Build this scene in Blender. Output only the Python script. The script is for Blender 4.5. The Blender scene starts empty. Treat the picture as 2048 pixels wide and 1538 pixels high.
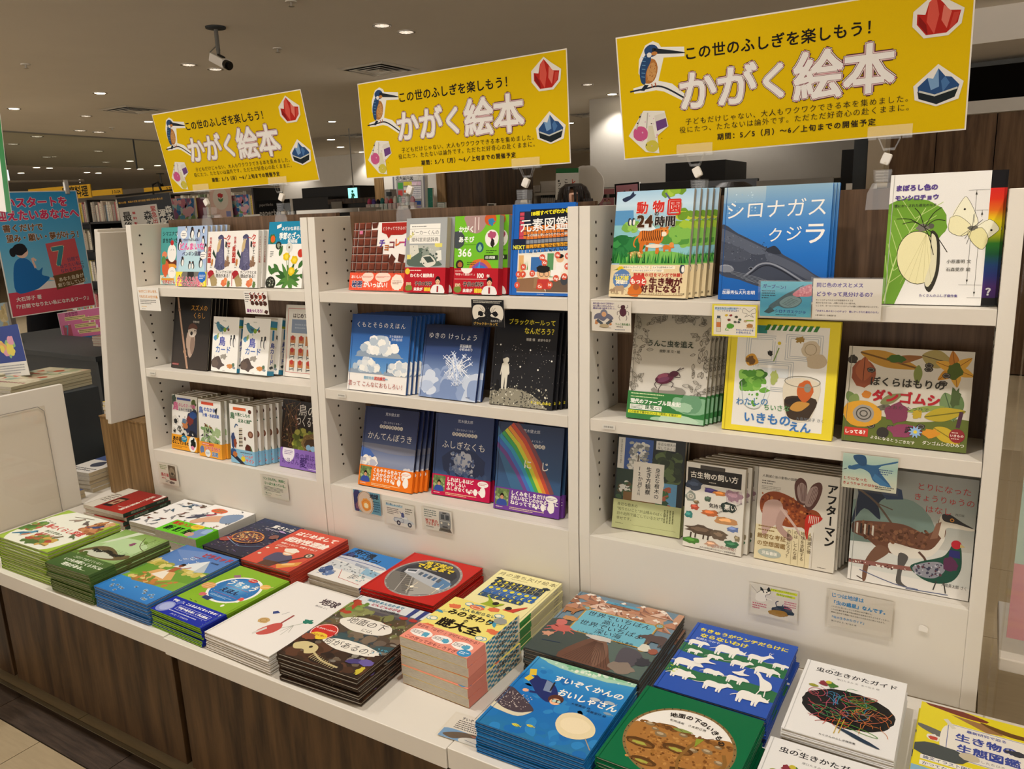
import bpy, math, random
from mathutils import Vector, Matrix
sc = bpy.context.scene
COL = sc.collection
PI = math.pi
rad = math.radians

# ------------------------------------------------------------ camera
YAW, PIT, ROL = 0.55014, 0.21836, -0.0387
FPX = 1551.92
CAM = Vector((2.64373, -1.67594, 1.49705))
fwd = Vector((-math.sin(YAW)*math.cos(PIT), math.cos(YAW)*math.cos(PIT), -math.sin(PIT)))
rt0 = Vector((math.cos(YAW), math.sin(YAW), 0)); up0 = rt0.cross(fwd)
RT = rt0*math.cos(ROL) + up0*math.sin(ROL); UP = -rt0*math.sin(ROL) + up0*math.cos(ROL)
cd = bpy.data.cameras.new('camera'); co = bpy.data.objects.new('camera', cd); COL.objects.link(co)
cd.sensor_fit = 'HORIZONTAL'; cd.sensor_width = 36.0; cd.lens = 36.0*FPX/2048; cd.clip_start = .05; cd.clip_end = 200
m = Matrix.Identity(4)
for i in range(3): m[i][0] = RT[i]; m[i][1] = UP[i]; m[i][2] = -fwd[i]; m[i][3] = CAM[i]
co.matrix_world = m
sc.camera = co
# ------------------------------------------------------------ view, world, lights
sc.view_settings.view_transform = 'Standard'; sc.view_settings.look = 'None'
sc.view_settings.gamma = 1; sc.view_settings.exposure = -0.13
sc.view_settings.use_curve_mapping = False
w = bpy.data.worlds.new('store_fill'); sc.world = w; w.use_nodes = True
w.node_tree.nodes['Background'].inputs[0].default_value = (1.0, .945, .89, 1)
w.node_tree.nodes['Background'].inputs[1].default_value = 2.75
def spot(x, y, e, z=2.78, size=104, r=.04, blend=.8, tgt=None, col=(1, .94, .875)):
    l = bpy.data.lights.new('downlight_or_fill', 'SPOT'); l.energy = e; l.spot_size = rad(size); l.spot_blend = blend
    l.shadow_soft_size = r; l.color = col
    o = bpy.data.objects.new('downlight_or_fill', l); o.location = (x, y, z); COL.objects.link(o)
    if tgt: o.rotation_euler = (Vector(tgt)-o.location).to_track_quat('-Z', 'Y').to_euler()
    return o
EL = 110
for x, y, k in [(-1.09, -.6, .7), (-.05, -.6, .62), (1.0, -.6, .68), (2.05, -.6, .55), (3.1, -.6, .6), (-1.5, -2.9, .2), (1.0, -2.9, .2), (3.1, -2.9, .22), (-4.5, -5, 5), (0, -6, 5), (4.5, -6, 5), (8, -3, 5), (9, 1.5, 5), (-7.5, -1.5, 5), (-5.5, 1.5, 1.5), (5.2, -.8, .5), (-3.2, .9, .8), (-3.4, -1.2, .5), (1.0, 2.2, .6), (3.4, 1.6, .8), (-2.6, 4.2, .8), (.5, 5.2, .8), (3.6, 4.2, .8), (-6.5, 3.2, 1.4), (-6.5, 6.5, 1.4), (-2, 7.5, 1.4), (-10, 5, 1.6), (-12, 10, 1.6), (-5, 11, 1.6)]:  # front row and strong off-view spots are added fill for shelves and ceiling
    spot(x, y, EL*k)

# ------------------------------------------------------------ materials
def lin(h):
    if isinstance(h, tuple): return h
    h = h.lstrip('#')
    if len(h) == 3: h = h[0]*2+h[1]*2+h[2]*2
    o = []
    for i in (0, 2, 4):
        v = int(h[i:i+2], 16)/255; v = v/12.92 if v <= .04045 else ((v+.055)/1.055)**2.4
        o.append(v)
    return tuple(o)
MT = {}
def mat(name, col='888888', rough=.5, metal=0, spec=.5, noise=0, nscale=8, stretch=(1, 1, 1), col2=None, bump=0, bscale=60, coat=0, emit=0, vcol=False, alpha=None, trans=0, ior=1.45):
    m = bpy.data.materials.new(name); m.use_nodes = True; nt = m.node_tree; b = nt.nodes['Principled BSDF']
    N = nt.nodes.new; L = nt.links.new
    b.inputs['Base Color'].default_value = (*lin(col), 1); b.inputs['Roughness'].default_value = rough
    b.inputs['Metallic'].default_value = metal; b.inputs['Specular IOR Level'].default_value = spec
    b.inputs['Coat Weight'].default_value = coat; b.inputs['Coat Roughness'].default_value = .12
    b.inputs['Transmission Weight'].default_value = trans; b.inputs['IOR'].default_value = ior
    if alpha is not None: b.inputs['Alpha'].default_value = alpha
    if emit: b.inputs['Emission Color'].default_value = (*lin(col), 1); b.inputs['Emission Strength'].default_value = emit
    tc = N('ShaderNodeTexCoord'); mp = N('ShaderNodeMapping'); mp.inputs['Scale'].default_value = stretch
    L(tc.outputs['Object'], mp.inputs['Vector'])
    if vcol:
        a = N('ShaderNodeAttribute'); a.attribute_name = 'Col'
        nz = N('ShaderNodeTexNoise'); nz.inputs['Scale'].default_value = 900; nz.inputs['Detail'].default_value = 1
        mx = N('ShaderNodeMix'); mx.data_type = 'RGBA'; mx.blend_type = 'MULTIPLY'; mx.inputs[0].default_value = .12
        L(tc.outputs['Object'], nz.inputs['Vector']); L(a.outputs['Color'], mx.inputs[6]); L(nz.outputs['Fac'], mx.inputs[7])
        L(mx.outputs[2], b.inputs['Base Color'])
    elif noise:
        nz = N('ShaderNodeTexNoise'); nz.inputs['Scale'].default_value = nscale; nz.inputs['Detail'].default_value = 6; nz.inputs['Roughness'].default_value = .6
        nz.inputs['Distortion'].default_value = .3 if stretch != (1, 1, 1) else 0
        cr = N('ShaderNodeValToRGB'); c1 = lin(col); c2 = lin(col2) if col2 else tuple(v*(1-noise) for v in c1)
        cr.color_ramp.elements[0].color = (*c2, 1); cr.color_ramp.elements[1].color = (*c1, 1)
        cr.color_ramp.elements[0].position = .34; cr.color_ramp.elements[1].position = .66
        L(mp.outputs['Vector'], nz.inputs['Vector']); L(nz.outputs['Fac'], cr.inputs['Fac']); L(cr.outputs['Color'], b.inputs['Base Color'])
    if bump:
        n2 = N('ShaderNodeTexNoise'); n2.inputs['Scale'].default_value = bscale; n2.inputs['Detail'].default_value = 3
        bp = N('ShaderNodeBump'); bp.inputs['Strength'].default_value = bump; bp.inputs['Distance'].default_value = .002
        L(mp.outputs['Vector'], n2.inputs['Vector']); L(n2.outputs['Fac'], bp.inputs['Height']); L(bp.outputs['Normal'], b.inputs['Normal'])
    MT[name] = m
    return m
mat('print_gloss', rough=.3, vcol=True, spec=.22)
mat('print_matte', rough=.6, vcol=True, spec=.12)
mat('pages', 'cfc6b4', rough=.85, noise=.35, nscale=60, stretch=(1, 1, 30), col2='a89e8c')
mat('pages_shelf', 'cfc6b4', rough=.85, noise=.35, nscale=60, stretch=(1, 1, 30), col2='a89e8c')
mat('melamine', 'dcd6ca', rough=.38, spec=.4, noise=.04, nscale=3, bump=.06, bscale=250)
mat('melamine_edge', 'd8d1c4', rough=.45, spec=.4, noise=.05, nscale=5)
mat('walnut', '584026', rough=.45, spec=.35, noise=1, col2='2a1b0c', nscale=6, stretch=(4, 4, .4), bump=.1, bscale=30)
mat('walnut_back', '6f5640', rough=.5, spec=.3, noise=1, col2='4a3625', nscale=6, stretch=(9, 9, .5), bump=.08, bscale=30)
mat('oak', '96774f', rough=.5, spec=.3, noise=1, col2='6b5232', nscale=5, stretch=(14, 14, .5), bump=.08, bscale=30)
mat('wallwood', '7c6045', rough=.5, spec=.25, noise=1, col2='4f3a28', nscale=3, stretch=(6, 6, .5))
mat('ceiling', 'ece5da', rough=.9, spec=.1, noise=.03, nscale=2)
mat('floor_base', 'b8a788', rough=.7, noise=.1)
mat('tile_beige', 'a79678', rough=.28, spec=.5, noise=.1, nscale=10, stretch=(1, 8, 1), bump=.03)
mat('tile_dark', '4a3c31', rough=.4, spec=.45, noise=1, col2='2c231c', nscale=9, stretch=(.8, 9, 1), bump=.15, bscale=50)
mat('metal', 'b9b4aa', rough=.3, metal=.9)
mat('brass_trim', '9c8f76', rough=.4, metal=.6)
mat('black', '17140f', rough=.5, spec=.4, noise=.2)
mat('black_gloss', '0d0c0b', rough=.2)
mat('darkgap', '0b0805', rough=.9, spec=.1)
mat('dark_grey', '33383b', rough=.6, noise=.1)
mat('grey', '8b8780', rough=.6, noise=.06)
mat('grey_print', '6b6963', rough=.7, noise=.05)
mat('white_plastic', 'e8e3da', rough=.35)
mat('white_paint', 'd9d3c8', rough=.7, noise=.03)
mat('beige_wall', 'b5a791', rough=.8, noise=.05)
mat('foamboard', 'c9c2b6', rough=.7, noise=.06, nscale=5)
mat('lamp_on', 'fff0d6', emit=14)
mat('lamp_dim', 'fff0dc', emit=1.1)
mat('reflector', 'd0cbc2', rough=.25, metal=.7)
mat('holes', '2a2018', rough=.7)
mat('navy_cloth', '141a2b', rough=.9, spec=.1, noise=.2, nscale=30, bump=.2, bscale=90)
mat('black_cloth', '0d0d10', rough=.9, spec=.1, noise=.2, nscale=30)
mat('grey_cloth', '55565c', rough=.9, spec=.1, noise=.2, nscale=30)
mat('skin', 'd7a488', rough=.55, spec=.3)
mat('hair', '1e1512', rough=.4, spec=.5, noise=1, col2='0c0807', nscale=40, stretch=(4, 4, .4), bump=.4, bscale=80)
mat('card_brown', '8a6d4a', rough=.7, noise=.1)
def clearmat(name, tint='ffffff', fac=.88, rough=.06):
    m = bpy.data.materials.new(name); m.use_nodes = True; nt = m.node_tree; N = nt.nodes.new; L = nt.links.new
    nt.nodes.remove(nt.nodes['Principled BSDF']); out = nt.nodes['Material Output']
    t = N('ShaderNodeBsdfTransparent'); t.inputs[0].default_value = (*lin(tint), 1)
    g = N('ShaderNodeBsdfGlossy'); g.inputs['Roughness'].default_value = rough; g.inputs[0].default_value = (1, 1, 1, 1)
    fr = N('ShaderNodeLayerWeight'); fr.inputs['Blend'].default_value = .2
    pw = N('ShaderNodeMath'); pw.operation = 'POWER'; pw.inputs[1].default_value = 3.5; L(fr.outputs['Facing'], pw.inputs[0])
    mt = N('ShaderNodeMath'); mt.operation = 'MULTIPLY_ADD'; mt.inputs[1].default_value = .6; mt.inputs[2].default_value = (1-fac)*.5
    mx = N('ShaderNodeMixShader')
    nz = N('ShaderNodeTexNoise'); nz.inputs['Scale'].default_value = 14
    L(pw.outputs[0], mt.inputs[0]); L(mt.outputs[0], mx.inputs[0]); L(t.outputs[0], mx.inputs[1]); L(g.outputs[0], mx.inputs[2]); L(mx.outputs[0], out.inputs[0])
    MT[name] = m
clearmat('clear_plastic', 'fcfbf8', .93, .08)
clearmat('acrylic', 'fdfcfa', .96, .03)
clearmat('curtain_glass', 'eef0ec', .97, .02)

# ------------------------------------------------------------ mesh helpers
class MB:
    def __init__(s): s.v = []; s.f = []; s.c = []; s.hascol = False
    def face(s, pts, col=None):
        n = len(s.v); s.v += [tuple(p) for p in pts]; s.f.append(tuple(range(n, n+len(pts)))); s.c.append(col)
        if col is not None: s.hascol = True
    def box(s, x0, x1, y0, y1, z0, z1, col=None):
        n = len(s.v)
        s.v += [(x0, y0, z0), (x1, y0, z0), (x1, y1, z0), (x0, y1, z0), (x0, y0, z1), (x1, y0, z1), (x1, y1, z1), (x0, y1, z1)]
        s.f += [(n, n+3, n+2, n+1), (n+4, n+5, n+6, n+7), (n, n+1, n+5, n+4), (n+1, n+2, n+6, n+5), (n+2, n+3, n+7, n+6), (n+3, n, n+4, n+7)]
        s.c += [col]*6
        if col is not None: s.hascol = True
        return s
    def prism(s, prof, a0, a1, axis='x', col=None):
        # profile list of (u,v); axis x -> (y,z), y -> (x,z), z -> (x,y)
        def P(u, v, a): return {'x': (a, u, v), 'y': (u, a, v), 'z': (u, v, a)}[axis]
        n = len(s.v); k = len(prof)
        s.v += [P(u, v, a0) for u, v in prof]+[P(u, v, a1) for u, v in prof]
        s.f += [tuple(range(n, n+k))[::-1], tuple(range(n+k, n+2*k))]; s.c += [col]*2
        for i in range(k):
            j = (i+1) % k; s.f.append((n+i, n+j, n+k+j, n+k+i)); s.c.append(col)
        if col is not None: s.hascol = True
        return s
    def cyl(s, c, r, h, n=20, axis='z', r2=None, col=None, cap=True):
        r2 = r if r2 is None else r2; b = len(s.v)
        for k, (rr, hh) in enumerate(((r, 0), (r2, h))):
            for i in range(n):
                a = 2*PI*i/n; u, v = rr*math.cos(a), rr*math.sin(a)
                p = {'z': (u, v, hh), 'x': (hh, u, v), 'y': (u, hh, v)}[axis]
                s.v.append((c[0]+p[0], c[1]+p[1], c[2]+p[2]))
        for i in range(n):
            j = (i+1) % n; s.f.append((b+i, b+j, b+n+j, b+n+i)); s.c.append(col)
        if cap: s.f += [tuple(range(b, b+n))[::-1], tuple(range(b+n, b+2*n))]; s.c += [col]*2
        if col is not None: s.hascol = True
        return s
    def lathe(s, prof, n=24, c=(0, 0, 0), sx=1, sy=1, col=None):
        b = len(s.v)
        for r, z in prof:
            for i in range(n):
                a = 2*PI*i/n; s.v.append((c[0]+r*sx*math.cos(a), c[1]+r*sy*math.sin(a), c[2]+z))
        for k in range(len(prof)-1):
            for i in range(n):
                j = (i+1) % n; s.f.append((b+k*n+i, b+k*n+j, b+(k+1)*n+j, b+(k+1)*n+i)); s.c.append(col)
        if col is not None: s.hascol = True
        return s
    def tube(s, pts, r, n=8, col=None):
        pts = [Vector(p) for p in pts]; b = len(s.v)
        for i, p in enumerate(pts):
            d = (pts[min(i+1, len(pts)-1)]-pts[max(i-1, 0)]).normalized()
            a = d.cross(Vector((0, 0, 1)) if abs(d.z) < .9 else Vector((1, 0, 0))).normalized(); c = d.cross(a)
            for k in range(n):
                t = 2*PI*k/n; s.v.append(tuple(p+a*(r*math.cos(t))+c*(r*math.sin(t))))
        for i in range(len(pts)-1):
            for k in range(n):
                j = (k+1) % n; s.f.append((b+i*n+k, b+i*n+j, b+(i+1)*n+j, b+(i+1)*n+k)); s.c.append(col)
        s.f += [tuple(range(b, b+n))[::-1], tuple(range(b+(len(pts)-1)*n, b+len(pts)*n))]; s.c += [col]*2
        if col is not None: s.hascol = True
        return s
    def data(s, name):
        me = bpy.data.meshes.new(name); me.from_pydata(s.v, [], s.f); 
        if s.hascol:
            at = me.color_attributes.new('Col', 'FLOAT_COLOR', 'CORNER'); buf = []
            W = (.8, .8, .8)
            for f, c in zip(s.f, s.c):
                if c is None: c = W
                if isinstance(c, list):
                    for q in c: buf += [q[0], q[1], q[2], 1]
                else: buf += [c[0], c[1], c[2], 1]*len(f)
            at.data.foreach_set('color', buf)
        me.update(); return me
def obj(name, mb, mt, parent=None, bev=0, smooth=False, loc=None):
    me = mb if isinstance(mb, bpy.types.Mesh) else mb.data(name)
    if mt and not me.materials: me.materials.append(MT[mt])
    o = bpy.data.objects.new(name, me); COL.objects.link(o)
    if parent: o.parent = parent
    if loc: o.location = loc
    if smooth:
        for p in me.polygons: p.use_smooth = True
    if bev:
        b = o.modifiers.new('bevel', 'BEVEL'); b.width = bev; b.segments = 2; b.limit_method = 'ANGLE'
    return o
def tag(o, label=None, cat=None, group=None, kind=None):
    if label: o['label'] = label
    if cat: o['category'] = cat
    if group: o['group'] = group
    if kind: o['kind'] = kind
    return o
def thing(name, label, cat, loc=(0, 0, 0), rz=0, group=None):
    o = bpy.data.objects.new(name, None); COL.objects.link(o); o.location = loc; o.rotation_euler = (0, 0, rz); o.empty_display_size = .05
    return tag(o, label, cat, group)
def struct(name, mb, mt, parent=None, label=None, **k):
    o = obj(name, mb, mt, parent, **k)
    if parent is None: tag(o, label, None, None, 'structure')
    return o
def px(x, y): return fwd + RT*((x-1024)/FPX) + UP*((769-y)/FPX)
def aty(x, y, Y): d = px(x, y); return CAM + d*((Y-CAM.y)/d.y)
def atx(x, y, X): d = px(x, y); return CAM + d*((X-CAM.x)/d.x)
def atz(x, y, Z): d = px(x, y); return CAM + d*((Z-CAM.z)/d.z)
ORD = ['top', 'second', 'third', 'fourth', 'fifth', 'sixth', 'seventh', 'eighth', 'ninth', 'tenth', 'eleventh', 'twelfth', 'thirteenth', 'fourteenth', 'fifteenth']

# ------------------------------------------------------------ flat print: shapes and lettering as coloured faces
_txt = bpy.data.curves.new('glyph_source', 'FONT'); _txt.resolution_u = 2; _to = bpy.data.objects.new('glyph_source', _txt)
_G = {}
def glyph(ch, off):
    k = (ch, round(off, 3))
    if k not in _G:
        _txt.body = ch; _txt.offset = off
        me = bpy.data.meshes.new_from_object(_to)
        vs = [(v.co.x, v.co.y) for v in me.vertices]; fs = [tuple(p.vertices) for p in me.polygons]
        bpy.data.meshes.remove(me); _G[k] = (vs, fs)
    return _G[k]
def adv(ch):
    o = ord(ch)
    if ch == ' ': return .33
    if o < 0x2000:
        vs = glyph(ch, 0)[0]
        return (max(v[0] for v in vs)+.07) if vs else .33
    if 0xff61 <= o <= 0xff9f: return .55
    return 1.0
LZ = 1.1e-5
def _clip(pts):
    for ax, lim, sg in ((0, 0, 1), (0, 100, -1), (1, 0, 1), (1, 100, -1)):
        out = []
        for i in range(len(pts)):
            a, b = pts[i-1], pts[i]
            ia, ib = (a[ax]-lim)*sg >= -1e-9, (b[ax]-lim)*sg >= -1e-9
            if ia != ib:
                t = (lim-a[ax])/(b[ax]-a[ax]); out.append((a[0]+(b[0]-a[0])*t, a[1]+(b[1]-a[1])*t))
            if ib: out.append(b)
        pts = out
        if len(pts) < 3: return []
    return pts
def smooth(P, closed=True, m=4):
    out = []; n = len(P)
    for i in range(n if closed else n-1):
        if closed: a, b, c, d = P[i-1], P[i], P[(i+1) % n], P[(i+2) % n]
        else: a, b, c, d = P[max(i-1, 0)], P[i], P[i+1], P[min(i+2, n-1)]
        for k in range(m):
            t = k/m; out.append(tuple(.5*(2*b[j]+(c[j]-a[j])*t+(2*a[j]-5*b[j]+4*c[j]-d[j])*t*t+(3*b[j]-a[j]-3*c[j]+d[j])*t**3) for j in (0, 1)))
    return out if closed else out+[P[-1]]
class Art:
    """x and y in percent of the sheet, y down; sizes and stroke widths in percent of the width."""
    def __init__(s, w, h, bg=None, seed=1):
        s.w, s.h, s.F, s.k = w, h, [], 1; s.sub = 0; s.sm = True; s.R = random.Random(seed)
        s.ar = w/h
        if bg: s.r(0, 0, 100, 100, bg)
    def _add(s, pts, c):
        s.F.append((pts, s.k, c))
    def nx(s): s.k += 1; return s
    def p(s, pts, c, nk=True):
        if nk: s.k = math.floor(s.k)+1
        else: s.sub = (s.sub+1) % 9; s.k = math.floor(s.k)+s.sub*.1
        c = lin(c)
        if s.sm and 5 <= len(pts) < 16: pts = smooth(pts)
        if any(x < 0 or x > 100 or y < 0 or y > 100 for x, y in pts): pts = _clip(list(pts))
        if len(pts) >= 3: s._add(pts, c)
        return s
    def r(s, x0, y0, x1, y1, c): return s.p([(x0, y0), (x1, y0), (x1, y1), (x0, y1)], c)
    def g(s, x0, y0, x1, y1, cs, hz=False):
        s.k += 1; cs = [lin(c) for c in cs]; n = len(cs)-1
        for i in range(n):
            if hz:
                a, b = x0+(x1-x0)*i/n, x0+(x1-x0)*(i+1)/n; s._add([(a, y0), (b, y0), (b, y1), (a, y1)], [cs[i], cs[i+1], cs[i+1], cs[i]])
            else:
                a, b = y0+(y1-y0)*i/n, y0+(y1-y0)*(i+1)/n; s._add([(x0, a), (x1, a), (x1, b), (x0, b)], [cs[i], cs[i], cs[i+1], cs[i+1]])
        return s
    def _ell(s, cx, cy, rx, ry, a, n, rough=0):
        ca, sa = math.cos(rad(a)), math.sin(rad(a)); out = []
        for i in range(n):
            t = 2*PI*i/n; q = 1+(s.R.uniform(-rough, rough) if rough else 0)
            u, v = rx*q*math.cos(t), ry*q*math.sin(t)
            out.append((cx+u*ca-v*sa, cy+(u*sa+v*ca)*s.ar))
        return out
    def e(s, cx, cy, rx, ry=None, c='000', a=0, n=24): return s.p(s._ell(cx, cy, rx, ry or rx, a, n), c)
    def b(s, cx, cy, rx, ry=None, c='000', rough=.2, a=0, n=18): return s.p(s._ell(cx, cy, rx, ry or rx, a, n, rough), c)
    def eg(s, cx, cy, rx, ry, cc, ce, a=0, n=28):
        s.k += 1; pts = s._ell(cx, cy, rx, ry, a, n); cc, ce = lin(cc), lin(ce)
        for i in range(n):
            tri = [(cx, cy), pts[i-1], pts[i]]
            if all(0 <= x <= 100 and 0 <= y <= 100 for x, y in tri): s._add(tri, [cc, ce, ce])
        return s
    def s(s_, pts, wd, c, w2=None):
        s = s_; s.k += 1; c = lin(c); w2 = wd if w2 is None else w2
        if s.sm and 3 <= len(pts) < 12: pts = smooth(pts, False, 3)
        n = len(pts)
        L, Rr = [], []
        for i in range(n):
            a, b = pts[max(i-1, 0)], pts[min(i+1, n-1)]
            dx, dy = b[0]-a[0], (b[1]-a[1])/s.ar; l = math.hypot(dx, dy) or 1
            t = i/max(1, n-1); hw = (wd*(1-t)+w2*t)/2
            ox, oy = -dy/l*hw, dx/l*hw*s.ar
            L.append((pts[i][0]+ox, pts[i][1]+oy)); Rr.append((pts[i][0]-ox, pts[i][1]-oy))
        for i in range(n-1):
            q = [L[i], L[i+1], Rr[i+1], Rr[i]]
            if any(x < 0 or x > 100 or y < 0 or y > 100 for x, y in q): q = _clip(q)
            if len(q) >= 3: s._add(q, c)
        return s
    def ring(s, cx, cy, rx, ry, wd, c, a=0, n=28):
        pts = s._ell(cx, cy, rx, ry, a, n); return s.s(pts+[pts[0], pts[1]], wd, c)
    def fr(s, x0, y0, x1, y1, wd, c): return s.s([(x0, y0), (x1, y0)], wd, c).s([(x1, y0), (x1, y1)], wd, c).s([(x1, y1), (x0, y1)], wd, c).s([(x0, y1), (x0, y0)], wd, c)
    def t(s, txt, x, y, size, c, wt=.012, al='l', o=None, ow=.05, rot=0, sx=1.0, sp=0, v=False, sl=0, oo=None, oow=.1):
        """lettering: y is the middle of the line; o = outline colour"""
        if oo: s.t(txt, x, y, size, oo, wt+oow, al, None, 0, rot, sx, sp, v, sl)
        if o: s.t(txt, x, y, size, o, wt+ow, al, None, 0, rot, sx, sp, v, sl)
        r = wt*.6; big = size*s.w/100 > .0085
        if r < .012: SH = [(0, 0)]
        elif r < .045 or not big: SH = [(-r, -r*.6), (r, r*.6)] if not big else [(-r, -r), (r, -r), (-r, r), (r, r)]
        else: SH = [(r*math.cos(i*PI/4), r*math.sin(i*PI/4)) for i in range(8)]
        s.k += 1; c = lin(c); sy = size*s.ar
        adv_ = [(adv(ch) if not v else 1)*(sx if not v else 1)+sp for ch in txt]; tot = sum(adv_)-sp
        ca, sa = math.cos(rad(rot)), math.sin(rad(rot))
        if not v and len(txt) > 1 and abs(rot) < 8:   # squeeze a line that would run off the sheet
            room = ((98.5-x) if al == 'l' else (x-1.5) if al == 'r' else 2*min(98.5-x, x-1.5))/size
            if tot > room > 0:
                f_ = room/tot; sx *= f_; adv_ = [q*f_ for q in adv_]; tot = room
        pos = 0 if (v or al == 'l') else (-tot/2 if al == 'c' else -tot)
        if v: pos = -tot/2 if al == 'c' else 0
        for ch, ad in zip(txt, adv_):
            if ch not in ' 　':
                vs, fs = glyph(ch, 0)
                for f, (si, (dx_, dy_)) in ((f, q) for q in enumerate(SH) for f in fs):
                    pts = []
                    for i in f:
                        gx, gy = vs[i]; gx += dx_; gy += dy_
                        if v:
                            if ch in 'ー-~（）()': gx, gy = gy-.38+.5, -(gx-.5)+.38
                            u, q = (gx-.5)*sx, -pos-.5+(gy-.38)
                        else: u, q = pos+gx*sx+sl*gy, gy-.36
                        U, Q = u*ca+q*sa, q*ca-u*sa
                        pts.append((x+U*size, y-Q*sy))
                    s.F.append((pts, s.k+si*.25, c))
            pos += ad
        s.k += len(SH)*.25
        return s
    def scr(s, x0, y0, x1, y1, n, c, wd=None, fill=.8):
        """rows of writing too small in the photograph to read"""
        h = (y1-y0)/max(1, n); wd = wd or h/s.ar*.5
        for i in range(n):
            y = y0+h*(i+.5); x = x0
            end = x0+(x1-x0)*(1 if i < n-1 else s.R.uniform(.5, .95))
            while x < end:
                l = s.R.uniform(.6, 1.3)*wd
                s.F.append(([(x, y-wd*s.ar*.5), (min(x+l, end), y-wd*s.ar*.5*s.R.uniform(.5, 1)), (min(x+l, end), y+wd*s.ar*.5), (x, y+wd*s.ar*.4)], s.k+1, lin(c))); x += l/fill*s.R.uniform(.95, 1.25)
        s.k += 1; return s
    def leaf(s, x, y, ln, wd, a, c, vein=None):
        ca, sa = math.cos(rad(a)), math.sin(rad(a)); out = []
        prof = [(0, 0), (.2, .38), (.45, .5), (.7, .36), (1, 0), (.7, -.36), (.45, -.5), (.2, -.38)]
        for u, v in prof:
            U, V = u*ln, v*wd; out.append((x+U*ca-V*sa, y+(U*sa+V*ca)*s.ar))
        s.p(out, c)
        if vein: s.s([(x, y), (x+ln*ca, y+ln*sa*s.ar)], ln*.03, vein)
        return s
    def dots(s, x0, y0, x1, y1, n, r, cs, rough=0):
        s.k += 1
        for i in range(n):
            x, y, q = s.R.uniform(x0, x1), s.R.uniform(y0, y1), r*s.R.uniform(.5, 1.3)
            s.p(s._ell(x, y, q, q*s.R.uniform(.6, 1), s.R.uniform(0, 180), 7, rough), s.R.choice(cs) if isinstance(cs, list) else cs, nk=False)
        return s
    def bush(s, x0, y0, x1, y1, n, r, cs, nk=True): 
        if nk: s.k += 1
        for i in range(n):
            s.p(s._ell(s.R.uniform(x0, x1), s.R.uniform(y0, y1), r*s.R.uniform(.6, 1.2), r*s.R.uniform(.5, 1), 0, 9, .22), s.R.choice(cs), nk=(i % 9 == 0))
        return s
    def grass(s, x0, x1, yb, h, n, cs, wd=1.2):
        s.k += 1
        for i in range(n):
            x = s.R.uniform(x0, x1); hh = h*s.R.uniform(.5, 1.1); d = s.R.uniform(-3, 3)
            s.p([(x-wd/2, yb), (x+wd/2, yb), (x+d, yb-hh)], s.R.choice(cs), nk=(i % 8 == 0))
        return s
    def bird(s, x, y, k, body, head=None, wing=None, belly=None, f=1, a=0):
        """perched bird k percent long"""
        def P(l): 
            ca, sa = math.cos(rad(a)), math.sin(rad(a)); return [(x+(u*ca-v*sa)*k*f, y+(u*sa+v*ca)*k*s.ar) for u, v in l]
        s.s(P([(-.08, .2), (-.06, .42)]), k*.05, '5a4030').s(P([(.06, .2), (.08, .42)]), k*.05, '5a4030')
        s.p(P([(-.9, .34), (-.35, -.1), (-.2, .12), (-.8, .44)]), wing or body)
        s.p(P([(.3, -.42), (.42, -.25), (.36, .0), (.22, .22), (-.05, .3), (-.35, .2), (-.45, .02), (-.2, -.12), (.02, -.26)]), body)
        if belly: s.p(P([(.36, -.12), (.3, .1), (.1, .26), (-.1, .26), (.05, .05), (.2, -.12)]), belly)
        s.p(P([(.18, -.05), (-.05, .14), (-.6, .2), (-.3, -.06), (0, -.16)]), wing or body)
        s.p(P([(.12, -.3), (.16, -.48), (.3, -.56), (.44, -.5), (.5, -.36), (.4, -.22), (.22, -.2)]), head or body)
        s.p(P([(.47, -.46), (.68, -.36), (.48, -.34)]), '3a3028'); q = P([(.38, -.42)])[0]; s.e(q[0], q[1], k*.035, None, '101010', n=8)
        return s
    def beast(s, x, y, k, c, neck=0, horn=0, tail=.3, f=1, leg=.35, fat=.32, c2=None):
        """walking animal in outline, k percent long"""
        def P(l): return [(x+u*k*f, y+v*k*s.ar) for u, v in l]
        for lx in (-.38, -.26, .2, .32): s.p(P([(lx-.05, 0), (lx+.06, 0), (lx+.04, leg), (lx+.07, leg+.03), (lx-.03, leg+.03)]), c)
        s.p(P([(-.46, -.1), (-.36, -fat*.9), (-.1, -fat), (.15, -fat*.85), (.36, -fat), (.44, -.12), (.36, .1), (.1, .13), (-.2, .14), (-.42, .1)]), c)
        hx, hy = .5+neck*.25, -.12-neck*.7
        s.p(P([(.25, -fat*.8), (.42, .02), (hx+.04, hy+.1), (hx-.08, hy-.08)]), c)
        s.p(P([(hx-.1, hy-.1), (hx+.02, hy-.14), (hx+.22, hy+.03), (hx+.2, hy+.1), (hx-.02, hy+.12)]), c)
        s.p(P([(hx-.08, hy-.08), (hx-.1, hy-.2), (hx-.0, hy-.1)]), c)
        if tail: s.s(P([(-.44, -.1), (-.52-tail*.3, .02), (-.5-tail*.6, .14*(1-tail))]), k*.05, c, k*.02)
        if horn == 1: s.s(P([(hx, hy-.1), (hx+.02, hy-.3), (hx+.12, hy-.4)]), k*.025, c).s(P([(hx, hy-.1), (hx-.1, hy-.28), (hx-.06, hy-.42)]), k*.025, c).s(P([(hx+.02, hy-.25), (hx-.05, hy-.36)]), k*.02, c)
        if horn == 2: s.p(P([(hx+.12, hy-.02), (hx+.22, hy-.2), (hx+.2, hy+.03)]), c)
        if horn == 3: s.s(P([(hx+.18, hy+.05), (hx+.22, hy+.25), (hx+.3, hy+.32)]), k*.06, c, k*.03)
        return s
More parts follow.
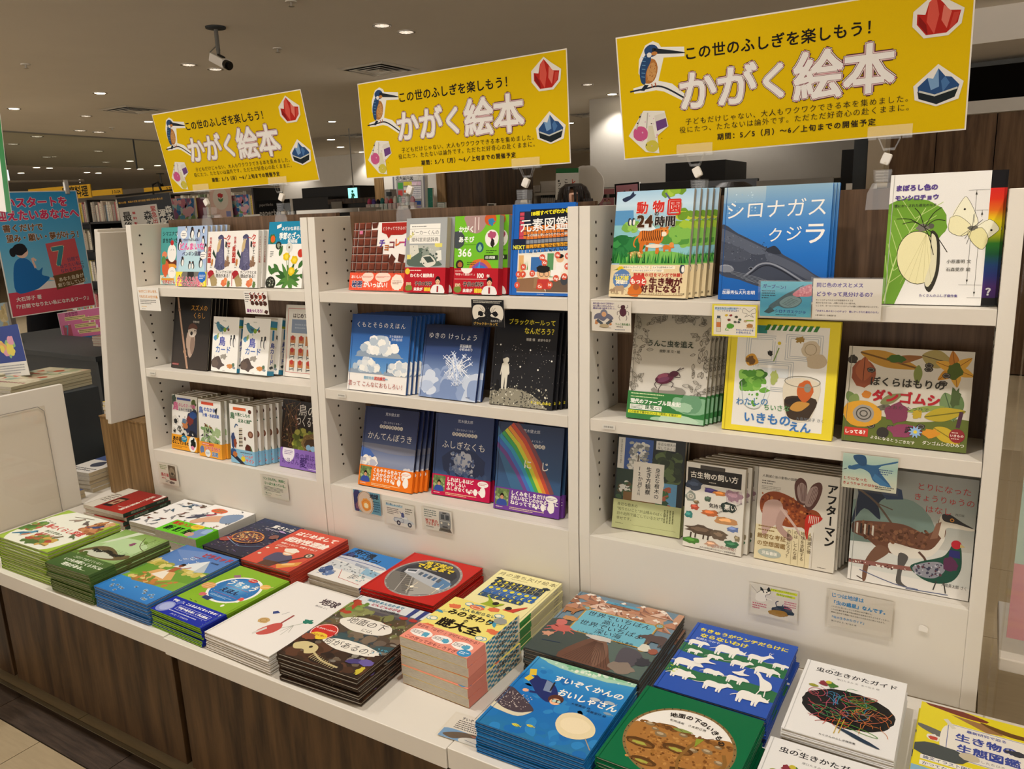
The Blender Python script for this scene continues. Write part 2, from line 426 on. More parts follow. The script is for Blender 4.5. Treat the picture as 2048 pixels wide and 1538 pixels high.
    def fish(s, x, y, k, c, f=1, a=0, st=None):
        ca, sa = math.cos(rad(a)), math.sin(rad(a))
        def P(l): return [(x+(u*ca-v*sa)*k*f, y+(u*sa+v*ca)*k*s.ar) for u, v in l]
        s.p(P([(-.5, 0), (-.2, -.18), (.2, -.14), (.36, 0), (.5, -.14), (.46, 0), (.5, .14), (.34, .03), (.1, .16), (-.25, .15)]), c)
        if st:
            for u in (-.2, -.05, .1, .22): s.s(P([(u, -.12), (u+.02, .12)]), k*.035, st)
        return s
    def man(s, x, y, k, shirt, skin='e6b590', hair='201814', f=1):
        """head and shoulders, k percent tall"""
        s.p([(x-k*.45, y+k*.5*s.ar), (x-k*.38, y+k*.12*s.ar), (x-k*.12, y), (x+k*.12, y), (x+k*.38, y+k*.12*s.ar), (x+k*.45, y+k*.5*s.ar)], shirt)
        s.e(x, y-k*.22*s.ar, k*.19, k*.25, hair).e(x, y-k*.17*s.ar, k*.155, k*.2, skin).p([(x-k*.17, y-k*.2*s.ar), (x-k*.1, y-k*.42*s.ar), (x+k*.12, y-k*.42*s.ar), (x+k*.17, y-k*.2*s.ar), (x, y-k*.3*s.ar)], hair)
        s.e(x-k*.06, y-k*.17*s.ar, k*.02, None, '181410', n=8).e(x+k*.06, y-k*.17*s.ar, k*.02, None, '181410', n=8).s([(x-k*.05, y-k*.06*s.ar), (x+k*.05, y-k*.06*s.ar)], k*.02, 'a05048')
        return s
    def into(s, mb, ox=0, oy=0, oz=0, plane='xy', base=0):
        """write the faces into a mesh; oy is the bottom edge"""
        sx, sy = s.w/100, s.h/100
        for pts, k, c in s.F:
            if plane == 'xy': q = [(ox+x*sx, oy+s.h-y*sy, oz+base+k*LZ) for x, y in pts]
            elif plane == 'xz': q = [(ox+x*sx, oy-base-k*LZ, oz+s.h-y*sy) for x, y in pts]
            elif plane == 'r': q = [(ox+base+k*LZ, oy+s.h-y*sy, oz-x*sx) for x, y in pts]      # right side face: x runs inwards
            elif plane == 'l': q = [(ox-base-k*LZ, oy+s.h-y*sy, oz-s.w+x*sx) for x, y in pts]
            elif plane == 'yz': q = [(ox+base+k*LZ, oy+x*sx, oz+s.h-y*sy) for x, y in pts]
            a = sum((q[i-1][0]*q[i][1]-q[i][0]*q[i-1][1]) for i in range(len(q)))
            mb.face(q, c)
        return mb

# ------------------------------------------------------------ cover designs (flat print)
AR = {}
def art(f): AR[f.__name__] = f; return f
BR = '5a3a26'
@art
def shima(A):
    A.r(0, 0, 100, 100, '4fa3a0').r(0, 84, 100, 100, 'e9e0c4').e(75, 12, 9, None, 'e8efe8')
    A.t('シマエナガの', 6, 11, 13, '12363a', .03).t('まちがいさがし', 6, 23, 14, '12363a', .05)
    A.e(50, 96, 46, 20, 'bfe0da').ring(50, 92, 44, 14, 2, '7fb9b5').b(42, 62, 30, 12, '6b2f1a', .1).b(44, 69, 28, 9, 'e9a13a', .15)
    A.b(22, 72, 14, 22, 'd9643c', .1).b(17, 48, 11, 9, 'e98a63', .1).b(14, 58, 9, 12, '5d9150', .1)
    A.e(48, 45, 19, 24, 'f6f3ec').e(48, 27, 7, None, 'c23030').s([(43, 40), (46, 39)], 1.4, '333333').s([(53, 39), (56, 40)], 1.4, '333333')
    A.e(50, 79, 17, 15, 'f4f1ea').s([(45, 77), (48, 76)], 1.2, '333333').s([(53, 76), (56, 77)], 1.2, '333333')
    A.r(6, 89, 60, 93, 'e0a040').t('世界初かも！？', 10, 96, 11, 'd03c34', .04)
@art
def penguin(A):
    A.r(0, 0, 100, 100, 'a9bfe0').p([(50, 0), (84, 70), (16, 70)], 'cfe6ec').e(50, 74, 44, 40, 'b9dbe4')
    def pg(x, y, k, f=1):
        A.e(x, y, k*.32, k*.5, '22262e', 8*f).e(x+k*.05*f, y+k*.05, k*.2, k*.4, 'f0efe9', 8*f).e(x, y-k*.5*A.ar, k*.2, None, '22262e').p([(x+k*.15*f, y-k*.5*A.ar), (x+k*.38*f, y-k*.45*A.ar), (x+k*.15*f, y-k*.42*A.ar)], 'e08030')
    for q in [(50, 13, 22), (30, 5, 10, -1), (72, 14, 16), (88, 8, 13), (88, 25, 16, -1), (10, 32, 22), (20, 60, 18), (45, 66, 15), (56, 66, 15, -1), (82, 62, 20), (96, 38, 16)]: pg(*q)
    A.e(22, 14, 11, 9, 'f4f2ec').scr(15, 11, 29, 17, 2, '4a4a60').e(90, 49, 11, 8, 'f4f2ec').scr(82, 46, 97, 52, 2, '4a4a60')
    A.t('それでもがんばる！', 50, 23, 6.5, '3c3550', .02, 'c').t('どんまいな', 50, 34, 17, 'e0559c', .05, 'c', 'f7eef4', .06).t('ペンギン図鑑', 50, 46, 10.5, '4a4560', .02, 'c')
@art
def penguin_band(A):
    A.r(0, 0, 100, 100, 'f2e04a').b(50, 60, 32, 34, '77736c', .05).e(50, 22, 11, 17, '33302e').p([(5, 45), (12, 20), (20, 50)], '33302e')
    A.t('歩くよりも頭で', 48, 52, 12.5, 'c8325e', .04, 'c', 'fbf3ee', .06).t('すべった方が速い', 48, 84, 12.5, 'c8325e', .04, 'c', 'fbf3ee', .06).b(88, 32, 13, 13, '2f6fc0', .06).scr(79, 18, 98, 50, 3, 'e9eef6')
@art
def kuse(A):
    A.r(0, 0, 100, 100, 'ece9e2').r(0, 68, 100, 100, 'efece6')
    A.p([(46, 12), (62, 10), (66, 22), (68, 44), (70, 67), (34, 67), (36, 40), (46, 26)], '5b5a7c').p([(46, 20), (52, 20), (50, 34), (40, 38)], 'c9b183').p([(42, 10), (54, 6), (64, 10), (62, 16), (44, 14)], '4b4c6c').s([(62, 12), (76, 14)], 2.5, 'b03a30')
    A.b(54, 45, 11, 22, '6a6888', .08).e(53, 16, 10, 8, '54557a').p([(46, 15), (54, 17), (50, 26), (41, 38), (38, 30)], 'c9b183').e(55, 15, 1.6, None, 'e0d8b0').s([(58, 60), (60, 68)], 2, '3c3c50').s([(46, 62), (44, 68)], 2, '3c3c50').dots(44, 28, 64, 62, 40, 1.2, ['7c7aa0', '4c4c6c', '8c8cb0']).p([(24, 32), (36, 46), (34, 50), (20, 40)], '2a4430').s([(30, 66), (36, 52)], 3, '4a4868')
    A.t('世界の', 12, 10, 10, 'b53028', .05, v=True, al='t').t('鳥図鑑', 8, 27, 15, 'b53028', .06, v=True).t('クセ', 84, 6, 17, 'c23228', .05, v=True).t('がすごすぎる', 84, 27, 9, '2a2522', .03, v=True)
    A.b(80, 58, 10, 10, '8a6a54', .3).b(82, 50, 5, 8, '9a7a60', .2).scr(12, 55, 20, 66, 4, '555555').p([(72, 18), (78, 20), (77, 30), (71, 28)], '26282c').b(20, 56, 4, 10, 'c08040', .2)
    A.b(18, 79, 14, 12, 'a5202c', .18).p([(12, 84), (30, 76), (42, 98), (20, 99)], '9c8a60').b(30, 90, 13, 12, 'a89468', .2).b(70, 93, 13, 9, 'd9744a', .2).b(76, 88, 7, 7, 'e08a50', .2).b(88, 94, 6, 8, '5f7a48', .3)
    A.t('すごいクセには', 34, 73, 9, '3a3430', .02).t('理由がある！', 36, 80, 11, '2e2a26', .02).r(2, 70, 4, 98, 'b53028')
@art
def zasso(A):
    A.r(0, 0, 100, 100, 'f1efe8').r(0, 0, 100, 34, '1f86ac').p([(22, 6), (34, 3), (35, 8), (23, 11)], 'f3f0ea').t('みぢかな草花の', 36, 11, 8, 'f5f5f0', .03).t('季節のざっ草', 30, 22, 14, 'f7f7f2', .05).t('探検帳', 54, 30, 9, 'f7f7f2', .03)
    A.b(12, 26, 9, 10, '3f7040', .15).e(13, 26, 6, 7, 'e0642c').e(30, 36, 8, 8, '2b332b').b(30, 36, 5, 5, '9aa08c', .3).e(14, 93, 14, 13, '23261f').dots(4, 86, 24, 98, 16, 2, ['9aa090', '5a6458'])
    for a in (-170, -150, -120, -60, -30, -10, 20, 60, 120, 155): 
        for k in (0, 1): A.leaf(60+6*k, 86, 34-6*k, 9, a+k*14, A.R.choice(['3f6f33', '52833c', '315a2a']))
    for x, y in [(54, 53), (76, 58), (70, 75)]:
        A.s([(62, 90), (x, y)], 1.4, '6a8a3c').b(x, y, 9, 8, 'e6c21e', .15, n=26).b(x, y, 4.5, 4, 'f2d94a', .2)
    A.s([(62, 88), (60, 40)], 1.2, '8a9a60').e(60, 39, 9, None, 'd8d8d0').e(60, 39, 2.4, None, '6a5a40').e(92, 48, 8, None, 'c43a2c').scr(8, 44, 17, 54, 4, '555555')
    for x, y, a in [(6, 66, 60), (14, 72, 10), (20, 64, 40), (34, 52, -70), (88, 70, -50), (92, 80, 20), (10, 78, -20)]: A.leaf(x, y, 22, 9, a, '416f36')
@art
def suzume(A):
    A.g(0, 0, 100, 100, ['141210', '1d1a17', '2b241f', '33291f'])
    A.s([(8, 0), (14, 18), (26, 50), (36, 75), (46, 100)], 4.5, 'b58f74', 5).s([(9, 2), (15, 20), (27, 52)], 1.5, 'd6b59a').e(14, 18, 3.4, None, 'a37d63').e(36, 76, 4, None, 'a98468')
    A.b(50, 62, 12, 17, 'b09784', .05).p([(40, 50), (60, 50), (62, 70), (52, 84), (44, 76)], 'b29a88').b(56, 66, 6, 17, '8d7565', .06).e(54, 47, 12, 11, 'cfc2b4').p([(42, 45), (46, 38), (56, 36), (66, 40), (66, 44), (54, 43)], '5a3424').e(52, 50, 3.6, None, '241a16').e(61, 46, 1.6, None, '0c0a08').p([(65, 45), (71, 46.5), (65, 48)], '2c2622').s([(44, 82), (40, 84)], 1.4, 'c79a80')
    A.t('スズメの', 46, 14.5, 11.5, 'd79a3a', -.002).t('くらし', 53, 25, 11.5, 'd79a3a', -.002).t('平野伸明', 54, 34, 4.4, 'c9c2b6', .02).r(3, 93, 22, 96, '7a2f2c').scr(3.5, 93.4, 21.5, 95.8, 1, 'c98c86')
@art
def tcard(A):
    A.r(0, 0, 100, 100, 'f3f1ea').s([(4, 12), (15, 13.5)], 1.6, '2c2c2c').e(18, 13, 6.5, 5.5, '3a7488').p([(12, 15), (24, 13), (50, 20), (60, 15), (58, 22), (40, 26), (30, 28), (20, 24)], '3f7f95').p([(26, 18), (48, 21), (34, 25)], '2c5b70').s([(37, 24), (38, 32)], 2, '4a90b4')
    A.e(46, 23.5, 6, None, '7fa12c').e(60, 23, 4, None, '7a4a34').b(12, 39, 8, 7, '5a9ac0', .2).b(20, 36, 4, 8, '9ab060', .3)
    A.t('鳥', 25, 45, 26, '3a4aa8', .035).t('カード', 13, 60, 20, '3f6cb4', .03)
    for x, k in ((72, .8), (84, 1)): A.e(x, 44, 5*k, 15*k, '33363a').e(x+1.5, 46, 3.4*k, 11*k, 'eeece6').e(x, 36-2*k, 3.6*k, None, '22252a')
    A.p([(3, 92), (2, 80), (26, 72), (36, 78), (42, 84), (52, 88), (38, 92), (32, 97), (20, 94)], '584b47').b(14, 86, 12, 9, '6b5a50', .2).grass(4, 22, 80, 10, 9, ['6b5a50'], 1).b(46, 72, 14, 7, 'a09a90', .3).b(74, 89, 13, 6, 'd08a4a', .2).b(86, 86, 5, 5, '5a7860', .2).b(88, 91, 6, 3.5, '8a98a0', .2).scr(45, 97, 56, 98.6, 1, '777777').scr(38, 6.5, 58, 8.5, 1, '4a7060')
@art
def tcard_spine(A):
    A.r(0, 0, 100, 100, 'e9e7e0').r(0, 4, 100, 15, '3f8cae').r(0, 15, 100, 19, '9bb03c').r(35, 20, 62, 38, '2f7fb0').t('鳥カード', 50, 42, 62, '33469a', .04, v=True).r(0, 92, 100, 100, '3f8cae').b(50, 86, 26, 16, '3a4040', .3)
@art
def hajimete(A):
    A.r(0, 0, 100, 100, 'eae6dc').fr(6, 5, 94, 94, .9, 'c4584c').t('はじめてであう', 18, 15, 9, '4a3c34', .04).r(16, 20, 80, 39, '8594ab').scr(24, 25, 70, 34, 2, 'a9b4c4')
    for j in range(3):
        for i in range(4): 
            x, y = 20+i*21, 49+j*17
            A.r(x-6, y-5, x+7, y+4, 'c07a44').e(x, y-3, 4.5, None, 'b8392c').s([(x-5, y+4), (x-5, y+9)], 1.2, '33383a').s([(x+5, y+4), (x+5, y+9)], 1.2, '33383a').s([(x-4, y+7), (x+4, y+6)], 1.5, '33383a')
    A.r(52, 43, 66, 56, 'c08048')
@art
def tori1(A):
    A.r(0, 0, 100, 100, 'eceae4').b(8, 10, 9, 14, '4a5a50', .2).r(20, 5, 74, 9, '43539a').b(86, 14, 10, 14, '5a6b3a', .2).t('鳥', 4, 21, 22, 'e0609c', .06, o='ffffff').t('のしぐさ・行動', 26, 18, 9.5, 'd95c98', .05, o='ffffff').t('よみとき図鑑', 26, 26, 9, '44506a', .03, o='ffffff')
    A.p([(60, 40), (70, 30), (100, 28), (100, 100), (40, 100)], '2c3450').b(72, 44, 13, 11, '7a3230', .15).b(84, 34, 14, 9, '2b4a86', .15).b(52, 52, 12, 12, 'c07a4a', .2).b(50, 46, 9, 6, '5a7a9a', .2)
    for x, y, k in [(14, 48, 13), (46, 74, 16), (10, 66, 9), (24, 92, 10)]: A.b(x, y, k, k, 'dcd9d0', .1).b(x+1, y+1, k*.55, k*.55, '26282c', .2)
    A.b(84, 80, 20, 26, '1e2230', .1).b(30, 62, 10, 8, '5a5c58', .3).dots(10, 36, 90, 70, 20, 2.6, ['3a3c40', '6a5a4a', 'cfcac0', '8a8c88'], .2)
@art
def tori1_band(A):
    A.r(0, 0, 100, 100, 'efa52e').t('あの鳥、', 4, 28, 12, '1e1a18', .07).e(50, 22, 12, 9, '2f88a8').scr(41, 12, 59, 30, 2, 'e9f2f2').t('なにしているの？', 2, 54, 9.6, '1e1a18', .07).e(83, 50, 16, 20, 'f0efe6').b(85, 45, 9, 13, '1e2420', .25).b(84, 74, 7, 5, 'e08ab0', .2).scr(3, 72, 62, 90, 2, '9a6a2c')
@art
def tori2(A):
    A.r(0, 0, 100, 100, 'f0eee8').r(14, 4, 68, 9, 'd9543a').t('鳥', 2, 19, 20, '3f60b0', .06).t('のなかま', 24, 17, 13, '3f60b0', .06).t('分類・系統図鑑', 18, 27, 10.5, '3f60b0', .05).p([(72, 16), (86, 11), (80, 26)], '22262c')
    A.bush(10, 46, 90, 92, 40, 10, ['8fae78', '7b9e68', 'a6bd8c'])
    for i in range(16): A.bird(A.R.uniform(10, 90), A.R.uniform(40, 92), A.R.uniform(9, 14), A.R.choice(['6e3a28', '2c3036', '8a8c90', '9a5a30', '4a5a40']), f=A.R.choice([1, -1]))
    for i in range(8): A.s([(A.R.uniform(10, 90), A.R.uniform(45, 90)), (A.R.uniform(20, 80), A.R.uniform(45, 90))], 1.6, 'e6ead8')
@art
def tori2_band(A):
    A.r(0, 0, 100, 100, 'f2a73a').r(12, 6, 66, 22, 'e06a4c').scr(14, 9, 64, 19, 1, 'f8e8d8').t('なかま分け', 24, 40, 14, 'd94a6a', .04, o='f9ecd8', ow=.05).b(12, 56, 9, 11, '6a80b0', .25).e(38, 74, 12, 11, 'e8eef2').scr(30, 66, 46, 82, 3, '5a80a8').t('図鑑', 56, 76, 14, '4a80b8', .04, o='f9ecd8', ow=.05)
@art
def tori3(A):
    A.r(0, 0, 100, 100, 'f1efe9').r(16, 5, 70, 10, 'd9643a').t('鳥', 2, 20, 20, '2f6a42', .06).t('の落としもの', 22, 17, 11, '2f6a42', .05).t('足あと図鑑', 36, 27, 11.5, '2f6a42', .05).e(86, 10, 7, 6, '5a3028').r(86, 26, 100, 100, 'f1efe9')
    for i in range(10): A.p([(38-i*.3, 40+i*3.2), (52, 39+i*3.2), (52, 41+i*3.2), (38-i*.3, 42.4+i*3.2)], '5a4a3a' if i % 2 else 'c9bca4')
    A.e(86, 48, 11, 10, '7a4c38').e(86, 48, 6, 6, 'a8806a').b(12, 62, 9, 24, '3a4a78', .15).b(20, 66, 7, 14, '9a4a30', .2).b(74, 74, 12, 15, '5c2c24', .12).b(88, 88, 9, 12, '6b3026', .15).b(34, 90, 8, 6, 'b0a48c', .2).b(62, 56, 4, 5, '5a3428', .3).leaf(92, 80, 24, 5, -110, '4f7a40').s([(20, 40), (26, 34), (34, 36)], 4, '4a6a90')
@art
def tori3_band(A):
    A.r(0, 0, 100, 100, '8cbfdc').p([(0, 10), (60, 100), (40, 100), (0, 50)], '2c3040').b(12, 26, 11, 12, '3a5a90', .2).b(18, 40, 9, 8, 'c0743c', .2).scr(40, 12, 96, 26, 1, '3a4a58').t('フィールド', 46, 42, 9.5, 'd94a4a', .05, o='f4f2ee').t('サイン', 62, 72, 12, 'd94a4a', .05, o='f4f2ee').e(52, 64, 9, 8, 'e9cf3a')
@art
def nest(A):
    A.g(0, 0, 100, 100, ['1a120d', '241911', '2c2014'])
    for i in range(46): A.s([(A.R.uniform(0, 50), A.R.uniform(0, 75)), (A.R.uniform(0, 50), A.R.uniform(0, 75))], .7, A.R.choice(['6a4a2c', '4a3220', '7e5a38']))
    A.dots(0, 5, 45, 60, 26, 2, ['b08a78', '8a5a4a', '7c7048'])
    A.bush(34, 42, 100, 98, 150, 7, ['6f7a2c', '8c9038', '565f22', 'a3a048']).b(72, 60, 22, 17, '7a6038', .1).b(73, 62, 16, 12, '4a3420', .15)
    for i in range(50): 
        a = A.R.uniform(0, 6.28); A.s([(72+21*math.cos(a), 60+10*math.sin(a)), (72+19*math.cos(a+.6), 60+9*math.sin(a+.6))], .8, A.R.choice(['a58a50', '6a5228', '8c7440']))
    A.e(68, 66, 6, 5, '7fa6c4').e(79, 67, 6, 5, '8ab0cc').e(95, 34, 11, 16, 'c2562a')
    A.t('鳥の', 40, 13, 22, 'e9e4da', .01).t('つくるもの', 36, 29, 20, 'e9e4da', .01)
@art
def nest_band(A):
    A.r(0, 0, 100, 100, '8a68b8').e(20, 22, 15, 17, 'ece6ee').scr(10, 10, 30, 34, 3, '6a4a90').t('鳥の巣は、', 36, 34, 12, '3e2a66', .0).t('お母さんの', 4, 66, 11, '3e2a66', .0).t('愛', 48, 64, 19, '3e2a66', .02).t('のかたち', 66, 68, 11, '3e2a66', .0).scr(70, 86, 98, 93, 1, 'e6e0ee')
@art
def choco(A):
    A.sm = False
    A.r(0, 0, 100, 100, 'efe9e2')
    def bar(x, y):
        A.r(x, y, x+11.6, y+11.6, '4a2218').p([(x+.5, y+.5), (x+11, y+.5), (x+9.2, y+2.4), (x+2.4, y+2.4)], '8a4c3c', False).p([(x+.5, y+.5), (x+2.4, y+2.4), (x+2.4, y+9.2), (x+.5, y+11)], '7a4234', False).r(x+2.4, y+2.4, x+9.4, y+9.4, '6b3628')
    for j, n in enumerate([3, 4, 4, 5, 6, 9, 9]):
        for i in range(n): bar(-2+i*12, -1+j*12)
    A.p([(52, 1), (100, 1), (100, 15), (90, 19), (70, 19), (66, 24), (62, 18), (53, 15)], 'a82a24').t('どうやってできるの？', 54, 9.5, 5.4, 'f6efe8', .01)
    for ch, x, y, c in [('チ', 49, 31, '5a3a9a'), ('ョ', 58, 36, 'b0602a'), ('コ', 67, 33, '7a2a3a'), ('レ', 77, 30, 'd86a30'), ('ー', 85, 30, 'c03a60'), ('ト', 92, 30, '9a3aa8')]: A.t(ch, x, y, 12, c, .05)
    A.p([(74, 46), (82, 53), (76, 64), (68, 57)], '5a2c22').p([(87, 46), (98, 48), (96, 60), (86, 57)], '5a2c22').p([(34, 1), (46, 0), (44, 8), (36, 9)], '5a2c22').r(12, 12, 18, 17, 'd8789a')
@art
def choco_band(A):
    A.r(0, 0, 100, 100, 'e2573c').dots(0, 0, 100, 100, 90, 1, ['ee7a5c', 'cc4830'])
    A.t('おいしい', 3, 24, 5, 'fbf3ec', .04).e(34, 24, 11, 7, 'f7d4c4', -8).scr(25, 18, 43, 30, 2, 'c05040').e(62, 24, 14, 7, 'f7d4c4').scr(50, 18, 74, 30, 2, 'c05040').t('秘密', 5, 66, 10, '33406a', .06, o='fbf3ec', ow=.06).t('がいっぱい！', 27, 68, 8.2, 'fbf3ec', .06).b(88, 52, 11, 11, 'f7e0d0', .06, n=30).scr(80, 40, 96, 64, 3, '8a5a48')
@art
def beaker(A):
    A.r(0, 0, 100, 100, 'a4a8a8').r(9, 8, 84, 34, 'f2efe6').s([(9, 14.5), (84, 14.5)], .5, '8a8a88').s([(9, 24), (84, 24)], .5, '8a8a88').scr(14, 10, 78, 12.6, 1, '555550').t('ビーカーくんの', 47, 19.6, 9.8, '44443f', .015, 'c').t('理科室用語辞典', 47, 29, 9.6, '44443f', .015, 'c')
    A.r(10, 36, 84, 64, 'b9bcb2').p([(10, 50), (40, 40), (84, 58), (84, 64), (10, 64)], '57695e').p([(10, 36), (30, 36), (34, 46), (12, 54)], 'd8d6c8').p([(40, 44), (56, 38), (60, 48), (44, 56)], '8a9488').p([(42, 52), (62, 50), (76, 60), (56, 66), (42, 60)], 'dcdacc').p([(44, 52), (62, 51), (72, 58), (56, 60)], '3f4c46').p([(76, 44), (88, 43), (90, 56), (78, 58)], 'e9e7da').r(72, 34, 90, 39, 'e2d870').r(4, 49, 14, 55, 'e2d870').dots(14, 38, 80, 62, 26, 2, ['445048', 'c9ccc0', '6a766c', '2e3834'])
    A.t('まなぶ', 3, 29, 7, 'd8d23a', .05, rot=-40)
@art
def beaker_band(A):
    A.r(0, 0, 100, 100, 'b81f2c').scr(12, 8, 60, 16, 1, 'f2d8d0').e(7, 16, 6, 6, 'e8c83a').t('わくわく絵辞典！', 14, 32, 8, 'f8efe8', .07).t('100', 3, 66, 10, 'e9dcb0', .04).b(11, 82, 9, 6, '7a8a3a', .1).t('子供の科学', 26, 64, 8.6, '241410', .05, o='f4ece0', ow=.05).t('未来が', 24, 86, 7.4, 'f8efe8', .07).t('雑誌', 50, 86, 8, 'f0d040', .08).man(83, 66, 34, 'eceae6')
    A.p([(81, 72), (85, 72), (85, 96), (81, 96)], 'a02830')
@art
def green366(A):
    A.r(0, 0, 100, 100, '72bd2a').b(8, 30, 15, 17, '444a50', .06).p([(24, 0), (72, 0), (68, 14), (54, 22), (34, 20), (26, 10)], 'a98a86').s([(46, 2), (46, 22)], 1.6, 'f2e6e0').s([(54, 2), (54, 18)], 1.6, 'f2e6e0').e(80, 5, 13, 12, 'c8582a').b(82, 8, 8, 7, '2f7fb0', .3).e(84, 29, 15, 16, 'eeeae2').b(84, 25, 8, 7, 'b05070', .3).b(86, 35, 4.5, 8, '241c1a', .2).e(58, 40, 8.5, 9.5, '25586c').leaf(58, 45, 13, 9, -90, '8ac0a0').e(13, 62, 9, 9, '2c231c').b(14, 62, 5.5, 5, 'b06a38', .1)
    A.b(60, 72, 28, 26, 'd8702c', .04).b(60, 74, 22, 22, '8a50a0', .04).b(60, 76, 19, 20, '2f7cc8', .04).p([(60, 56), (58, 88), (40, 88)], '3a94dc')
    A.t('かがく', 9, 17, 12, 'f4f7ee', .05).t('あそび', 9, 30, 12, 'f4f7ee', .05).s([(9, 36.5), (50, 36.5)], .6, '3a7018').t('366', 8, 46.5, 21, 'f4f7ee', .03).r(68, 50, 99, 56, '2a3a20').t('1日1実験', 70, 53, 6, 'f4f7ee', .04).scr(72, 43, 96, 48, 2, '2a5018').scr(30, 58, 50, 63, 2, '2a5018')
@art
def green366_band(A):
    A.r(0, 0, 100, 100, 'b81f2c').e(30, 2, 13, 9, 'f4ece4').scr(3, 8, 30, 14, 1, 'f2d8d0').t('「科学って面白い！」', 1, 24, 5, 'f6e8e0', .04).t('100', 52, 28, 12, 'f8efe8', .05).t('年', 75, 30, 7, 'f8efe8', .05).s([(2, 42), (80, 42)], .8, 'f0dcd0').t('100', 2, 66, 10, 'e9dcb0', .04).b(10, 82, 9, 6, '7a8a3a', .1).t('子供の科学', 22, 62, 9.4, '241410', .05, o='f4ece0', ow=.05).t('未来が', 22, 86, 7.4, 'f8efe8', .07).t('雑誌', 48, 86, 9, 'f0d040', .08).man(82, 66, 34, 'eceae6')
    A.p([(80, 72), (84, 72), (84, 96), (80, 96)], 'a02830')
@art
def element(A):
    A.sm = False
    A.r(0, 0, 100, 100, '1e62b8').r(12, 8, 96, 97, 'e9e4d6').r(12, 8, 96, 50, '20283c').r(30, 6, 100, 30, '151a26')
    cs = ['c8485c', 'd9782c', 'c86a2a', '8a8f98', 'e0a02a', '3c78c0', '3a9a50']
    for j in range(6):
        for i in range(14): A.p([(13+i*6, 25+j*5-i*.25), (18.2+i*6, 25+j*5-i*.25), (18.2+i*6, 29+j*5-i*.25), (13+i*6, 29+j*5-i*.25)], cs[(0 if i < 1 else 1 if j < 2 else 3 if j == 3 else 1) if j < 4 else (4 if j == 4 else 5)], False)
    for i, sy in enumerate(['La', 'Ce', 'Pr', 'Nd', 'Pm', 'Sm', 'Eu', 'Gd']): A.t(sy, 30+i*8, 47.5-i*.5, 4.2, '241a10', .06)
    for i, sy in enumerate(['Ac', 'Th', 'Pa', 'U', 'Np', 'Pu', 'Am', 'Cm']): A.t(sy, 30+i*8, 52.6-i*.5, 4.2, '10182c', .06)
    for j in range(9): A.r(13, 9+j*4.4, 20, 12.6+j*4.4, 'c8485c')
    A.t('118種すべてがわかる！', 30, 11, 6.6, 'f1e52c', .07, rot=-3).t('元素図鑑', 14, 24, 19, 'f6f4ee', .02, rot=-2).t('その特徴と使いみちをやさしく解説', 26, 34.5, 4.2, 'eeeae0', .03, rot=-2).r(2, 38, 24, 50, '14203c').t('NEXT', 3, 47, 7.5, 'e8e048', .06)
    A.r(14, 56, 96, 96, 'f0ebdc').r(14, 56, 22, 82, 'e0b070').p([(12, 82), (46, 80), (60, 96), (12, 96)], '8f6a4c').r(34, 58, 52, 74, '3a70b0').r(60, 54, 70, 80, '5a9460').p([(56, 84), (96, 82), (96, 96), (60, 96)], '6b5848').r(40, 80, 62, 92, '9c7a58').e(55, 76, 11, 8.5, 'e9b98c').b(54, 71, 11, 5.5, '1c1a18', .08).p([(46, 82), (64, 82), (68, 93), (44, 93)], 'c23a34').ring(52, 76.5, 3.4, 3.4, .7, '303030').ring(60, 76.5, 3.4, 3.4, .7, '303030').e(80, 60, 6, 5, 'e9b98c').b(80, 57, 6, 3, '1c1a18', .1).p([(74, 64), (86, 64), (86, 74), (74, 74)], 'f4f2ea').r(66, 72, 82, 79, 'f6f4ee').e(88, 82, 6, 8, '40444a')
    A.grass(18, 30, 72, 10, 10, ['3f7f3c', '56a04a'])
    for sy, x, y in [('Ne', 52, 58.5), ('Xe', 56, 64), ('He', 76, 56), ('W', 92, 57), ('Pb', 92, 68), ('Ti', 37, 76), ('N', 22, 69), ('P', 22, 77), ('K', 14.5, 77), ('S', 13, 89), ('Cu', 50, 90), ('Ni', 66, 88), ('Ag', 75, 81), ('Au', 88, 79)]: A.e(x, y, 4.6, None, 'd8563c').t(sy, x, y, 5, 'fbf3ec', .05, 'c')
    A.scr(46, 98, 60, 99.2, 1, 'd9e2f0')
@art
def cloud(A):
    A.g(0, 0, 100, 78, ['1f3f76', '2c5a9c', '3f78bc', '6fa4d4']).r(0, 76, 100, 100, 'eeeae4')
    A.t('くもとそらのえほん', 50, 13.5, 8, 'f2f0ea', .0, 'c', sp=.18).t('五十嵐美和子', 66, 27, 3.8, 'e0e4ea', .01).t('荒木健太郎', 70, 31, 3.6, 'e0e4ea', .01)
    for cx, cy, k in [(50, 43, 1), (30, 68, .75), (88, 69, .7)]:
        A.p([(cx-38*k, cy+11*k), (cx-30*k, cy+4*k), (cx+25*k, cy+4*k), (cx+38*k, cy+10*k), (cx+36*k, cy+12*k), (cx-34*k, cy+12.5*k)], '8f9fb0')
        for i in range(34):
            u = A.R.gauss(0, 13)*k; u = max(-28*k, min(28*k, u)); v = -A.R.uniform(-.35, 1)*(15*k)*(1-(abs(u)/(34*k))**1.5)
            A.b(cx+u, cy+2*k+v, 7*k, 5.5*k, A.R.choice(['f0efe8', 'dfe2e2', 'c9d2da', 'f6f4ee', 'b4c2ce']), .12)
    A.s([(66, 62), (66, 74)], .9, '2a3a50').t('雲研究者　', 28, 82.5, 4.4, '6aa8c8', .02).t('武田康男', 46, 82.5, 4.8, 'd04a40', .05).scr(62, 81, 74, 84, 1, '6aa8c8')
    A.t('雲って こんなにおもしろい！', 50, 91, 7.7, 'b04a3c', -.006, 'c')
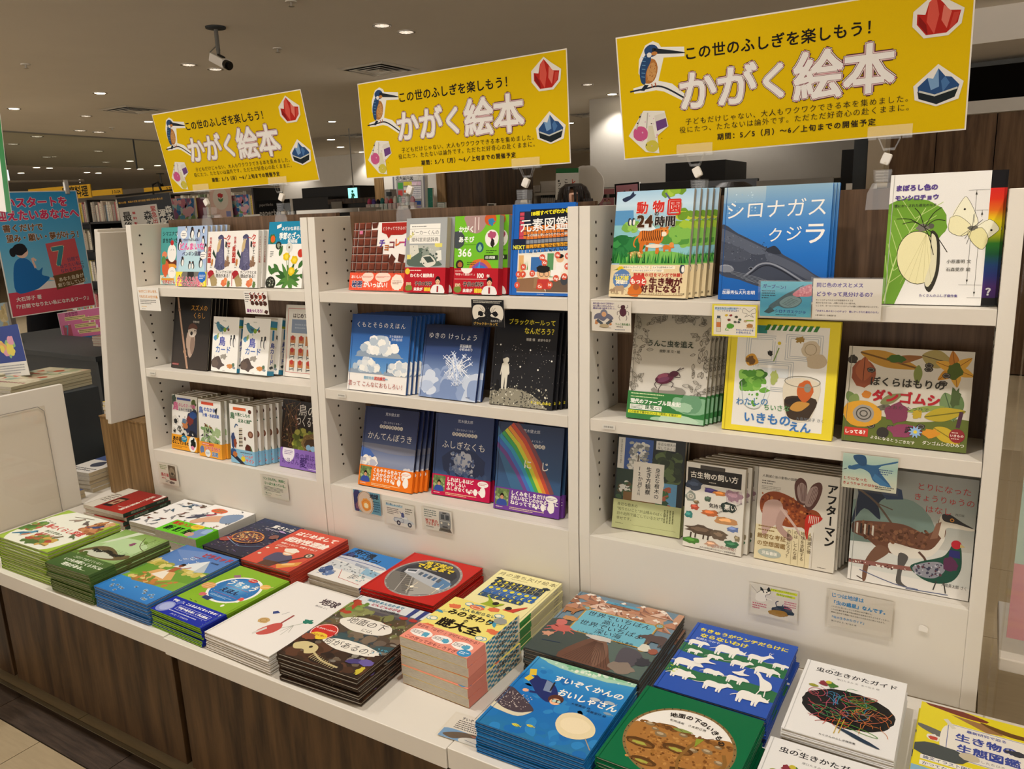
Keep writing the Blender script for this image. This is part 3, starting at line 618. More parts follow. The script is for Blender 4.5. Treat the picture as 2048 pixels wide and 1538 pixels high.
@art
def snow(A):
    A.g(0, 0, 100, 100, ['151d38', '24365e', '3a4f80', '6f86b0', 'b0bfd6', '7e92ba'])
    A.bush(0, 66, 100, 100, 50, 15, ['8fa2c6', 'a9b8d4', '7a8fb8', 'c4cfe0']); A.bush(0, 70, 24, 92, 12, 10, ['d0d9e8', 'b8c6de'])
    for i in range(46):
        a = A.R.uniform(0, 360); r = A.R.uniform(10, 27); x, y = 60+math.cos(rad(a))*r, 56+math.sin(rad(a))*r*.9
        A.s([(60+A.R.uniform(-8, 8), 56+A.R.uniform(-8, 8)), (x, y)], 1.2, A.R.choice(['e9eef6', 'c4d2ea', 'f6f8fb', 'a8bce0'])).s([(x-3, y-2), (x+3, y+2)], .8, 'e6ecf6').s([(x-2, y+3), (x+3, y-3)], .8, 'd4def0')
    A.t('ゆきの けっしょう', 50, 15, 9.4, 'eef0f2', .0, 'c', sp=.1).t('武田康男', 64, 27, 5, 'dfe4ec', .02).t('小杉みのり', 64, 31.5, 4.6, 'dfe4ec', .02).scr(84, 94, 96, 96, 1, '3a4a70')
@art
def blackhole(A):
    A.r(0, 0, 100, 100, '15151a').r(0, 44, 100, 100, '1c1c20').t('ブラックホールって', 22, 11, 8.2, 'e8d93a', .02).t('なんだろう？', 48, 20, 9.5, 'e8d93a', .02).t('嶺重 慎', 52, 29, 4.2, 'd0ccc0', .02).t('倉部今日子', 70, 29, 4, 'd0ccc0', .02)
    A.e(34, 118, 66, 48, '8f8a78').dots(0, 78, 92, 100, 240, 1.1, ['2a2a2c', '4a4840', 'cfcab8', '6e6a5c', '35342f']).dots(4, 34, 98, 76, 80, .45, ['e8e4d8', '9a978c'])
    for x, y in [(94, 50), (46, 58), (74, 60), (12, 36), (60, 40)]: A.e(x, y, 1.2, None, 'f2efe4')
    A.p([(17, 56), (27, 56), (29, 67), (27, 68), (26, 82), (23.5, 82), (22.5, 70), (21, 82), (18, 82), (17, 68)], 'd8d4c4').e(22.5, 51.5, 5, 5.5, 'd8d4c4').p([(16.5, 51), (18, 46), (26, 45.5), (28, 50), (24, 49)], '26262a').s([(17, 58), (15, 68)], 1.5, 'd8d4c4').s([(27, 58), (29, 66)], 1.5, 'd8d4c4').b(12, 82, 4, 5, '0a0a0c', .15).p([(9, 78), (10, 73), (14, 74), (14, 79)], '0a0a0c').t('そこなしのあな', 66, 94, 4.6, 'e0d23a', .04)
def _sora(A, title, bg):
    A.g(0, 0, 100, 100, bg); A.t('荒木健太郎', 52, 7.5, 5.2, 'c9cad0', .01, 'c').t('＼空となかよくなる／', 52, 18, 3.6, 'c4c6d0', .01, 'c')
    for i, ch in enumerate('天気の写真えほん'): A.e(33+i*5.4, 23.5, 2.8, None, 'cfc8bc').t(ch, 33+i*5.4, 23.5, 4, '3a3f5a', .03, 'c')
@art
def kanten(A):
    _sora(A, '', ['1b2244', '212a50', '2c3760', '4e5c84', '8790a8', '6a7aa0', '3f5a92']); A.p([(0, 46), (100, 47), (100, 54), (50, 56), (0, 50)], '75788a')
    A.p([(0, 52), (16, 54), (30, 64), (0, 66)], '3f62a8'); A.bush(2, 66, 30, 74, 22, 6, ['d8d4d0', 'b8b8c4', 'efe8dc']); A.bush(84, 74, 100, 80, 8, 5, ['cfcdd0'])
    A.t('かんてんぼうき', 51, 36, 12, 'e4e0d8', .01, 'c')
@art
def fushigi(A):
    _sora(A, '', ['1d2a55', '22335f', '233462', '2a3f70', '33507e', '2b4170']); A.b(52, 60, 38, 24, '1a2850', .06).b(48, 58, 14, 13, '9aa2b4', .3).b(54, 54, 10, 12, 'b0b4c0', .35).b(46, 66, 16, 7, '7a86a2', .3); A.dots(30, 46, 70, 74, 60, 2.4, ['6a7a9c', 'b4b8c4', '4a5c88'], .3); A.dots(0, 70, 100, 84, 50, 4, ['304a78', '3a5480'], .3)
    A.t('ふしぎなくも', 51, 37, 12.5, 'e4e0d8', .01, 'c')
@art
def niji(A):
    A.sm = False
    _sora(A, '', ['22304f', '2a3f64', '2c4a72', '2f5680', '3f6ea0'])
    A.p([(0, 30), (0, 5), (60, 82), (30, 82)], '36648c')
    cs = ['6a3f86', '3a6ab8', '2f92b4', '3fa050', 'c8c832', 'e08c2c', 'c4482c', '7a4248']
    for i, c in enumerate(cs):
        a = i*4.6; A.s([(-6+a, 22-a*.75), (14+a, 36-a*.65), (34+a, 56-a*.5), (56+a, 84-a*.3)], 5.4, c, 6)
    for ch, y in (('に', 44), ('じ', 44)): pass
    A.t('に　じ', 62, 45, 13, 'e4e0d8', .02, 'c')
def _sband(A, bg, l, c='f4eee6'):
    A.r(0, 0, 100, 100, bg).r(2, 6, 23, 80, '6f8450').dots(2, 8, 22, 60, 26, 2, ['8aa060', '5a7044', 'a4b480']).man(12.5, 52, 17, '3a4f9a', 'd29a76').scr(3, 85, 22, 92, 1, 'e9dccc')
    for i, q in enumerate(l): A.t(q, 26, 18+i*21, 6.6, c, .05)
    A.e(88, 20, 9, 4.6, 'f4efe8').scr(81, 14, 95, 26, 2, bg).b(88, 58, 5, 8, 'f4efe8', .1).b(76, 62, 3.6, 5, 'f4efe8', .1).e(66, 68, 2, None, 'f4efe8').scr(25, 80, 78, 94, 2, 'f0dca8')
@art
def kanten_band(A): _sband(A, 'e8761e', ['くもやそらをみて', 'これからのてんきを', 'よそうできる！'])
@art
def fushigi_band(A): _sband(A, 'c01a4a', ['しればしるほど', 'おもしろい', 'ふしぎなくものしくみ'])
@art
def niji_band(A): _sband(A, '6f3f94', ['しくみをしるだけで', 'きれいなにじのかかるそらに', 'ねらってであえる！'])
@art
def zoo(A):
    A.g(0, 0, 100, 66, ['a8cfe8', 'c8e2f0', '9cc8dc', '74b890', '3f8f4c', '2f7a3a'])
    A.p([(0, 28), (30, 26), (40, 36), (60, 34), (100, 30), (100, 60), (0, 60)], '8cc4cc').p([(0, 18), (24, 18), (26, 32), (0, 32)], '5c98c8').p([(26, 34), (42, 26), (58, 38), (40, 40)], 'e0eef2')
    A.bush(62, -1, 86, 4, 14, 6, ['8fb83a', 'a9c84a', '6f9a30']).s([(64, 3), (78, 16), (90, 24), (100, 28)], 2, '5a5a86').bush(84, 22, 100, 26, 12, 6, ['8fb83a', 'c0cc40', '6f9a30']).bush(80, 30, 100, 36, 14, 6, ['a4c43e', '7aa634']).bush(70, 38, 100, 50, 26, 8, ['6aa84a', '82ba52', '549440'])
    A.p([(83, 10), (86, 14), (85, 21), (83, 21), (82, 14)], 'b87a54').p([(8, 7), (18, 4), (26, 3), (20, 7), (12, 10)], '2b3650').p([(18, 4), (22, 0), (24, 4)], '2b3650')
    A.bush(0, 46, 36, 60, 46, 8, ['2f8044', '3f9a50', '24703a']).bush(14, 32, 30, 38, 10, 6, ['7ab04e', '94c45a']); A.e(60, 70, 50, 18, '7fc05a')
    for x, k in ((20, 0), (25, 0)): A.e(x, 29, 2.4, 5, '3a4450').e(x+1, 29.5, 1.5, 3.6, 'eeeae4')
    A.p([(34, 40), (38, 37.5), (48, 38), (56, 36), (62, 36), (66, 40), (65, 47), (60, 50), (50, 49), (40, 51), (34, 48)], 'd9782e').p([(36, 46), (42, 48), (40, 55), (41, 59), (36, 59), (36, 54)], 'cf6f28').p([(56, 47), (61, 48), (61, 54), (62, 59), (57, 59), (57, 54)], 'd9782e').p([(44, 48), (48, 49), (47, 57), (43.6, 57)], 'b85f22').s([(34, 42), (29, 46), (28, 51), (31, 53)], 2, 'd9782e', 1.2); A.e(66, 39, 6, 5.6, 'e08a3c').e(66, 41, 3.6, 3, 'f2e6d0').e(63.6, 38, .8, None, '1a1410').e(68.4, 38, .8, None, '1a1410').e(62, 35, 1.8, None, 'c86a28').e(70, 35, 1.8, None, 'c86a28')
    for i in range(11): A.s([(38+i*2.4, 37.5), (39+i*2.4, 42), (38+i*2.4, 47)], .9, '3a2418')
    A.e(55, 52, 11, 2.4, 'ece0cc'); A.beast(72, 54, 12, 'd9782e'); A.e(77, 51, 3, None, 'e0924a').b(30, 60, 10, 5, 'c8a058', .2).dots(22, 57, 38, 63, 18, 1, ['7a5028', 'e6cf90'])
    A.grass(0, 100, 68, 12, 110, ['1f6a30', '2f8a3c', '145224', '57a84a'], 2)
    for i, ch in enumerate('動物園'): A.t(ch, 28+i*21, 16, 15.5, 'd0342c', .05, o='f4efe8', ow=.05, rot=[2, -3, 0][i])
    A.fr(69, 9.6, 84, 23, 2, 'd0342c').t('の', 52, 22, 6, '2a2420', .05, o='f4efe8').t('24', 30, 28.5, 20, '4a2e1c', .07, o='f4efe8', ow=.05).t('時間', 53, 29.5, 13.5, '1e1a18', .06, o='f4efe8', ow=.05)
@art
def zoo_band(A):
    A.r(0, 0, 100, 100, 'e2cfa4').p([(3, 18), (14, 6), (20, 12), (10, 16)], '7a8a2c').b(14, 14, 5, 3.6, 'e0c020', .3)
    for x0, x1, y, s in [(17, 52, 8, '動物のうんちってどうしてる？'), (54, 84, 8, 'カメでも肩甲骨あるの？'), (28, 70, 18, 'コウモリのえさがバナナって本当？')]: A.r(x0, y-4.5, x1, y+4.5, 'f4ecd4').t(s, (x0+x1)/2, y, 2.5, '2a2a48', .02, 'c')
    A.e(93, 12, 3.4, 6, '3a4450').e(94, 13, 2, 4, 'f0ece0').b(16, 44, 12, 12, '5c7fb0', .05, n=30).t('日本・イギリスで', 16, 32, 2.7, 'f4ecd4', .04, 'c').t('25万部', 16, 42, 6, 'efe04a', .07, 'c').t('突破!!!', 16, 54, 5.6, 'f4ecd4', .07, 'c')
    A.t('飼育員の1日をマンガで体験！', 31, 31, 4.9, 'c0342c', .05).b(38, 51, 11, 8, 'd0483c', .04).t('もっと', 38, 51, 7, 'f8efe0', .07, 'c').t('生き物が', 52, 52, 10.6, '5a2020', .07).t('好きになる！', 42, 74, 9.4, '5a2020', .07).t('ケン・クック ステイシー・トーマス 竹内薫', 44, 88, 2.9, '5a4a34', .0)
    A.beast(14, 78, 13, 'b09678', fat=.42, leg=.4, f=-1, horn=3).beast(5, 82, 7, 'a08668', fat=.4, f=-1).b(34, 80, 9, 8, 'd0702a', .12).e(36, 68, 4, 4, 'a85a34').s([(22, 92), (96, 92)], .6, '8a6a48').scr(3, 88, 20, 91, 1, '8a7a5a')
@art
def whale(A):
    A.g(0, 0, 100, 100, ['8fb4cc', '5f96cc', '3a80cc', '2270c4', '1862b4', '1458a8']).g(0, 0, 40, 14, ['b4c8d0', '88b0d0']); A.dots(2, 2, 34, 24, 26, .8, ['c4dce8', '90b8dc'])
    A.p([(-2, 34), (16, 41), (34, 49), (50, 56), (54, 55), (60, 60), (74, 67), (88, 76), (101, 84), (101, 97), (80, 94), (60, 91), (40, 88), (20, 82), (-2, 74)], '3f4656')
    A.p([(-2, 36), (16, 43), (34, 51), (46, 57), (36, 60), (20, 56), (-2, 46)], '596172').p([(-2, 48), (14, 52), (30, 60), (20, 66), (-2, 62)], '4a5161').p([(44, 58), (58, 62), (76, 70), (92, 80), (98, 88), (80, 80), (60, 70), (46, 65)], '555c6c')
    A.p([(43, 56), (49, 52.5), (53, 53), (58, 59), (50, 59)], '2e3442').s([(24, 79), (31, 74), (38, 68.5), (48, 67.5), (60, 72), (76, 81), (92, 90)], 1.5, '8d939f').s([(26, 80), (33, 75), (40, 70.5), (48, 69.5), (60, 74), (74, 82), (90, 91)], 1.1, '1f2430')
    for i in range(11): A.s([(2+i*2.4, 73+i*.9), (20+i*2.6, 76+i*1.1), (38+i*3, 80+i*1.1), (58+i*3, 86+i*.9)], .4, ['7d8592', '2c313e'][i % 2])
    A.e(30.5, 72, 1.1, .8, '0c0e14').ring(30.5, 72, 2, 1.4, .4, '7a8290').b(6, 72, 8, 4, '7c828e', .12).s([(-1, 70), (8, 69), (13, 72)], .5, 'a4aab4').dots(0, 42, 50, 66, 90, .45, ['6e7686', '2f3442', '7c8494'])
    A.t('シロナガス', 2, 21, 19, 'f4f3ee', .015, sl=.05, rot=-1).t('ク', 44, 43, 15, 'f4f3ee', .015).t('ジ', 60, 42, 16, 'f4f3ee', .015).t('ラ', 76, 42, 22, 'f4f3ee', .02)
    A.t('加藤秀弘', 4, 93.5, 4, 'e9eef4', .02).t('大片忠明', 20, 93.5, 4, 'e9eef4', .02).scr(5, 90.4, 12, 91.4, 1, 'd0dcec').scr(21, 90.4, 28, 91.4, 1, 'd0dcec')
@art
def butterfly(A):
    A.r(0, 0, 100, 100, 'eae8e2'); A.g(88.5, 0, 100, 100, ['17171a', '17171a']); A.g(88.5, 13, 100, 94, ['d02826', 'd8341f', 'dc6a1e', 'e8d41c', 'c8cc1c', '2f7a28', '1c5c3a', '20447a', '2a3478', '4a2a6a', '3a205a']).r(88.5, 94, 100, 100, '141416')
    A.b(20, 38, 34, 26, '6d9c34', .03, n=40).p([(0, 30), (34, 40), (20, 80), (0, 100)], '75a43a').p([(0, 60), (26, 70), (12, 100), (0, 100)], '6d9c34')
    A.s([(2, 98), (12, 60), (34, 26)], 1.4, 'c4d88c', .6)
    for i in range(6): A.s([(5+i*4, 84-i*10), (24+i*5, 72-i*10)], .7, 'b4cc7a').s([(5+i*4, 84-i*10), (0+i*2, 62-i*9)], .7, 'b4cc7a')
    A.e(30, 64, 19, 27, '2a2820', -8, 34).e(30, 64, 18.4, 26.4, 'e9e2b0', -8, 34).p([(40, 44), (48, 50), (50, 74), (44, 90), (38, 84), (42, 66)], '35332a').p([(41, 46), (46, 52), (47, 74), (42, 86), (38, 82), (42, 66)], 'ded9b8')
    for u in range(5): A.s([(36, 46), (16+u*7, 84)], .25, 'c4bc86')
    A.b(33, 41, 6, 3.4, '77746a', .25).e(40, 40, 2.6, None, '5a584e')
    for x, y in [(8, 34), (14, 38), (24, 26), (48, 26), (52, 36), (44, 62), (56, 60)]: A.s([(34, 41), ((34+x)/2, (41+y)/2-3), (x, y)], .7, '2a2820')
    for q, c in (([(58, 33), (66, 20), (70, 20), (78, 32), (80, 40), (70, 42)], 'efecd0'), ([(56, 34), (64, 33), (76, 42), (68, 48), (56, 44)], 'ebe5b8'), ([(80, 41), (90, 36), (98, 42), (96, 46), (84, 52)], 'efecd0'), ([(76, 44), (84, 42), (90, 50), (86, 58), (78, 54), (72, 46)], 'e6dfa6')): A.p(q, c).s(q+[q[0]], .35, '3a3830')
    A.e(68, 28, 1, None, '202018').e(92, 44, 1, None, '202018').b(76, 42, 4, 2.4, '6a675c', .3)
    for x, y in [(70, 50), (66, 48), (72, 54), (84, 36), (76, 32)]: A.s([(76, 42), (x, y)], .4, '33312a')
    for x, y0, y1 in [(77, 14, 38), (75, 50, 84), (83, 29, 34), (82, 56, 93)]: A.s([(x, y0), (x, y1)], .25, '44423a')
    for x, y, d in [(77, 15, 1), (75, 83, -1), (83, 30, 1), (82, 92, -1)]: A.p([(x-.9, y+2.4*d), (x+.9, y+2.4*d), (x, y)], '33312a')
    for x0, x1, y in [(70, 88, 14), (78, 88, 29), (68, 88, 84.5), (76, 88, 94)]: A.s([(x0, y), (x1, y)], .25, '44423a')
    A.t('まぼろし色の', 5, 10.5, 6.4, '5b468c', .1).t('モンシロチョウ', 5, 18, 5.7, '5b468c', .1).t('翅にかくされた進化のなぞ', 5, 24, 3.2, '3a3a30', .03).t('小原嘉明 文', 56, 67, 4, '5a5850', .02).t('石森愛彦 絵', 56, 73, 4, '5a5850', .02).t('たくさんのふしぎ傑作集', 34, 93, 3.1, '4f3f86', .03).t('？', 91.4, 89.5, 9, 'dcd9e0', .06)
@art
def unko(A):
    A.g(0, 0, 100, 100, ['a39c8c', 'b0a998', 'c4beb0', 'd8d4ca', 'dcd8ce'])
    for x0, x1, y0, y1, n in [(0, 20, 2, 44, 30), (80, 100, 2, 60, 34), (20, 80, 1, 7, 24), (0, 16, 56, 74, 12), (78, 100, 60, 76, 14)]:
        for i in range(n):
            x, y, a = A.R.uniform(x0, x1), A.R.uniform(y0, y1), A.R.uniform(0, 360); k = A.R.uniform(6, 11)
            q = [(x+math.cos(rad(a))*k*t-math.sin(rad(a))*k*v, y+(math.sin(rad(a))*k*t+math.cos(rad(a))*k*v)*A.ar) for t, v in ((0, 0), (.4, .22), (1, 0), (.4, -.22), (0, 0))]
            A.s(q, .45, '5c564a'); A.s([q[0], q[2]], .3, '6c665a')
    A.t('うんこ虫を追え', 50, 27.5, 8.6, '3c4438', .04, 'c').t('舘野 鴻 文・絵', 50, 34.5, 4, '4a4a42', .02, 'c').b(52, 71, 22, 6, '8f8a80', .06).b(48, 69, 14, 3, 'c0bab0', .06)
    A.b(46, 60, 12, 6.6, '5a2438', .05, -16).b(44, 58, 7, 3, '8a4a5c', .1, -16).b(58, 55, 6, 3.6, '4a2230', .08, -14).e(45, 61, 8, 3, '74405a', -18)
    for q in [[(38, 62), (34, 66), (38, 70)], [(44, 65), (40, 70), (40, 74)], [(52, 62), (58, 64), (56, 68)], [(58, 58), (66, 58), (64, 54)], [(60, 53), (66, 49)], [(62, 52), (70, 49)]]: A.s(q, .9, '3a2a2c')
@art
def unko_band(A):
    A.r(0, 0, 100, 100, '3c7c44').p([(38, 100), (36, 88), (60, 84), (100, 82), (100, 100)], '9cc0a0').b(68, 92, 26, 6, 'b4d0b4', .12)
    A.p([(62, 10), (80, 14), (100, 10), (100, 60), (74, 66), (60, 36)], '84b08c').b(82, 28, 14, 13, '6c9a76', .1).b(72, 44, 14, 6, 'a0c4a4', .15)
    A.scr(4, 4, 56, 12, 1, 'd8e8b0').scr(4, 16, 44, 23, 1, 'd8e8b0').t('現代のファーブル昆虫記', 4, 36, 6, 'f2f4ea', .06).r(4, 48, 46, 66, 'e6eade').scr(5, 50, 22, 64, 3, '4a5a48').t('昆虫', 24, 55, 6, '3c6a44', .05).t('にて、', 37, 57, 4, '2c3a2c', .03).r(2, 70, 72, 81, 'd8dc3c').t('この絵本で描かれている「発見」を展示！', 3, 75.5, 3.5, '2c3a1c', .03)
@art
def yellow(A):
    A.r(0, 0, 100, 100, 'e4d02c').r(9, 5, 91, 95, 'e6e3da').p([(9, 5), (36, 5), (36, 12), (9, 12)], '3f8c84')
    for i in range(9): A.p([(36+i*5.4, 4), (39.4+i*5.4, 4), (37+i*5.4, 9), (33.6+i*5.4, 9)], '3a7a34')
    def tub(x0, y0, x1, y1):
        for d in (0, 2, 4): A.fr(x0+d, y0+d*.8, x1-d, y1-d*.8, .5, 'a9b0b4')
    tub(18, 14, 46, 38); tub(54, 12, 86, 34); tub(26, 36, 62, 62); A.r(30, 42, 58, 50, 'd4d8d8')
    A.leaf(18, 34, 13, 12, 20, 'c8922c').b(23, 36, 4, 4, '6a4a1c', .3).s([(44, 36), (48, 24)], 1, '6f8c34').b(48, 18, 5, 5, 'e8e4da', .4).e(48, 20, 1.6, None, 'd0b828').b(40, 29, 2.6, 2.4, '26241e', .3).b(66, 16, 4, 3, '9a7a34', .3).b(76, 24, 8, 8, 'c8b89c', .06).ring(76, 24, 5, 5, .6, '9a8a6c').b(82, 34, 9, 7, 'c0ae90', .1)
    A.e(28, 60, 15, 20, 'dfe2dc').bush(16, 46, 38, 62, 40, 4.6, ['4f8a2c', '6ba83c', '3a6c20', '86bc50']).s([(16, 56), (20, 76), (34, 78), (40, 58)], .6, '9aa4a0').dots(20, 66, 34, 76, 8, 1.6, ['5a9a34']).b(46, 50, 4, 6, 'a8b464', .3)
    A.p([(56, 52), (86, 52), (82, 80), (76, 86), (64, 86), (58, 80)], 'd9cfb8').p([(58, 66), (84, 66), (81, 80), (76, 85), (64, 85), (59, 80)], '3c2c1c').b(66, 70, 8, 4, '2a2018', .2).leaf(62, 76, 18, 9, -20, 'c08c3c').b(74, 60, 7, 10, 'c45f26', .08).e(76, 57, 3, 4, '8c8c80').ring(71, 52, 15.5, 5, .7, '8a8674')
    A.t('わたしの', 12, 74, 7.6, '4a7cac', .03, rot=-4).t('ちいさな', 38, 77, 6, '4a8c50', .02, rot=-2).t('いきもの', 20, 87, 11, '3a74b4', .04).t('えん', 62, 91.5, 10, '3a74b4', .04).t('大島加奈子 さく', 68, 84, 3.4, '6a7078', .01)
@art
def dango(A):
    A.r(0, 0, 100, 100, 'c9c2b2').p([(0, 74), (20, 70), (60, 74), (100, 68), (100, 100), (0, 100)], '5f6a2c')
    A.leaf(10, 6, 50, 14, 14, 'b08434', '6a4a20').leaf(34, 14, 28, 7, -12, '8a5a30').b(40, 11, 8, 3.6, '3f5c26', .15).leaf(60, 6, 26, 16, 14, '9c8c54', '5a4a2c').leaf(58, 16, 18, 7, 90, '7a8444')
    for a in range(0, 360, 60): A.leaf(86, 18, 16, 8, a+20, A.R.choice(['c0862a', 'b4742a', 'cc9a38']), '7a4a1c')
    A.b(86, 20, 6, 7, '4a5a20', .15).b(14, 28, 10, 13, '8c4a30', .06).leaf(14, 36, 22, 14, -90, 'a05a38', '5a2c1c').b(4, 14, 4, 4, '3a342c', .15)
    for x, y in [(20, 24), (66, 20), (80, 25), (78, 33), (64, 78), (24, 82), (40, 82), (66, 16)]: A.b(x, y, 3.4, 2.4, '38322c', .12).ring(x, y, 2.2, 1.5, .5, '7a7468')
    A.leaf(2, 48, 14, 8, 60, '6a8048').leaf(10, 50, 14, 9, 110, '7a8c50').b(18, 50, 4, 3.6, 'c0782c', .1).leaf(80, 42, 26, 14, 70, '72885a', '44583a').leaf(92, 44, 22, 10, 100, '5f7848').b(88, 46, 4, 8, '4a5a34', .3)
    A.b(16, 70, 17, 12, 'd29a2e', .07).b(17, 70, 9, 8, '9a948a', .04).ring(17, 70, 6, 5.4, 1, '4a463e').ring(17, 70, 3, 2.6, 1, '4a463e').b(34, 62, 6, 3, '6a6456', .2).leaf(30, 58, 20, 8, -30, '7a7c50')
    A.b(44, 66, 9, 9, '7c3a52', .2).b(50, 84, 12, 6, '8a3f5c', .2).leaf(52, 64, 30, 5, -14, '84964a').b(60, 66, 4, 4, 'b89c2c', .3).leaf(66, 68, 32, 12, -14, 'b09c2c', '6a6420').leaf(74, 78, 24, 12, 30, 'c0a42c', '7a6a20').b(72, 84, 7, 4, 'd08c28', .2).dots(52, 80, 66, 88, 20, 1.2, ['2c241c', '5a2c40']).s([(94, 60), (92, 76)], 3, '4a2c3c').e(34, 88, 5, 5, '34302a')
    for i in range(10): A.leaf(60, 84, 5.5, 2, i*36, '8fb0d4')
    A.e(60, 84, 1.5, None, 'e0c83c')
    A.t('ぼくらはもりの', 50, 35.5, 8.6, '343028', .04, 'c').t('ダンゴムシ', 50, 50.5, 11, 'a8242c', .07, 'c', rot=1).t('まつおか たつひで', 50, 61, 4, '4a463c', .01, 'c', sp=.15)
    A.r(2, 85.5, 22, 94, 'c43a2c').t('しってる？', 12, 89.8, 3.9, 'f4efe4', .06, 'c').t('よるになると', 24, 93.5, 3.3, 'f0ecdc', .02, rot=3).t('うごきだす', 44, 95.4, 3.3, 'f0ecdc', .02).t('ダンゴムシのひみつ', 66, 94, 3.6, 'f0ecdc', .02, rot=-1).e(92, 84, 6, 6, '8a2a2c').t('いきもの', 92, 84, 2.6, 'f0e4d8', .04, 'c').scr(88, 80, 96, 82, 1, 'e0c8b8').scr(88, 86, 96, 88, 1, 'e0c8b8')
@art
def tree(A):
    A.r(0, 0, 100, 100, '1f2220').r(12, 3, 54, 44, '3a5796').r(58, 3, 86, 12, 'dedbd0').t('身近な樹木の', 60, 6, 4.4, '33332c', .0).t('探してみよう', 60, 10, 4.4, '33332c', .0)
    A.bush(20, 8, 46, 38, 110, 3.4, ['cfcdc4', 'a8a89c', 'dcdad0', '7a7c7c']).s([(32, 40), (33, 20)], 1.6, '5a4a3c').bush(60, 16, 92, 44, 80, 7, ['46542c', '343f22', '58683a', '2a341c'])
    A.r(2, 3, 12, 36, 'd8d4c8').t('まずは花を咲かせる樹木', 7, 5, 3.2, '3a3a32', .0, v=True)
    A.r(2, 36, 30, 70, '2a3a2a').bush(4, 50, 30, 66, 30, 4, ['3f5a34', 'd8d6cc', '5a4a2c']).r(60, 46, 92, 72, '5f94b8').bush(60, 52, 80, 74, 30, 5, ['3f6a3c', 'a85a3c', '2f4c30']).r(14, 60, 62, 74, '7a5a2c')
    A.b(50, 48, 23, 26, 'e6e0d2', .03).r(27, 27, 72, 68, 'e6e0d2')
    A.t('身近な樹木の', 63, 31, 7.4, '2a2a28', .02, v=True).t('生き方観察', 50, 31, 8, '2a2a28', .03, v=True).t('12か月', 38, 31, 7.4, '2a2a28', .02, v=True).t('鈴木純', 37, 52, 4.6, '2a2a28', .0, v=True)
@art
def tree_band(A):
    A.r(0, 0, 100, 100, 'bcc08c').t('身近な樹木の', 6, 16, 5.2, '3a3c28', -.005).t('"知りたいこと"が山積みのぼくは、', 6, 32, 5, '3a3c28', -.005).t('日々近所で過ごしているだけで', 6, 48, 5, '3a3c28', -.005).t('幸せです。', 6, 64, 5.2, '3a3c28', -.005).s([(30, 82), (94, 82)], .3, '6a6c48').scr(5, 80, 20, 84, 1, '55573a')
    for i in range(4):
        for j in range(9): A.r(76+i*4, 14+j*5, 78+i*4, 17.5+j*5, '6a6c48')
@art
def kosei(A):
    A.r(0, 0, 100, 100, 'ded9cc').r(3, 6, 94, 24, '26221f').r(24, 2, 66, 6.4, '4a443c').t('古生物の飼い方', 48, 14, 11.6, 'efe9dc', .03, 'c').scr(40, 19.6, 60, 22, 1, 'b8b0a0')
    L = [(14, 26, 15, 9, '3c4658'), (10, 40, 10, 9, '8a9084'), (44, 30, 12, 5, '4a3c70'), (60, 32, 12, 4, 'c0783c'), (82, 32, 14, 9, '9a7a80'), (18, 52, 8, 5, 'b0503c'), (8, 62, 7, 6, '3f8078'), (44, 56, 14, 6, 'b8683c'), (72, 62, 18, 7, 'c08c5c'), (84, 70, 10, 5, '6a7ca8'), (30, 78, 26, 8, '5c4c3e'), (62, 80, 14, 8, '6a5a4a'), (14, 92, 14, 6, '4c7c34'), (50, 92, 12, 5, 'c0987c'), (84, 88, 12, 6, '3c6c4c'), (92, 80, 5, 5, '8c8064'), (74, 46, 14, 9, '303a34'), (20, 46, 5, 3, '7c6a4c'), (40, 40, 6, 5, '4a5c4c')]
    for x, y, a, b_, c in L: A.b(x, y, a, b_, c, .22).b(x-1, y-1, a*.55, b_*.4, '%02x%02x%02x' % tuple(min(255, int(int(c[i:i+2], 16)*1.35)) for i in (0, 2, 4)), .25)
    for i in range(12): A.s([(70+i*2.2, 26), (72+i*2.2, 40)], .7, 'b08ca0')
    for x in (14, 22, 36, 44): A.s([(x, 82), (x-1, 88)], 2.6, '4c3e32')
    A.b(10, 40, 6, 5, 'c9c4b4', .05).ring(10, 40, 3, 3, .8, '5a5c50')
    A.t('気持ち', 42, 47, 8, '3a3430', .02).t('悪い!!', 68, 46, 10, 'efe9dc', .03).t('古生物とともに暮らすための本', 56, 55, 3.4, '2a2622', .0, rot=-30).t('5億年前の神秘！', 50, 93.4, 6, '8a3a2c', .0, o='ded9cc').t('太古の生物の魅力をひもとく空想飼育図鑑', 30, 97.6, 3.2, '3a342c', .01)
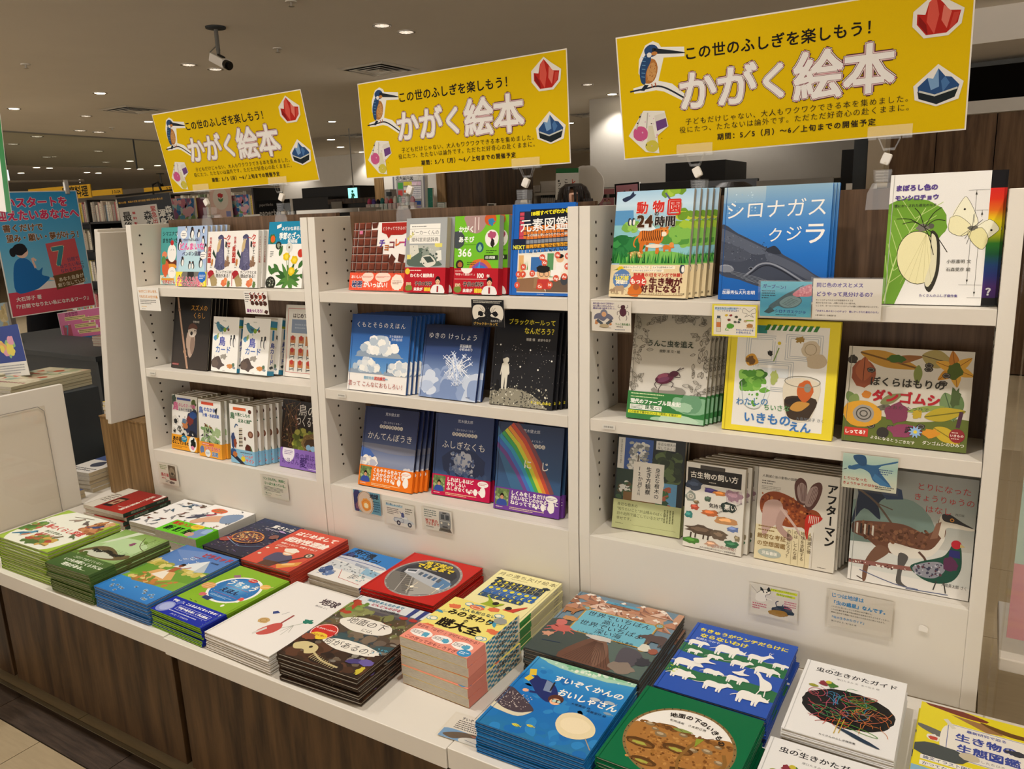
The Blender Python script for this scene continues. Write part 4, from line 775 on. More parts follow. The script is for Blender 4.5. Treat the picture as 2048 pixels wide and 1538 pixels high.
@art
def after(A):
    A.r(0, 0, 100, 100, 'd6cfc0').r(0, 62, 70, 100, 'ddd0a8').t('人類滅亡後の動物の図鑑', 5, 9, 4, '3a342c', .02).scr(5, 13, 22, 18, 2, '5a544a').scr(5, 19, 30, 24, 3, '8a8478')
    A.p([(4, 36), (10, 28), (24, 24), (44, 28), (60, 36), (74, 38), (80, 42), (80, 46), (70, 48), (66, 62), (58, 58), (40, 60), (18, 56), (6, 48)], '8c4422')
    A.dots(6, 28, 72, 56, 150, 1.8, ['a85a2c', '6a2f18', 'b87038', '7c3a1c'], .2).p([(10, 38), (30, 34), (34, 52), (20, 64), (12, 74), (8, 66)], 'c0a094').p([(30, 44), (40, 44), (34, 60), (48, 70), (42, 74), (26, 62)], 'b09084').s([(30, 40), (50, 58), (56, 66)], 4, 'c4a89c', 2).s([(56, 66), (64, 70)], 1, 'b09084')
    for q in ([(50, 30), (46, 14), (52, 6), (60, 10), (62, 22), (60, 34)], [(60, 34), (66, 14), (76, 8), (80, 14), (76, 28), (68, 38)]): A.p(q, '5c3c34').p([((x-60)*.75+60, (y-26)*.75+26) for x, y in q], 'a08880')
    for i in range(5): A.s([(52+i*2, 12), (56+i, 30)], .5, '5c3c34').s([(70+i*1.6, 14), (64+i*2, 32)], .5, '5c3c34')
    A.p([(64, 44), (82, 44), (78, 50), (68, 56), (66, 70), (62, 60)], 'b82c20')
    for i in range(6): A.s([(67+i*2.2, 44), (66.4+i*2.2, 52)], .7, 'e8dcc8')
    A.t('アフターマン', 92, 8, 13.6, '16130f', .05, v=True, sx=1).scr(80, 96, 92, 97.4, 1, '4a443c')
    A.scr(4, 62, 36, 64.6, 1, '8a6a34').scr(4, 66, 36, 68.6, 1, '8a6a34').t('緻密な考証', 3, 74, 7.4, '8a6a38', .02).t('の空想図鑑', 3, 82, 7.4, '8a6a38', .02).e(20, 92, 15, 6, 'a8b0a4').t('児童書版', 20, 92, 5, 'eeeadc', .03, 'c')
    for i, q in enumerate(['人類滅亡後', '地球を支配する', 'のは、どんな姿', 'の動物だろう？']): A.t(q, 69-i*8.6, 62, 5.6, '5c4a34', .0, v=True); A.s([(73-i*8.6, 61), (73-i*8.6, 99)], .3, '8a7a5c')
@art
def tori(A):
    A.g(0, 0, 100, 100, ['8f8e86', '8f948c', 'b0b0a6', 'd8d4ca', 'e2ded6']).p([(0, 30), (50, 24), (70, 50), (40, 66), (0, 70)], '72867c').p([(0, 66), (100, 60), (100, 90), (0, 88)], 'cfd0c8')
    A.p([(6, 0), (22, 2), (30, 20), (22, 30), (24, 44), (10, 36), (0, 50), (4, 24), (0, 14)], '202838').p([(14, 10), (40, 16), (42, 24), (28, 26)], '2c3a54').s([(4, 20), (20, 30), (36, 48)], 1.8, '5a4a3a').s([(20, 30), (34, 34)], 1, '5a4a3a')
    A.p([(2, 49), (20, 46), (44, 45), (62, 50), (70, 44), (72, 36), (76, 36), (78, 44), (76, 56), (66, 68), (50, 72), (28, 70), (14, 62), (2, 58)], '6a4430').p([(34, 62), (56, 64), (68, 62), (76, 50), (77, 54), (68, 68), (50, 73), (36, 71)], 'dcd6c8').dots(8, 48, 64, 62, 110, 1.6, ['7c5238', '54341f', '865c40'], .2)
    for i in range(6): A.p([(1+i*3.4, 49+i*.2), (2.6+i*3.4, 49+i*.2), (2.6+i*3.4, 59), (1+i*3.4, 58)], 'cfc8b8' if i % 2 else '3a2c24')
    A.p([(72, 38), (74, 32), (80, 31), (90, 36), (99, 40), (98, 42), (86, 42), (78, 43), (77, 52), (72, 48)], 'd0c8b6').p([(74, 32), (80, 31), (90, 36), (99, 40), (86, 38), (76, 37)], '2a2622').e(82, 35.4, 1.7, None, 'b87828').e(82, 35.4, .8, None, '14120e').p([(70, 40), (74, 38), (72, 52), (66, 54)], '86604a')
    A.p([(24, 66), (34, 70), (24, 80), (18, 84), (16, 98), (13, 98), (14, 82)], '72503c').p([(42, 70), (50, 72), (46, 84), (46, 94), (52, 98), (42, 96), (42, 84)], '55524e').s([(13, 98), (8, 96)], 1, '4a3a30').s([(58, 66), (64, 72), (60, 76)], 2, '5a4034')
    A.p([(0, 82), (50, 80), (66, 78), (66, 82), (40, 84), (0, 85)], '8a5a50').dots(0, 82, 50, 85, 30, .8, ['e0d8cc', '4a2a28'])
    A.p([(52, 80), (60, 74), (70, 70), (78, 66), (82, 60), (84, 56), (90, 56), (92, 64), (92, 76), (86, 86), (74, 90), (62, 88)], '1f4c3c').p([(54, 80), (64, 74), (76, 72), (80, 78), (72, 86), (60, 86)], '8c8c94').dots(56, 74, 78, 86, 40, 1.1, ['5a3c44', 'c0bcc4', '3c3c50']).e(87, 55, 4, 4, 'b82430').p([(90, 54), (94, 56), (90, 57)], 'c8b070').p([(82, 60), (90, 60), (91, 66), (82, 66)], '2c2c6c').s([(74, 88), (72, 96)], 1, '3a3834').s([(80, 88), (82, 97)], 1, '3a3834').b(84, 72, 6, 7, '5a2c4c', .2)
    A.s([(10, 90), (40, 97), (60, 98)], .8, '5a6484').s([(50, 99), (84, 98)], .8, '5a6484')
    A.t('とりになった', 52, 11, 7.2, 'a8342c', -.002).t('きょうりゅうの', 50, 20, 7.2, 'a8342c', -.002).t('はなし', 60, 29, 7.2, 'a8342c', -.002).t('改訂版', 84, 30.5, 2.4, '4a4a44', .01).t('大島英太郎 さく', 78, 90, 3.6, '3c3c38', .01)
@art
def birds_zukan(A):
    A.r(0, 0, 100, 100, '9cbc3c').b(50, 50, 49, 60, 'e6e8d8', .04, n=40).t('ことり', 10, 38, 7, '5a4a3c', .03, rot=8).t('鳥のくらし図鑑', 24, 47, 9.6, 'c23c34', .05).t('身近な野鳥の', 38, 59, 5, '4a5a34', .03).t('春夏秋冬', 38, 68, 6.6, 'b04a3c', .03).bush(2, 44, 20, 70, 30, 5, ['a8322c', '4a7a34', '7a9a44', 'c45a4c']).bush(74, 6, 96, 40, 40, 5, ['c48a5a', 'a8643c', 'd4a87c', '8a5a34']).bush(40, 72, 76, 94, 46, 5, ['6a8a3c', 'a84434', '4a6a2c', 'c8a04c'])
    A.bird(24, 76, 18, '4a90a8', wing='2f6f8c', belly='c8784a').bird(84, 22, 12, '3c4c78').bird(44, 18, 12, '9a8a7a').bird(62, 20, 11, '6a6058', f=-1).bird(52, 80, 9, 'b06a3c').bird(70, 66, 9, '7a6a50').bird(84, 56, 10, '5a6a48', f=-1).s([(30, 12), (60, 6)], .8, '6a5038').s([(4, 62), (22, 48)], .7, '5a4030').scr(70, 88, 82, 91, 1, '5a5a48')
@art
def caterpillar(A):
    A.g(0, 0, 100, 100, ['7ca04a', '9cbc78', 'a8c890', '7aa04c', '5a7c34']).b(56, 34, 40, 24, 'b4d09c', .08).p([(30, 0), (44, 0), (20, 34), (10, 40)], 'd0dcc0').p([(6, 62), (20, 46), (40, 42), (60, 46), (78, 52), (94, 48), (100, 56), (80, 66), (50, 68), (20, 68)], '6a5c3c').p([(14, 62), (30, 52), (50, 54), (80, 60), (60, 66), (30, 66)], 'c4c8b4')
    for i in range(11): A.b(24+i*6, 53+math.sin(i)*2, 3.4, 4, '2c2a22', .25).s([(24+i*6, 50), (24+i*6+A.R.uniform(-3, 3), 44)], .5, '2c2a22')
    A.s([(60, 8), (78, 26), (100, 34)], 1, '5a4a34').s([(82, 6), (78, 26)], .7, '5a4a34').leaf(70, 14, 14, 6, 30, '6a8a3c').b(62, 26, 5, 5, '8a4a6a', .3).dots(76, 6, 96, 26, 12, 1, ['d8d8c0', '5a6a34']).s([(4, 66), (96, 72)], 1, '4a5c24').bush(0, 64, 30, 78, 12, 8, ['5f7a34', '486024'])
@art
def caterpillar_band(A):
    A.g(0, 0, 100, 100, ['4f6a34', '3f5a2c']).t('コロナで会えていない', 20, 20, 6.6, 'dfe8cc', .0).t('いつも仲間とくらすには', 14, 46, 8, 'e6ecd8', .04).t('理由がある。', 26, 74, 8.6, 'e6ecd8', .04).s([(72, 82), (82, 82)], .6, 'c0d0a0')
@art
def red(A):
    A.g(0, 0, 100, 100, ['8c2a28', '9a2a28', 'a83028']).r(0, 0, 26, 100, 'cfc8b8').r(26, 0, 27, 100, '3a1a18').scr(4, 30, 22, 70, 5, '6a6258')
    A.p([(30, 42), (50, 40), (50, 84), (30, 86)], '2c2422').p([(33, 50), (47, 48), (47, 74), (33, 76)], 'b0886c').b(40, 62, 4, 5, '7a3a34', .2).t('昆虫と食草図鑑', 78, 10, 9, 'e9dccc', .03, v=True).p([(88, 0), (96, 0), (96, 26), (92, 26), (92, 4), (88, 4)], 'efe6da').scr(60, 74, 90, 78, 1, 'd8b8a8')
@art
def red_spine(A):
    A.r(0, 0, 100, 100, '2c3c30').t('昆虫食草図鑑', 50, 52, 66, '8fa08c', .02, v=True).t('野外観察', 50, 10, 50, '7a8c78', .02, v=True)
@art
def sticker(A):
    A.r(0, 0, 100, 100, 'f0eeea')
    for i in range(26):
        x, y, a = A.R.uniform(4, 96), A.R.uniform(4, 64), A.R.uniform(0, 180); c = A.R.choice(['4a3a34', '2c3040', '8a5a44', '5a6a74'])
        A.b(x, y, 3.6, 1.4, c, .2, a).s([(x-4, y-2), (x+4, y+3)], .7, c)
    A.b(34, 16, 17, 9, 'e0582c', .08).scr(24, 10, 46, 20, 2, '4a8a50').p([(24, 56), (40, 36), (60, 26), (84, 22), (90, 34), (74, 44), (50, 54), (34, 64)], 'd8a888').p([(60, 26), (84, 12), (96, 20), (96, 40), (78, 46)], '7c94b4').p([(6, 52), (24, 34), (36, 30), (28, 42), (12, 54)], '3c4058').p([(28, 34), (40, 24), (44, 28), (34, 38)], 'a83c54').bird(16, 40, 14, '3c405a')
@art
def sticker_band(A):
    A.r(0, 0, 100, 100, '6cc82c').t('昆虫ハンター', 4, 22, 11, 'd0342c', .06, o='1c3a10', ow=.05).t('新 訂 版', 8, 64, 17, '10240c', .08).e(60, 16, 13, 9, 'e8c83a').scr(50, 10, 70, 22, 2, 'b0482c').b(84, 56, 15, 18, '7c94c0', .1).b(72, 76, 9, 7, 'c8a08c', .15).b(90, 30, 8, 10, '9ab4d8', .1)
@art
def birdsheet(A):
    A.r(0, 0, 100, 100, 'efede8')
    for i in range(24): A.bird(A.R.uniform(6, 94), A.R.uniform(6, 94), A.R.uniform(10, 16), A.R.choice(['2c3444', '5a4a3c', '8a8c90', '3a5a70', '6a3c30']), f=A.R.choice([1, -1]), a=A.R.uniform(-40, 40))
    A.scr(50, 8, 80, 14, 2, '4a78b0')
@art
def gravity(A):
    A.g(0, 0, 100, 100, ['2c3a5c', '232742', '2a2440', '1c2038'])
    for i in range(150):
        x, y = A.R.uniform(0, 96), A.R.uniform(2, 98); A.s([(x, y), (x+A.R.uniform(2, 6), y+A.R.uniform(-1, 1))], A.R.uniform(.4, 1.1), A.R.choice(['5a4a8a', '7a5aa0', '3c6a8c', 'a88ac0', '2f4a7a', 'c8b8a0']))
    A.b(44, 56, 33, 22, 'c8843c', .04).b(44, 56, 30, 19, '4a2c3c', .05).dots(18, 44, 70, 68, 110, 1.8, ['d8984c', 'e8b868', 'b8602c', '8a3c34', 'f0d08c']).b(84, 40, 9, 8, '8a5a50', .1).b(14, 72, 11, 9, 'a0443c', .15).s([(10, 68), (60, 80), (98, 66)], 1.2, '8cb0d0', .5).leaf(70, 22, 22, 5, 10, 'b89ac8').t('重さと力', 46, 15, 12.4, 'f0ece4', .06).t('科学するえほん', 40, 25, 5, 'd8d4e0', .02)
@art
def relativity(A):
    A.r(0, 0, 100, 100, 'd2503c').t('はじめまして', 50, 13, 14, 'f6efe2', .06, 'c', sl=.1).t('相対性理論', 50, 31, 17, 'f6efe2', .07, 'c', sl=.1).t('時間ってなに？ 空間ってなに？', 50, 43.5, 5.4, 'f6efe2', .03, 'c').scr(12, 48, 34, 54, 3, 'f0d8c8')
    for x, y in [(6, 62), (20, 58), (10, 78)]: A.e(x, y, 3.4, 2.6, 'efe2c8').ring(x, y, 3.4, 2.6, .4, '6a3a28')
    A.p([(30, 74), (36, 66), (60, 66), (72, 74), (72, 88), (34, 90)], '54506a').e(52, 62, 10, 9, 'e8b890').b(50, 56, 14, 7, 'f0e6d4', .15).b(52, 65, 7, 2, 'f0e6d4', .1).p([(36, 88), (66, 86), (60, 100), (34, 100)], '5a3a2c').s([(62, 88), (86, 62)], 4, '3a2c28').b(88, 58, 8, 8, '4a3a2c', .05).e(88, 58, 5, 5, 'e0d4b8').e(88, 58, 2.4, None, '2c241c').p([(64, 92), (94, 74), (98, 84), (74, 100)], 'e09c48').b(80, 86, 10, 4, 'efc27c', .1, -30)
@art
def airplane(A):
    A.sm = False
    A.r(0, 0, 100, 100, 'e8e6de').p([(0, 0), (100, 0), (100, 40), (0, 36)], '2f7cc4').e(80, 40, 18, 6, 'f0efe9').p([(0, 30), (10, 26), (70, 30), (92, 34), (98, 40), (88, 46), (50, 48), (10, 44), (0, 42)], 'c8ccd2').p([(0, 30), (6, 16), (14, 14), (22, 27)], '3c4a80').s([(0, 36), (60, 36), (92, 38)], 1.6, '4a5a94').p([(40, 40), (70, 44), (60, 62), (50, 60)], '9aa4b4')
    A.p([(0, 46), (100, 50), (100, 72), (0, 66)], 'cfd4d4').p([(66, 46), (98, 52), (96, 66), (70, 64)], '8ab4cc').dots(4, 48, 96, 66, 50, 1.6, ['5a646c', '9aa4a8', 'eceae4', '3a4450']).b(14, 76, 10, 12, '44608c', .15).b(26, 84, 8, 9, '5a78a8', .2).dots(6, 70, 34, 92, 20, 1.4, ['2c3c5c', 'b8c4d4']).s([(36, 66), (50, 88)], .9, 'c04c44').s([(50, 88), (92, 92)], .9, 'c04c44').dots(62, 68, 92, 84, 30, 1.6, ['4a5a6a', 'a8b0b4', 'd8d4c8', '7ac0c0']).scr(62, 70, 74, 84, 4, '3c3c44')
    A.t('飛行機', 8, 9, 15, '1c2430', .05, rot=4).t('しゅっぱつ！', 4, 22, 12.6, '1c2430', .05, rot=2).scr(26, 29, 60, 31, 1, 'c4dcf0')
@art
def airplane_spine(A): A.r(0, 0, 100, 100, 'eceae4').r(0, 78, 100, 100, '3a4488').t('飛行機しゅっぱつ', 50, 14, 60, '3a4488', .04, v=True)
@art
def subway(A):
    A.sm = False
    A.r(0, 0, 100, 100, 'c4241e').e(51, 50, 45, None, '9a9690', n=44).e(51, 50, 42, None, '4c4e54', n=44).b(51, 44, 36, 30, '33353c', .05)
    A.p([(9, 50), (40, 50), (60, 92), (30, 90), (14, 74)], '77736c').p([(60, 92), (84, 78), (93, 56), (60, 60), (40, 50)], 'a8a49c')
    for i in range(9): A.s([(20+i*3.4, 54+i*4), (34+i*3.2, 52+i*3.6)], 1.2, '4a4640')
    A.s([(28, 50), (40, 90)], 1, 'b8b4ac').s([(36, 50), (56, 90)], 1, 'b8b4ac')
    A.p([(20, 40), (34, 34), (84, 44), (92, 56), (88, 70), (60, 62), (30, 52), (21, 48)], 'b4b8bc').p([(20, 40), (34, 34), (36, 46), (22, 47)], 'd8dade').p([(70, 42), (90, 50), (88, 68), (72, 64)], '5c84ac').p([(22, 41), (33, 37), (34, 42), (23, 44)], '3a4654')
    for i in range(5): A.p([(40+i*7.4, 39.6+i*1.4), (45+i*7.4, 40.6+i*1.4), (45+i*7.4, 48+i*1.6), (40+i*7.4, 46.6+i*1.6)], '4a6a8c' if i % 2 else '55606c')
    for x, y in [(52, 74), (82, 66)]: A.s([(x-9, y), (x+9, y)], .6, 'f4e8c0').s([(x, y-12), (x, y+12)], .6, 'f4e8c0').e(x, y, 2.2, None, 'fdf6dc')
    for i in range(24): A.e(51+43.5*math.cos(i*PI/12), 50+43.5*math.sin(i*PI/12)*A.ar, .9, None, 'c8c4bc')
    A.t('地下鉄の', 50, 17, 9.6, 'e8d03c', .06, 'c', o='3a3020').t('できるまで', 50, 26, 10.4, 'e8d03c', .07, 'c', o='3a3020').scr(42, 31, 62, 33, 1, 'c8c4bc')
@art
def moon(A):
    A.r(0, 0, 100, 100, 'efe6a8').t('月の満ち欠け絵本', 50, 8.5, 11, '4a3c2c', .0, 'c', sp=.06).scr(28, 14.5, 72, 16.5, 1, '8a7a5c')
    for j in range(5):
        for i in range(7):
            if j == 4 and i > 5: continue
            x0, y0 = 11+i*11.4, 22+j*8.6; c = ['26384c', '23364c', '2a6cb8', '2c62a8', '2a4c74'][j]
            A.r(x0, y0, x0+10.8, y0+8.1, c); cx, cy = x0+5.4, y0+4; A.e(cx, cy, 3.4, None, 'e8d83c')
            if j != 2: A.e(cx+[-2.6, -1.8, 0, 1.6, 2.4][j]+(i-3)*.5, cy, 3.3, None, c)
    A.b(14, 20, 5, 3, '22303c', .3).b(88, 21, 6, 3, '22303c', .3)
    A.p([(24, 86), (34, 72), (26, 62), (28, 61), (44, 72), (56, 70), (58, 72), (46, 84), (38, 86)], '9cb02c').e(47, 73, 4.6, None, '241c18').p([(60, 90), (66, 78), (74, 76), (88, 66), (90, 67), (80, 82), (78, 92)], 'cc4434').e(69, 76, 4.6, None, '241c18').dots(4, 92, 96, 98, 10, .8, ['d8cc8c'])
@art
def mystery(A):
    A.r(0, 0, 100, 100, 'efe07c')
    B_, O_ = '4a9ab8', 'e0744c'
    for i in range(30):
        a = i*.42; x, y = 50+46*math.cos(a)*(.9+.1*(i % 2)), 44+42*math.sin(a); x = max(4, min(96, x)); y = max(4, min(96, y))
        if i % 3 == 0: A.b(x, y, 7, 5, O_, .2)
        elif i % 3 == 1: A.e(x, y, 5, 4, 'f4ecc8').ring(x, y, 5, 4, 1, B_)
        else: A.leaf(x-5, y, 12, 5, A.R.uniform(0, 180), B_).s([(x-5, y+3), (x+5, y-3)], .8, '8a8c84')
    A.b(42, 10, 11, 5, O_, .1).ring(42, 10, 7, 3, .8, 'f4ecc8').b(88, 22, 9, 7, '9a9c94', .1)
    A.t('大人も知らない', 52, 19, 7.6, '3a5a5c', .02, 'c', rot=-3).t('みのまわり', 50, 30, 14, '241c14', .04, 'c').t('の', 50, 40, 7, '241c14', .04, 'c').t('謎大全', 50, 53, 21, '241c14', .05, 'c')
@art
def mystery_band(A):
    A.r(0, 0, 100, 100, 'e8917c').t('身近な「なぜ？」がぜんぶわかる！', 50, 13, 6.6, '7a3a3c', .02, 'c').t('この世っておもしろすぎる。', 50, 86, 7, '7a3a3c', .02, 'c')
    for x0, x1 in [(4, 34), (37, 64), (67, 94)]: A.e((x0+x1)/2, 50, (x1-x0)/2+1, 8, 'f4ece4').r(x0, 38, x1-1, 62, 'f4ece4').scr(x0+1, 40, x0+17, 60, 3, '44403c').b(x1-8, 51, 5, 5, '5aa4c0', .25)
    A.e(91, 80, 9, 7, '3f8fc0').scr(85, 72, 97, 88, 2, 'e4eef4')
@art
def mystery_spine(A):
    A.r(0, 0, 100, 100, 'efe6cc')
    for j in range(11):
        for i in range(2): A.r(i*50+(25 if j % 2 else 0), 4+j*5.6, i*50+25+(25 if j % 2 else 0), 9.6+j*5.6, '3f8ca8')
    A.t('みのまわりの謎大全', 50, 6, 44, '241c14', .06, v=True, o='efe6cc').r(0, 68, 100, 100, 'e8917c').t('この世って', 50, 72, 26, '8a4a44', .0, v=True)
@art
def pyramid(A):
    A.sm = False
    A.g(0, 0, 100, 100, ['4a78bc', '5a84c0', '7a96b8', '4a90d0']).p([(0, 40), (30, 36), (60, 42), (100, 34), (100, 70), (0, 66)], '6a9a34').bush(0, 36, 34, 44, 24, 6, ['c8b85c', 'a0a040', 'd8cc7c']).bush(60, 36, 100, 46, 26, 6, ['c8b85c', '88983c', 'd8cc7c'])
    A.p([(40, 40), (72, 16), (92, 36)], 'dfe4e4').p([(72, 16), (92, 36), (78, 40)], 'b8c4cc').p([(0, 12), (60, 0), (46, 30)], '6a8cc4').p([(6, 66), (100, 58), (100, 76), (0, 80)], '7caa3c').g(0, 74, 100, 100, ['3c8cd0', '2f78c0'])
    A.p([(24, 60), (32, 48), (60, 48), (72, 60), (60, 66), (34, 68)], 'd8a868').p([(34, 60), (46, 44), (60, 62)], 'e9e2d0').p([(46, 40), (54, 38), (56, 48), (46, 50)], 'a85c34').e(50, 35, 4, 4, '8c4a2c').b(50, 33, 4, 2.4, '181410', .1).s([(54, 42), (66, 34)], 2, 'a85c34').p([(12, 68), (24, 66), (60, 68), (76, 62), (66, 74), (26, 76)], '9a7c3c').bush(14, 60, 84, 72, 24, 4, ['c07c3c', '6a8c34', 'd8c078'])
    for i in range(9): x, y = A.R.uniform(14, 60), A.R.uniform(18, 30); A.s([(x-2.6, y-1), (x, y), (x+2.6, y-1.4)], .8, 'f0efe9')
    for i in range(18): x, y = A.R.uniform(4, 96), A.R.uniform(82, 97); A.ring(x, y, 2.4, 2, .5, 'a8d4f0', n=8).b(x, y, 1.4, 1, '8a7a5a', .3)
    A.t('ピラミッド', 48, 9, 10.6, 'c23a3c', .07, rot=-2).t('河江肖剰', 76, 18, 3.6, '26304a', .02).scr(42, 15.4, 58, 17, 1, 'b04050')
@art
def space(A):
    A.r(0, 0, 100, 100, '86b428').e(54, 38, 39, 34, 'f0efe9', n=40).e(54, 38, 35, 30.5, '2c74b8', n=40).eg(54, 34, 26, 22, '64b0dc', '2c74b8').b(56, 17, 8, 4.6, 'c43a34', .05).t('はじめての', 56, 17, 3, 'f4ece0', .04, 'c').t('うちゅう', 54, 28, 14, 'f4f4ec', .04, 'c', sl=.05).t('えほん', 52, 42, 11.4, '1c2850', .07, 'c').s([(32, 35), (76, 35)], .6, 'c04a5c').s([(32, 49), (76, 49)], .6, 'c04a5c').scr(34, 52, 74, 55, 2, 'b8d8ec').b(85, 20, 8, 6, 'e8b45c', .04).s([(74, 23), (96, 17)], 1.2, 'f0d8a0').b(12, 44, 11, 8, 'd89c5c', .05)
    for i in range(3): A.s([(2, 41+i*3), (22, 40+i*3)], .9, 'efcf9c')
    A.b(26, 58, 6, 4, 'd06a70', .1).p([(32, 58), (48, 58), (46, 64), (32, 63)], '2c3c70').b(84, 48, 4, 5, 'e0584c', .1).b(84, 52, 3, 3, 'f4f2ec', .1).e(76, 64, 2.4, 3, 'f0efe9').dots(22, 14, 86, 62, 34, .6, ['f4f4ec', 'e8d83c']).s([(22, 70), (28, 71)], .8, '2c3c1c').s([(32, 70), (38, 71)], .8, '2c3c1c').p([(18, 18), (26, 14), (32, 18), (24, 21)], '9a6a80')
@art
def space_band(A):
    A.r(0, 0, 100, 100, '2030a0').t('宇宙って、こんなふうになってるの！？', 52, 18, 5.2, 'f4f4f0', .06, 'c', rot=-1).e(12, 64, 12, 12, '8a94c8').e(13, 62, 9, 9, 'a4aed8').e(20, 24, 4, 4, '5060b8').fr(28, 36, 90, 60, .5, 'c8ccec').t('宇宙や星を楽しく学ぶ絵本', 59, 48, 4.8, 'f4f4f0', .05, 'c').scr(24, 68, 92, 76, 1, 'd8dcf0').t('かいた：てづかあけみ', 52, 86, 3.4, 'd8dcf0', .02, 'c').dots(2, 4, 98, 96, 26, .4, ['c8ccec'])
@art
def earth(A):
    A.r(0, 0, 100, 100, 'ebe7e0').t('地球', 76, 17, 13.4, '3c2830', .045, 'c').scr(68, 12, 84, 13, 1, '8a7a7c').t('鎌田歩 さく', 74, 25, 3.6, '4a4048', .01, 'c')
    A.b(38, 64, 7, 5.6, 'c8a468', .1).ring(38, 64, 4, 3, .5, '8a6a38').p([(32, 50), (36, 47), (42, 49), (36, 53)], '3a4c84').s([(46, 50), (50, 44)], .5, '3a3a4a').p([(48, 78), (52, 66), (60, 60), (68, 66), (66, 76), (56, 82)], 'c4544c').p([(47, 82), (52, 70), (55, 72), (50, 84)], 'd8d4cc').s([(60, 61), (60, 46)], 2.6, '9c4c48').s([(68, 66), (82, 52)], .6, '7a8a6c').b(84, 48, 6, 4, '2f7c68', .3).s([(76, 58), (72, 70)], .5, '9a9a8c').s([(76, 58), (82, 68)], .5, '9a9a8c').s([(76, 58), (78, 74)], .5, '9a9a8c')
@art
def underground(A):
    A.g(0, 0, 100, 100, ['d4d8d8', 'b8bcb4', '5a5650', '6a6a4c', '4a3c2c', '32261c', '3a2a20']).r(0, 0, 100, 13, 'd8dcdc').r(0, 13, 100, 18, '6a6664').r(0, 18, 100, 28, '575258')
    A.bush(0, 20, 100, 46, 70, 8, ['6a5c40', '5a4a34', '7a7c4c', '8c9058', '4f4834']); A.bush(0, 10, 20, 30, 24, 5, ['6a8a3c', 'b0442c', '8a9a50']); A.bush(0, 48, 100, 72, 60, 9, ['544638', '6a5c50', '4a3c30', '7a6a58', '3c4448'])
    A.p([(0, 62), (40, 56), (70, 62), (100, 56), (100, 64), (60, 70), (0, 70)], '3c5458').bush(0, 72, 100, 98, 80, 8, ['3c2a1e', '4a3020', '2c201a', '5a3a28'])
    for i in range(24): A.b(A.R.uniform(2, 98), A.R.uniform(40, 96), A.R.uniform(2, 5), A.R.uniform(1.6, 3.4), A.R.choice(['7c7468', '5a544c', '8a8478', '6a5c4c']), .15)
    A.dots(4, 26, 96, 46, 40, .8, ['c8a0b0', 'd8d0c0', '8a3a2c'])
    for x in (74, 86): A.p([(x, 0), (x+6, 0), (x+4, 14), (x-1, 15)], '3a4480').b(x, 17, 5, 3, 'b03a34', .15)
    A.t('地球のまんなかまで', 14, 4, 5.4, '4a8aa8', .03).t('どんどんのびる', 24, 9, 5.6, 'c0485c', .03).t('しかけ絵本', 40, 14, 5, '4a4a50', .03)
    A.b(48, 40, 33, 13, 'e9e4d8', .04, n=30).t('地面の下', 47, 37, 12.4, '2c2420', -.004, 'c').t('には、', 58, 46, 6.4, '2c2420', -.004, 'c').b(60, 70, 34, 9, 'e9e4d8', .05, n=30).t('何があるの？', 60, 70, 11, '2c2420', -.004, 'c')
    A.b(16, 61, 15, 14, 'c8342c', .03, n=30).ring(16, 61, 14, 13, .8, 'f0e4dc').b(16, 68, 11, 6, 'e8c83a', .05).t('しかけいっぱい！', 16, 58, 3.2, 'f4ece4', .05, 'c').t('さらに長い', 16, 67, 3.4, 'b03028', .06, 'c')
    A.p([(4, 84), (14, 78), (30, 80), (34, 88), (26, 92), (20, 88), (10, 90)], 'cfc08c').e(24, 83, 2, 2, '2c2018').s([(34, 88), (50, 94), (72, 96)], 2.2, 'c4b484')
    for i in range(12): A.s([(36+i*3, 88+i*.7), (35+i*3, 95+i*.4)], .8, 'c4b484')
    A.b(80, 84, 9, 4, '4a4078', .1, -20).b(92, 82, 8, 5, '6a5ca0', .15).b(94, 92, 3, 6, 'c8b83c', .3).b(8, 72, 8, 5, '8a4a34', .2).dots(86, 62, 98, 70, 12, 1, ['5aa4c0'])
